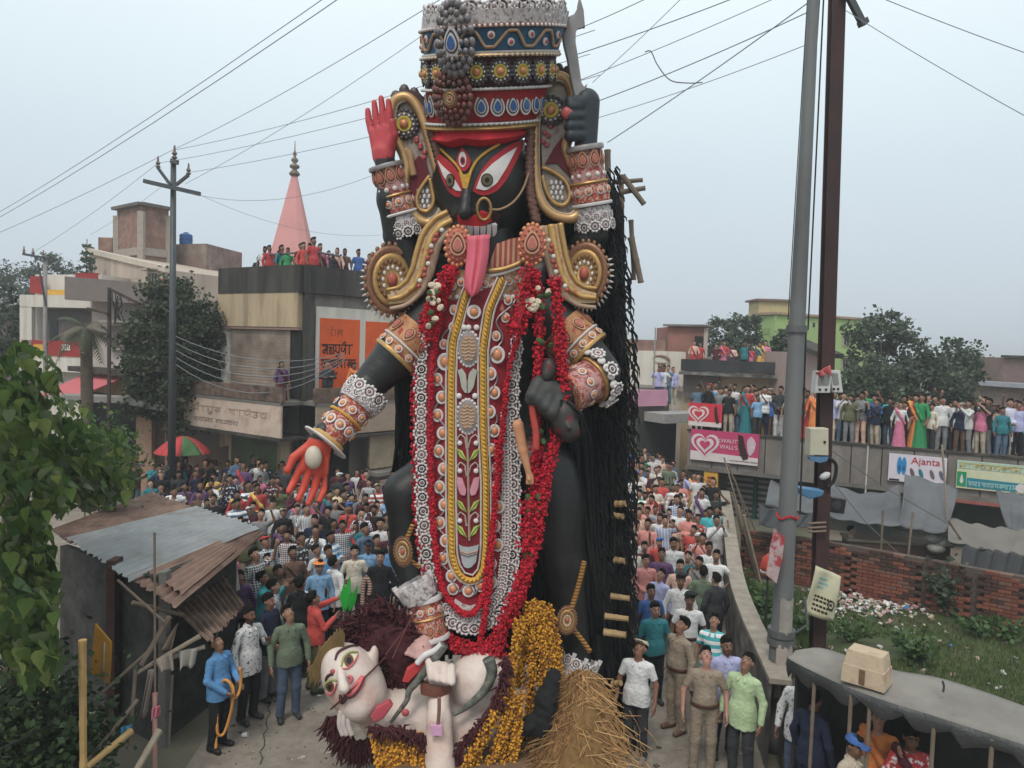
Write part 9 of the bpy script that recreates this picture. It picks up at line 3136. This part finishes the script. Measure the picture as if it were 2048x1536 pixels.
# ---- wires in the sky
WIRE=M('wire_grey',(0.2,0.21,0.215),rough=0.7)  # grey kept pale so the haze is in the wire colour
wires=[((-30,432,24),(660,-30,12),0.013,'upper of the paired wires'),((-30,422,24.5),(632,-30,12.5),0.012,'lower of the paired wires'),((-30,472,26),(349,298,23.9),0.012,'wire reaching the top of the power pole'),((349,298,23.9),(870,-20,13),0.012,'wire rising from the power pole top over the crown'),((316,326,23.8),(60,508,30),0.010,'wire between the two power poles'),((349,300,23.9),(1190,60,14.5),0.011,'wire from the pole top passing behind the crown'),((318,326,23.9),(1180,108,14.7),0.010,'second wire passing behind the crown'),((377,345,23.9),(1200,150,15),0.010,'third wire passing behind the crown'),((370,368,23.8),(860,60,16),0.010,'thin wire crossing above the raised hand'),((1150,60,14.5),(1300,-10,13),0.012,'wire right of the sword, uppermost'),((1150,110,14.5),(1470,-10,13),0.013,'wire right of the sword, second'),((1155,162,14.6),(1550,-10,13.5),0.010,'thin wire with a loose end'),((1180,208,14.8),(1625,20,12),0.013,'wire ending behind the tall pole'),((1215,285,15),(1625,-10,11.5),0.013,'steep wire from the idol hair to the tall pole'),((1180,240,15),(1622,86,11.5),0.009,'faint wire below the steep wire'),((1185,165,14),(1365,-10,12),0.008,'faint crossing wire right of the sword'),((1725,-20,12),(2080,110,12),0.010,'wire above the sky at the right, upper'),((1690,20,12),(2080,240,10),0.010,'wire above the sky at the right, lower'),((375,385,23.8),(760,345,20),0.009,'sagging wire below the cross arm'),((380,380,23.8),(760,470,30),0.008,'deep sagging service wire behind the spire'),((340,360,23.8),(180,470,28),0.008,'thin stay wire left of the power pole')]
for a,b,r,lab in wires:
 a3,b3=P(*a),P(*b)
 if not(0<=b[0]<=2048 and b[1]>=0):
  b3=b3+(b3-a3)*0.45
 if a[0]<0:
  a3=a3+(a3-b3)*0.3
 t=thing('overhead_wire','thin dark overhead '+lab,'wire',tuple(a3),'overhead wires')
 n=12
 sag=0.02*(b3-a3).length*(3 if 'sagging' in lab else 0.6)
 MB().tube([a3.lerp(b3,i/n)+Vector((0,0,-sag*4*(i/n)*(1-i/n)))for i in range(n+1)],r*0.7,4).obj('strand',WIRE,t)
t=thing('overhead_wire','loose wire loop hanging between two overhead lines','wire',tuple(P(1300,104,14)),'overhead wires')
MB().tube(densify([P(1290,104,14),P(1302,103,14),P(1315,130,14),P(1340,160,14),P(1375,166,14),P(1405,165,14)],5),0.011,4).obj('strand',WIRE,t)
for k in range(5):
 t=thing('overhead_wire',('service cables strung low across the balcony front, uppermost','service cables strung low across the balcony front, second','service cables strung low across the balcony front, third','service cables strung low across the balcony front, fourth','service cables strung low across the balcony front, lowest')[k],'wire',tuple(P(455,700+10*k,23.5)),'balcony cables')
 a3,b3=P(350,672+14*k,24),P(690,706+4*k,24.0)
 MB().tube([a3.lerp(b3,i/12)+Vector((0,0,-(0.5+0.12*k)*4*(i/12)*(1-i/12)))for i in range(13)],0.012,4).obj('strand',WIRE,t)
 # ---- people
PR=random.Random(77)
POSES={'stand':(dict(),'standing'),'up':(dict(pitch=26),'looking up'),'cross':(dict(el=(-0.27,-0.02,1.13),wl=(0.08,-0.2,1.17),er=(0.27,-0.02,1.13),wr=(-0.08,-0.22,1.14),pitch=6),'arms folded'),'film':(dict(el=(-0.24,-0.2,1.25),wl=(-0.08,-0.36,1.48),er=(0.24,-0.2,1.25),wr=(0.08,-0.36,1.48),pitch=15),'filming'),'raise':(dict(er=(0.33,-0.1,1.5),wr=(0.27,-0.22,1.75),pitch=18),'one arm raised'),'hip':(dict(er=(0.36,0.06,1.15),wr=(0.2,-0.06,1.0),pitch=12),'hand on hip'),'walk':(dict(kl=(-0.1,-0.16,0.5),al=(-0.1,-0.16,0.085),kr=(0.1,0.05,0.47),ar=(0.1,0.24,0.12),el=(-0.26,0.12,1.13),wl=(-0.25,0.12,0.88),er=(0.26,-0.08,1.12),wr=(0.24,-0.24,0.95),pitch=10),'walking'),'clasp':(dict(el=(-0.26,0.0,1.12),wl=(-0.03,-0.17,1.0),er=(0.26,0.0,1.12),wr=(0.04,-0.18,1.02),pitch=8),'hands clasped'),'shade':(dict(er=(0.34,-0.12,1.42),wr=(0.12,-0.2,1.64),pitch=14),'shading the eyes'),}
PROTO={}
def proto(pose,sleeve,lower,hair,gear=None):
 k=(pose,sleeve,lower,hair,gear)
 if k not in PROTO:
  ps=dict(POSES[pose][0])
  PROTO[k]=human(ps,h=0.022,sleeve=sleeve,lower=lower,hair=hair,head_gear=gear,hem=0.97 if sleeve=='short' and lower=='trousers' and pose=='cross' else 0.8,seed=len(PROTO)*1.3,beard=0.35 if len(PROTO)%3==0 else 0)
 return PROTO[k]
MEN=[('stand','long','trousers','short'),('up','long','trousers','short'),('up','short','trousers','quiff'),('cross','long','trousers','quiff'),('film','long','trousers','short'),('raise','short','trousers','short'),('hip','short','trousers','quiff'),('walk','long','trousers','short'),('clasp','long','trousers','quiff'),('shade','short','trousers','short'),('stand','short','trousers','quiff'),('up','long','trousers','short','cap'),('stand','long','trousers','short','beret'),('raise','short','trousers','short'),('film','long','trousers','short'),('shade','short','trousers','short'),('film','long','trousers','short')]
WOM=[('stand','half','saree','long'),('clasp','half','saree','bun'),('up','half','saree','long')]
DARKS=['black','navy','maroon','charcoal','black','navy','brown','charcoal','maroon','black','navy','maroon','steel blue','purple','brown','grey','red','white','light blue','teal','yellow','maroon','olive','pink','black','steel blue','purple','grey','scarlet','charcoal']
MIXED=['white','white','red','pink','teal','navy','black','salmon','maroon','grey','blue','light blue','charcoal','scarlet','peach','green','cream','turquoise','lavender','sage green','steel blue']
LOWS=['black','navy','charcoal','denim blue','denim blue','grey','black','brown','beige','steel blue']
def face_to(p,q,jit):
 dx,dy=q[0]-p[0],q[1]-p[1]
 return math.atan2(dx,-dy)+PR.uniform(-jit,jit)
JOBS=[]
NNEAR=[0]
def crowd_person(p,place,group,cols,tgt,jit=0.5,women=0.1,hmin=1.45,hmax=1.8,force=None):
 if force:
  kind,shirt,low,pat=force
 else:
  kind=PR.choice(WOM)if PR.random()<women else PR.choice(MEN)
  shirt=PR.choice(cols)
  low=PR.choice(LOWS)if kind[2]!='saree' else PR.choice(['red','orange','pink','green','maroon','yellow','teal','purple'])
  pat=PR.choices(['plain','stripe','hstripe','check','print','darkprint'],[12,1,0.8,1.6,0.8,0.8 if COLS[shirt][0]>0.2 else 0])[0]
 gear=kind[4]if len(kind)>4 else None
 cap=PR.choice(['white','black','red','beige','blue'])if gear else None
 pw={'plain':'','stripe':'striped ','hstripe':'hooped ','check':'checked ','print':'printed ','darkprint':'flecked '}[pat]
 act=POSES[kind[0]][1]
 if kind[2]=='saree':
  lab='person in %s blouse and %s saree, %s, %s'%(shirt,low,act,place)
  if kind[3]=='bun':
   lab='person in %s blouse, %s saree and bun, %s, %s'%(shirt,low,act,place)
 else:
  gw='shirt' if kind[1]=='long' else 'tee'
  lab='person in %s%s %s, %s trousers, %s, %s'%(pw,shirt,gw,low,act,place)
  if cap:
   lab='person in %s%s %s, %s %s, %s trousers, %s, %s'%(pw,shirt,gw,cap,gear,low,act,place)
 lab=lab.replace('denim blue','denim')
 JOBS.append((kind,p,face_to(p,tgt,jit),PR.uniform(hmin,hmax),lab,group,shirt,low,pat,cap,gear))
def in_poly(x,y,poly):
 c=False
 j=len(poly)-1
 for i in range(len(poly)):
  xi,yi=poly[i]
  xj,yj=poly[j]
  if(yi>y)!=(yj>y)and x<(xj-xi)*(y-yi)/(yj-yi)+xi:
   c=not c
  j=i
 return c
TAKEN=[]
def free(p,r):
 for q in TAKEN:
  if(q[0]-p[0])**2+(q[1]-p[1])**2<r*r:
   return False
 return True
 # ---- the people in the foreground, one by one
NEARG='people close to the idol'
def near(label,fx,fy,hgt,deg,pose,shirt,low,Y=None,group=None,**kw):
 hk={k:kw.pop(k)for k in('sleeve','hem','lower','hair','beard','head_gear','belly')if k in kw}
 H=human(pose,h=0.0125,shoes=True,seed=fx*0.13,near=True,**hk)
 NNEAR[0]+=1
 p=G(fx,fy)if Y is None else Vector((P(fx,fy,Y).x,Y,0))
 TAKEN.append((p.x,p.y))
 return person(H,(p.x,p.y,0.005),math.radians(deg),hgt,label,group,shirt,low,**kw)
near('person in sky blue shirt and black trousers holding a coil of orange rope',437,1498,1.62,70,dict(pitch=28,er=(0.25,-0.02,1.13),wr=(0.12,-0.25,1.02),el=(-0.25,0.0,1.12),wl=(-0.1,-0.22,0.93)),'sky blue','black',shoe='black',hair='quiff',skin=(0.25,0.13,0.08))
near('bearded person in pale lavender flecked shirt and black trousers beside the rope holder',497,1442,1.74,62,dict(pitch=4,er=(0.27,-0.05,1.12),wr=(0.1,-0.25,1.25)),'white','black',pat='darkprint',beard=0.85,hair='short',skin=(0.16,0.08,0.05),hem=0.74)
near('person in navy jacket behind the bearded person',537,1398,1.7,70,dict(pitch=5,wl=(-0.2,-0.25,1.0)),'navy','grey',hair='short')
near('person in sage green sweater and blue jeans looking up at the idol',577,1436,1.72,28,dict(pitch=38,yaw=18,el=(-0.27,0.02,1.12),wl=(-0.28,-0.06,0.87),kl=(-0.11,-0.05,0.485),al=(-0.13,-0.02,0.085)),'sage green','denim blue',lowpat='denim',hair='quiff',belly=0.02,hem=0.84,skin=(0.26,0.14,0.09))
near('person in red sweater and olive trousers reaching out with a phone',628,1383,1.66,125,dict(pitch=15,er=(0.2,-0.2,1.4),wr=(0.1,-0.42,1.5),el=(-0.25,-0.06,1.15),wl=(-0.1,-0.3,1.25)),'scarlet','olive',hem=0.86,hair='short')
near('person in black open jacket standing before the light blue shirts',757,1282,1.74,5,dict(pitch=8),'black','black',hair='short',hem=0.76,skin=(0.3,0.17,0.12))
near('tall person in sky blue uniform shirt at the foot of the shop banner',778,1252,1.74,-5,dict(pitch=10),'sky blue','navy',head_gear='cap',cap='navy',hem=0.97)
near('person in light blue uniform shirt left of the black jacket',733,1250,1.72,15,dict(pitch=6),'light blue','navy',hem=0.97,head_gear='cap',cap='navy')
near('person in cream short sleeved shirt with shaved head',706,1262,1.7,20,dict(pitch=6),'cream','charcoal',sleeve='short',hem=0.8)
near('person in white plaid shirt beside the orange helmet',668,1290,1.7,140,dict(pitch=15,er=(0.27,-0.04,1.14),wr=(0.1,-0.25,1.15)),'white','black',pat='check',hem=0.78)
near('person wearing an orange helmet and light blue shirt in the crowd',636,1300,1.68,25,dict(pitch=2),'light blue','navy',head_gear='helmet',cap='orange')
near('person in blue shirt right behind the orange helmet',655,1262,1.7,40,dict(pitch=8),'sky blue','charcoal')
near('person in black hooded top with back turned near the hut awning',600,1350,1.72,165,dict(pitch=12),'black','black',hem=0.78)
near('person in white striped shirt at the hut side',548,1352,1.66,100,dict(pitch=10),'steel blue','charcoal',pat='stripe',hem=0.76)
near('person in turquoise jacket with raised hands by the hut',527,1330,1.66,90,dict(POSES['film'][0]),'turquoise','black')
near('person in white shirt and dark trousers with a tan cap looking up beside the hair',1268,1519,1.7,-25,dict(pitch=36,yaw=-10),'white','charcoal',sleeve='short',hem=0.82,head_gear='cap',cap='beige',shoe='grey',skin=(0.2,0.1,0.065))
near('person in plain teal long sleeved top and black trousers',1303,1406,1.66,8,dict(pitch=2),'teal','black',hem=0.86,hair='short',skin=(0.27,0.15,0.1))
near('police officer in khaki uniform turned sideways looking up',1350,1462,1.74,-60,dict(pitch=24,el=(-0.26,0.1,1.13),wl=(-0.24,0.06,0.88)),'khaki','khaki',hem=0.96,hair='quiff',belly=0.015,shoe='brown',skin=(0.24,0.12,0.08))
near('police officer in brown khaki uniform facing forward with head thrown back',1403,1548,1.74,-8,dict(pitch=42,el=(-0.28,0.03,1.12),wl=(-0.29,-0.05,0.88),er=(0.28,0.03,1.12),wr=(0.28,-0.08,0.88)),'khaki','khaki',sleeve='short',hem=0.96,hair='short',belly=0.02,shoe='brown',skin=(0.36,0.19,0.15))
near('person in lime green shirt and grey trousers gazing up',1478,1562,1.74,-42,dict(pitch=34),'lime green','charcoal',hem=0.76,hair='short',skin=(0.22,0.12,0.08))
near('person in lavender shirt and dark trousers behind the lime green shirt',1444,1512,1.72,4,dict(pitch=4),'lavender','navy',hem=0.76,hair='short',beard=0.3)
near('person in turquoise hooped tee and green shorts by the wall',1419,1428,1.6,-25,dict(pitch=34),'turquoise','teal',pat='hstripe',sleeve='short',hem=0.8,lower='shorts',hair='quiff')
near('police officer in white shirt and beige trousers with dark beret',1371,1388,1.72,-12,dict(pitch=2),'white','beige',sleeve='short',hem=0.97,head_gear='beret',cap='black',skin=(0.14,0.07,0.045))
near('police officer in white shirt and black trousers behind the other officers',1354,1338,1.74,-8,dict(pitch=3),'white','black',hem=0.97,head_gear='beret',cap='black')
near('person in bright blue tee behind the teal top',1296,1352,1.62,10,dict(pitch=8),'blue','navy',sleeve='short')
near('person in dark purple tee in the lane crowd beside the salmon shirt',1317,1262,1.7,-10,dict(pitch=18),'purple','denim blue',sleeve='short',lowpat='denim')
near('person in salmon shirt with hands clasped beside the idol hair',1286,1274,1.66,10,dict(POSES['clasp'][0]),'salmon','navy')
near('person in open white shirt in the middle of the lane crowd',1341,1234,1.72,0,dict(pitch=5),'white','white',hem=0.74)
near('person in grey printed white tee against the boundary wall',1412,1240,1.68,-5,dict(pitch=8),'white','grey',pat='print',sleeve='short')
near('person in dark green top seen from behind by the boundary wall',1400,1306,1.68,165,dict(pitch=5),'sage green','navy',hair='short')
near('person in charcoal top leaning at the boundary wall corner',1424,1322,1.66,200,dict(pitch=0),'charcoal','navy')
near('person in white checked shirt and blue jeans standing at the foot of the grey pole',1592,1600,1.7,-40,dict(pitch=12),'white','denim blue',Y=9.55,pat='darkprint',lowpat='denim',hem=0.78)
near('person in navy top with back turned at the stall corner',1618,1600,1.66,120,dict(pitch=-4),'navy','navy',Y=9.0)
near('person in orange saree with one palm raised under the stall roof',1748,1600,1.66,-20,dict(POSES['raise'][0],er=(0.28,-0.15,1.2),wr=(0.2,-0.35,1.4)),'orange','orange',Y=8.55,lower='saree',hair='bun',sleeve='half')
near('person in red and white clothes under the stall roof',1815,1600,1.64,-10,dict(pitch=-6),'red','maroon',Y=8.2,lower='saree',hair='bun',sleeve='half',pat='print')
near('person in blue cap at the front of the stall',1702,1600,1.58,30,dict(pitch=-8),'beige','grey',Y=8.1,head_gear='cap',cap='blue')
near('person in grey vest sitting low behind the brick wall under the tarpaulin',1702,1100,1.42,60,dict(POSES['clasp'][0]),'beige','brown',Y=19.0,sleeve='short')
rp=thing('orange_rope','loose coil of orange rope hanging from a hand to the street','rope',tuple(G(425,1530)))
rope_px=[(480,1335),(482,1360),(478,1385),(468,1396),(466,1375),(456,1362),(446,1365),(438,1395),(434,1440),(436,1468),(448,1466),(460,1430),(466,1395),(462,1370),(450,1360),(440,1375),(433,1430),(432,1480),(430,1510),(420,1545)]
MB().tube(densify([P(x,y,10.15+0.04*math.sin(i*1.3))for i,(x,y)in enumerate(rope_px)],5),0.02,7).obj('strand',M('rope_orange',(0.6,0.27,0.07),rough=0.7,var=0.2,scale=30),rp,smooth=True)
ph=thing('phone','dark mobile phone held up by the person in the red sweater','phone',tuple(P(652,1188,11.9)))
MB().box(P(652,1186,11.9),(0.02,0.08,0.15),(0.2,0,0.5)).obj('case',INK,ph)
MB().box(P(653,1186,11.885),(0.012,0.06,0.12),(0.2,0,0.5)).obj('screen',M('screen',(0.05,0.06,0.08),rough=0.1),ph)
# ---- street crowd left of the idol
polyL=[(262,1012),(420,1000),(600,1015),(700,1018),(792,1045),(800,1280),(690,1300),(600,1345),(480,1338),(395,1250),(300,1070)]
cntL=0
tries=0
while tries<9000 and cntL<150:
 tries+=1
 px,py=PR.uniform(262,800),1000+340*PR.random()**1.4
 if not in_poly(px,py,polyL):
  continue
 p=G(px,py)
 rr_=0.40 if p.y>18 else 0.46
 if not free(p,rr_):
  continue
 TAKEN.append((p.x,p.y))
 crowd_person((p.x,p.y,0.005),'by the corner building','street crowd by the corner building',DARKS,(-0.4,9.5),0.6,0.1)
 cntL+=1
 # ---- lane crowd right of the idol
polyR=[(1262,960),(1420,960),(1432,1050),(1430,1200),(1425,1300),(1330,1330),(1262,1360)]
cntR=0
tries=0
while tries<9000 and cntR<88:
 tries+=1
 px,py=PR.uniform(1262,1432),955+380*PR.random()**1.6
 if not in_poly(px,py,polyR):
  continue
 p=G(px,py)
 if not free(p,0.42 if p.y>18 else 0.5):
  continue
 if p.y>25.3 and p.x>6.15:
  continue
 TAKEN.append((p.x,p.y))
 crowd_person((p.x,p.y,0.005),'in the lane crowd','lane crowd beside the shops',MIXED,(0.8,6),0.5,0.12)
 cntR+=1
 # ---- crowd along the shop roof
spec={1822:(('clasp','half','saree','bun'),'red','orange','plain'),1843:(('stand','half','saree','long'),'green','green','plain'),1862:(('stand','long','trousers','short'),'cream','charcoal','plain'),1886:(('stand','long','trousers','short'),'white','grey','plain'),1905:(('stand','long','trousers','quiff'),'white','charcoal','plain'),1985:(('shade','short','trousers','short'),'peach','denim blue','plain'),2008:(('stand','long','trousers','short'),'teal','steel blue','plain'),2023:(('clasp','long','trousers','quiff'),'lavender','white','check'),1775:(('stand','long','trousers','short'),'black','denim blue','plain'),1695:(('stand','long','trousers','short'),'olive','grey','plain'),1718:(('cross','long','trousers','quiff'),'grey','peach','plain'),1606:(('clasp','half','saree','bun'),'red','red','plain'),1622:(('stand','half','saree','long'),'orange','orange','plain'),1498:(('cross','long','trousers','quiff'),'grey','grey','check'),1522:(('stand','long','trousers','short'),'white','navy','hstripe'),1470:(('stand','short','trousers','quiff'),'teal','steel blue','plain'),1450:(('stand','short','trousers','quiff'),'black','beige','plain'),1540:(('stand','long','trousers','short'),'blue','brown','plain'),1556:(('clasp','long','trousers','quiff'),'charcoal','white','plain'),1415:(('stand','long','trousers','short'),'light blue','grey','plain')}
row=[x for x in(1391,1404,1415,1430,1450,1470,1484,1498,1511,1522,1540,1556,1570,1590,1606,1622,1668,1680,1695,1718,1736,1752,1775,1793,1808,1822,1843,1862,1886,1905,1922,1938,1958,1972,1985,2008,2023,2040,2056)]
for rw,(out_,dx_)in enumerate(((-0.3,0),(-0.85,7),(-1.45,-4))):
 for x in row:
  if rw and PR.random()<(0.12 if rw==1 else 0.45):
   continue
  s_=sfrac(x+dx_+PR.uniform(-6,6))
  p=along(sA,sB,s_,out_+PR.uniform(-0.28,0.18))
  crowd_person((p.x,p.y,ZR+0.003),'on the shop roof','crowd on the shop row roof',MIXED+['navy','black','charcoal'],(0.5,4),0.75,0.1,1.4,1.76,spec.get(x)if rw==0 else None)
for x in(1342,1352,1362,1374):
 p=P(x,840,29.5)
 crowd_person((p.x,32.0+PR.uniform(-0.2,0.4)*0+0.3,zat(1300,812,31.5)+0.003),'above the pink parapet','people on the pink parapet building',MIXED,(2,5),0.4,0,1.5,1.7)
for k,x in enumerate((1388,1400,1432,1448,1465,1490,1503,1520,1531)):
 p=P(x,700,33.6 if k>1 else 34.2)
 kd=PR.choice(WOM)if PR.random()<0.6 else PR.choice(MEN)
 crowd_person((p.x,p.y,zat(1480,752,33)+0.003),'on the mildewed roof','people on the mildewed parapet building roof',['red','pink','teal','peach','red','maroon','white'],(2,6),0.5,0.5,1.3,1.6)
 # ---- people on the corner building
zrf=ztop-0.8+0.003
for k,(x,shirt,hgt,kd)in enumerate(((486,'navy',1.25,0),(499,'white',1.6,1),(509,'red',1.62,0),(534,'teal',1.6,2),(545,'green',1.5,0),(572,'maroon',1.62,1),(597,'red',1.78,1),(622,'scarlet',1.62,0),(633,'white',1.6,1),(655,'pink',1.66,2),(672,'charcoal',1.45,0),(687,'peach',1.6,2),(703,'brown',1.6,2),(731,'blue',1.66,1),(752,'maroon',1.55,0))):
 k_=(x-1024)/FPX
 if x<606:
  ax,ay,bx,by=cL.x,cL.y,c0.x,c0.y
  s_=(ax-k_*ay)/((ax-k_*ay)-(bx-k_*by))
  p=along(cL,c0,s_,-0.55)
 else:
  ax,ay,bx,by=c0.x,c0.y,cR.x,cR.y
  s_=(ax-k_*ay)/((ax-k_*ay)-(bx-k_*by))
  p=along(c0,cR,s_,-0.55)
 kind=WOM[k%3]if kd==2 else MEN[(0,10,8)[kd]]
 crowd_person((p.x,p.y,zrf),'on the corner roof','people on the corner building roof',MIXED,(2,8),0.5,0,hgt-0.02,hgt,(kind,shirt,'charcoal' if kd!=2 else 'maroon','plain'))
zbf=zbalb+0.003
for(a_,b_,s_,kind,shirt,low)in((cL,c0,0.93,WOM[0],'purple','maroon'),(c0,cR,0.36,WOM[1],'orange','orange'),(c0,cR,0.6,MEN[0],'black','black'),(c0,cR,0.12,MEN[3],'charcoal','navy')):
 p=along(a_,b_,s_,0.6)
 crowd_person((p.x,p.y,zbf-0.3),'on the balcony','people on the corner building balcony',MIXED,(1,9),0.4,0,1.55,1.66,(kind,shirt,low,'plain'))
 # ---- the 300 that show largest stand singly, the small far rest is one mass
JOBS.sort(key=lambda j:j[1][1]+(6 if 'street' in j[5]or 'lane' in j[5]else 0))
keep=298-NNEAR[0]
for kind,p,rz,hgt,lab,group,shirt,low,pat,cap,gear in JOBS[:keep]:
 person(proto(*kind[:4],gear),p,rz,hgt,lab,group,shirt,low,pat=pat,lowpat='denim' if 'denim' in low else 'plain',cap=cap)
LOWRES={}
VS,FS,CO=[],[],[]
nv=0
for kind,p,rz,hgt,lab,group,shirt,low,pat,cap,gear in JOBS[keep:]:
 if kind not in LOWRES:
  hm=human(dict(POSES[kind[0]][0]),h=0.045,sleeve=kind[1],lower=kind[2],hair=kind[3])
  LOWRES[kind]={}
  for q,me in hm.items():
   co=np.empty(len(me.vertices)*3,np.float32)
   me.vertices.foreach_get('co',co)
   ix=np.empty(len(me.loops),np.int32)
   me.loops.foreach_get('vertex_index',ix)
   LOWRES[kind][q]=(co.reshape(-1,3),ix.reshape(-1,4))
 cz,sz_=math.cos(rz),math.sin(rz)
 Rz=np.array(((cz,-sz_,0),(sz_,cz,0),(0,0,1)))
 sk=PR.choice(SKINS)
 for q,(co,ix)in LOWRES[kind].items():
  col={'body':sk,'shirt':COLS[shirt],'trousers':COLS[low],'drape':COLS[low],'hair':(0.012,0.01,0.01)}[q]
  VS.append((co*hgt/1.71)@Rz.T+np.array(p))
  FS.append(ix+nv)
  CO.append(np.tile(np.array((*col,1.0),np.float32),(len(co),1)))
  nv+=len(co)
V,F,CC=np.concatenate(VS),np.concatenate(FS),np.concatenate(CO)
me=bpy.data.meshes.new('far_crowd')
me.vertices.add(len(V))
me.vertices.foreach_set('co',V.astype(np.float32).ravel())
me.loops.add(F.size)
me.loops.foreach_set('vertex_index',F.astype(np.int32).ravel())
me.polygons.add(len(F))
me.polygons.foreach_set('loop_start',np.arange(0,F.size,4,dtype=np.int32))
me.polygons.foreach_set('use_smooth',np.ones(len(F),bool))
me.update(calc_edges=True)
at_c=me.color_attributes.new('col','FLOAT_COLOR','POINT')
at_c.data.foreach_set('color',CC.ravel())
me.materials.append(M('crowd_cloth',(1,1,1),rough=0.9,var=0.15,scale=9,attr=True))
tag(put('far_crowd',me),'dense far mass of onlookers packing the street ends','crowd',kind='stuff')
# ---- the hazy air
hz=MB()
hz.box((0,670,8.0),(1430,1480,18.0))
hm_=bpy.data.materials.new('haze_air')
hm_.use_nodes=True
hn_=hm_.node_tree
hn_.nodes.remove(hn_.nodes['Principled BSDF'])
pv=hn_.nodes.new('ShaderNodeVolumePrincipled')
pv.inputs['Color'].default_value=(0.93,0.95,0.97,1)
pv.inputs['Density'].default_value=0.002
pv.inputs['Anisotropy'].default_value=0.2
hn_.links.new(pv.outputs[0],hn_.nodes['Material Output'].inputs['Volume'])
struct('haze',hz,hm_,kind='stuff')
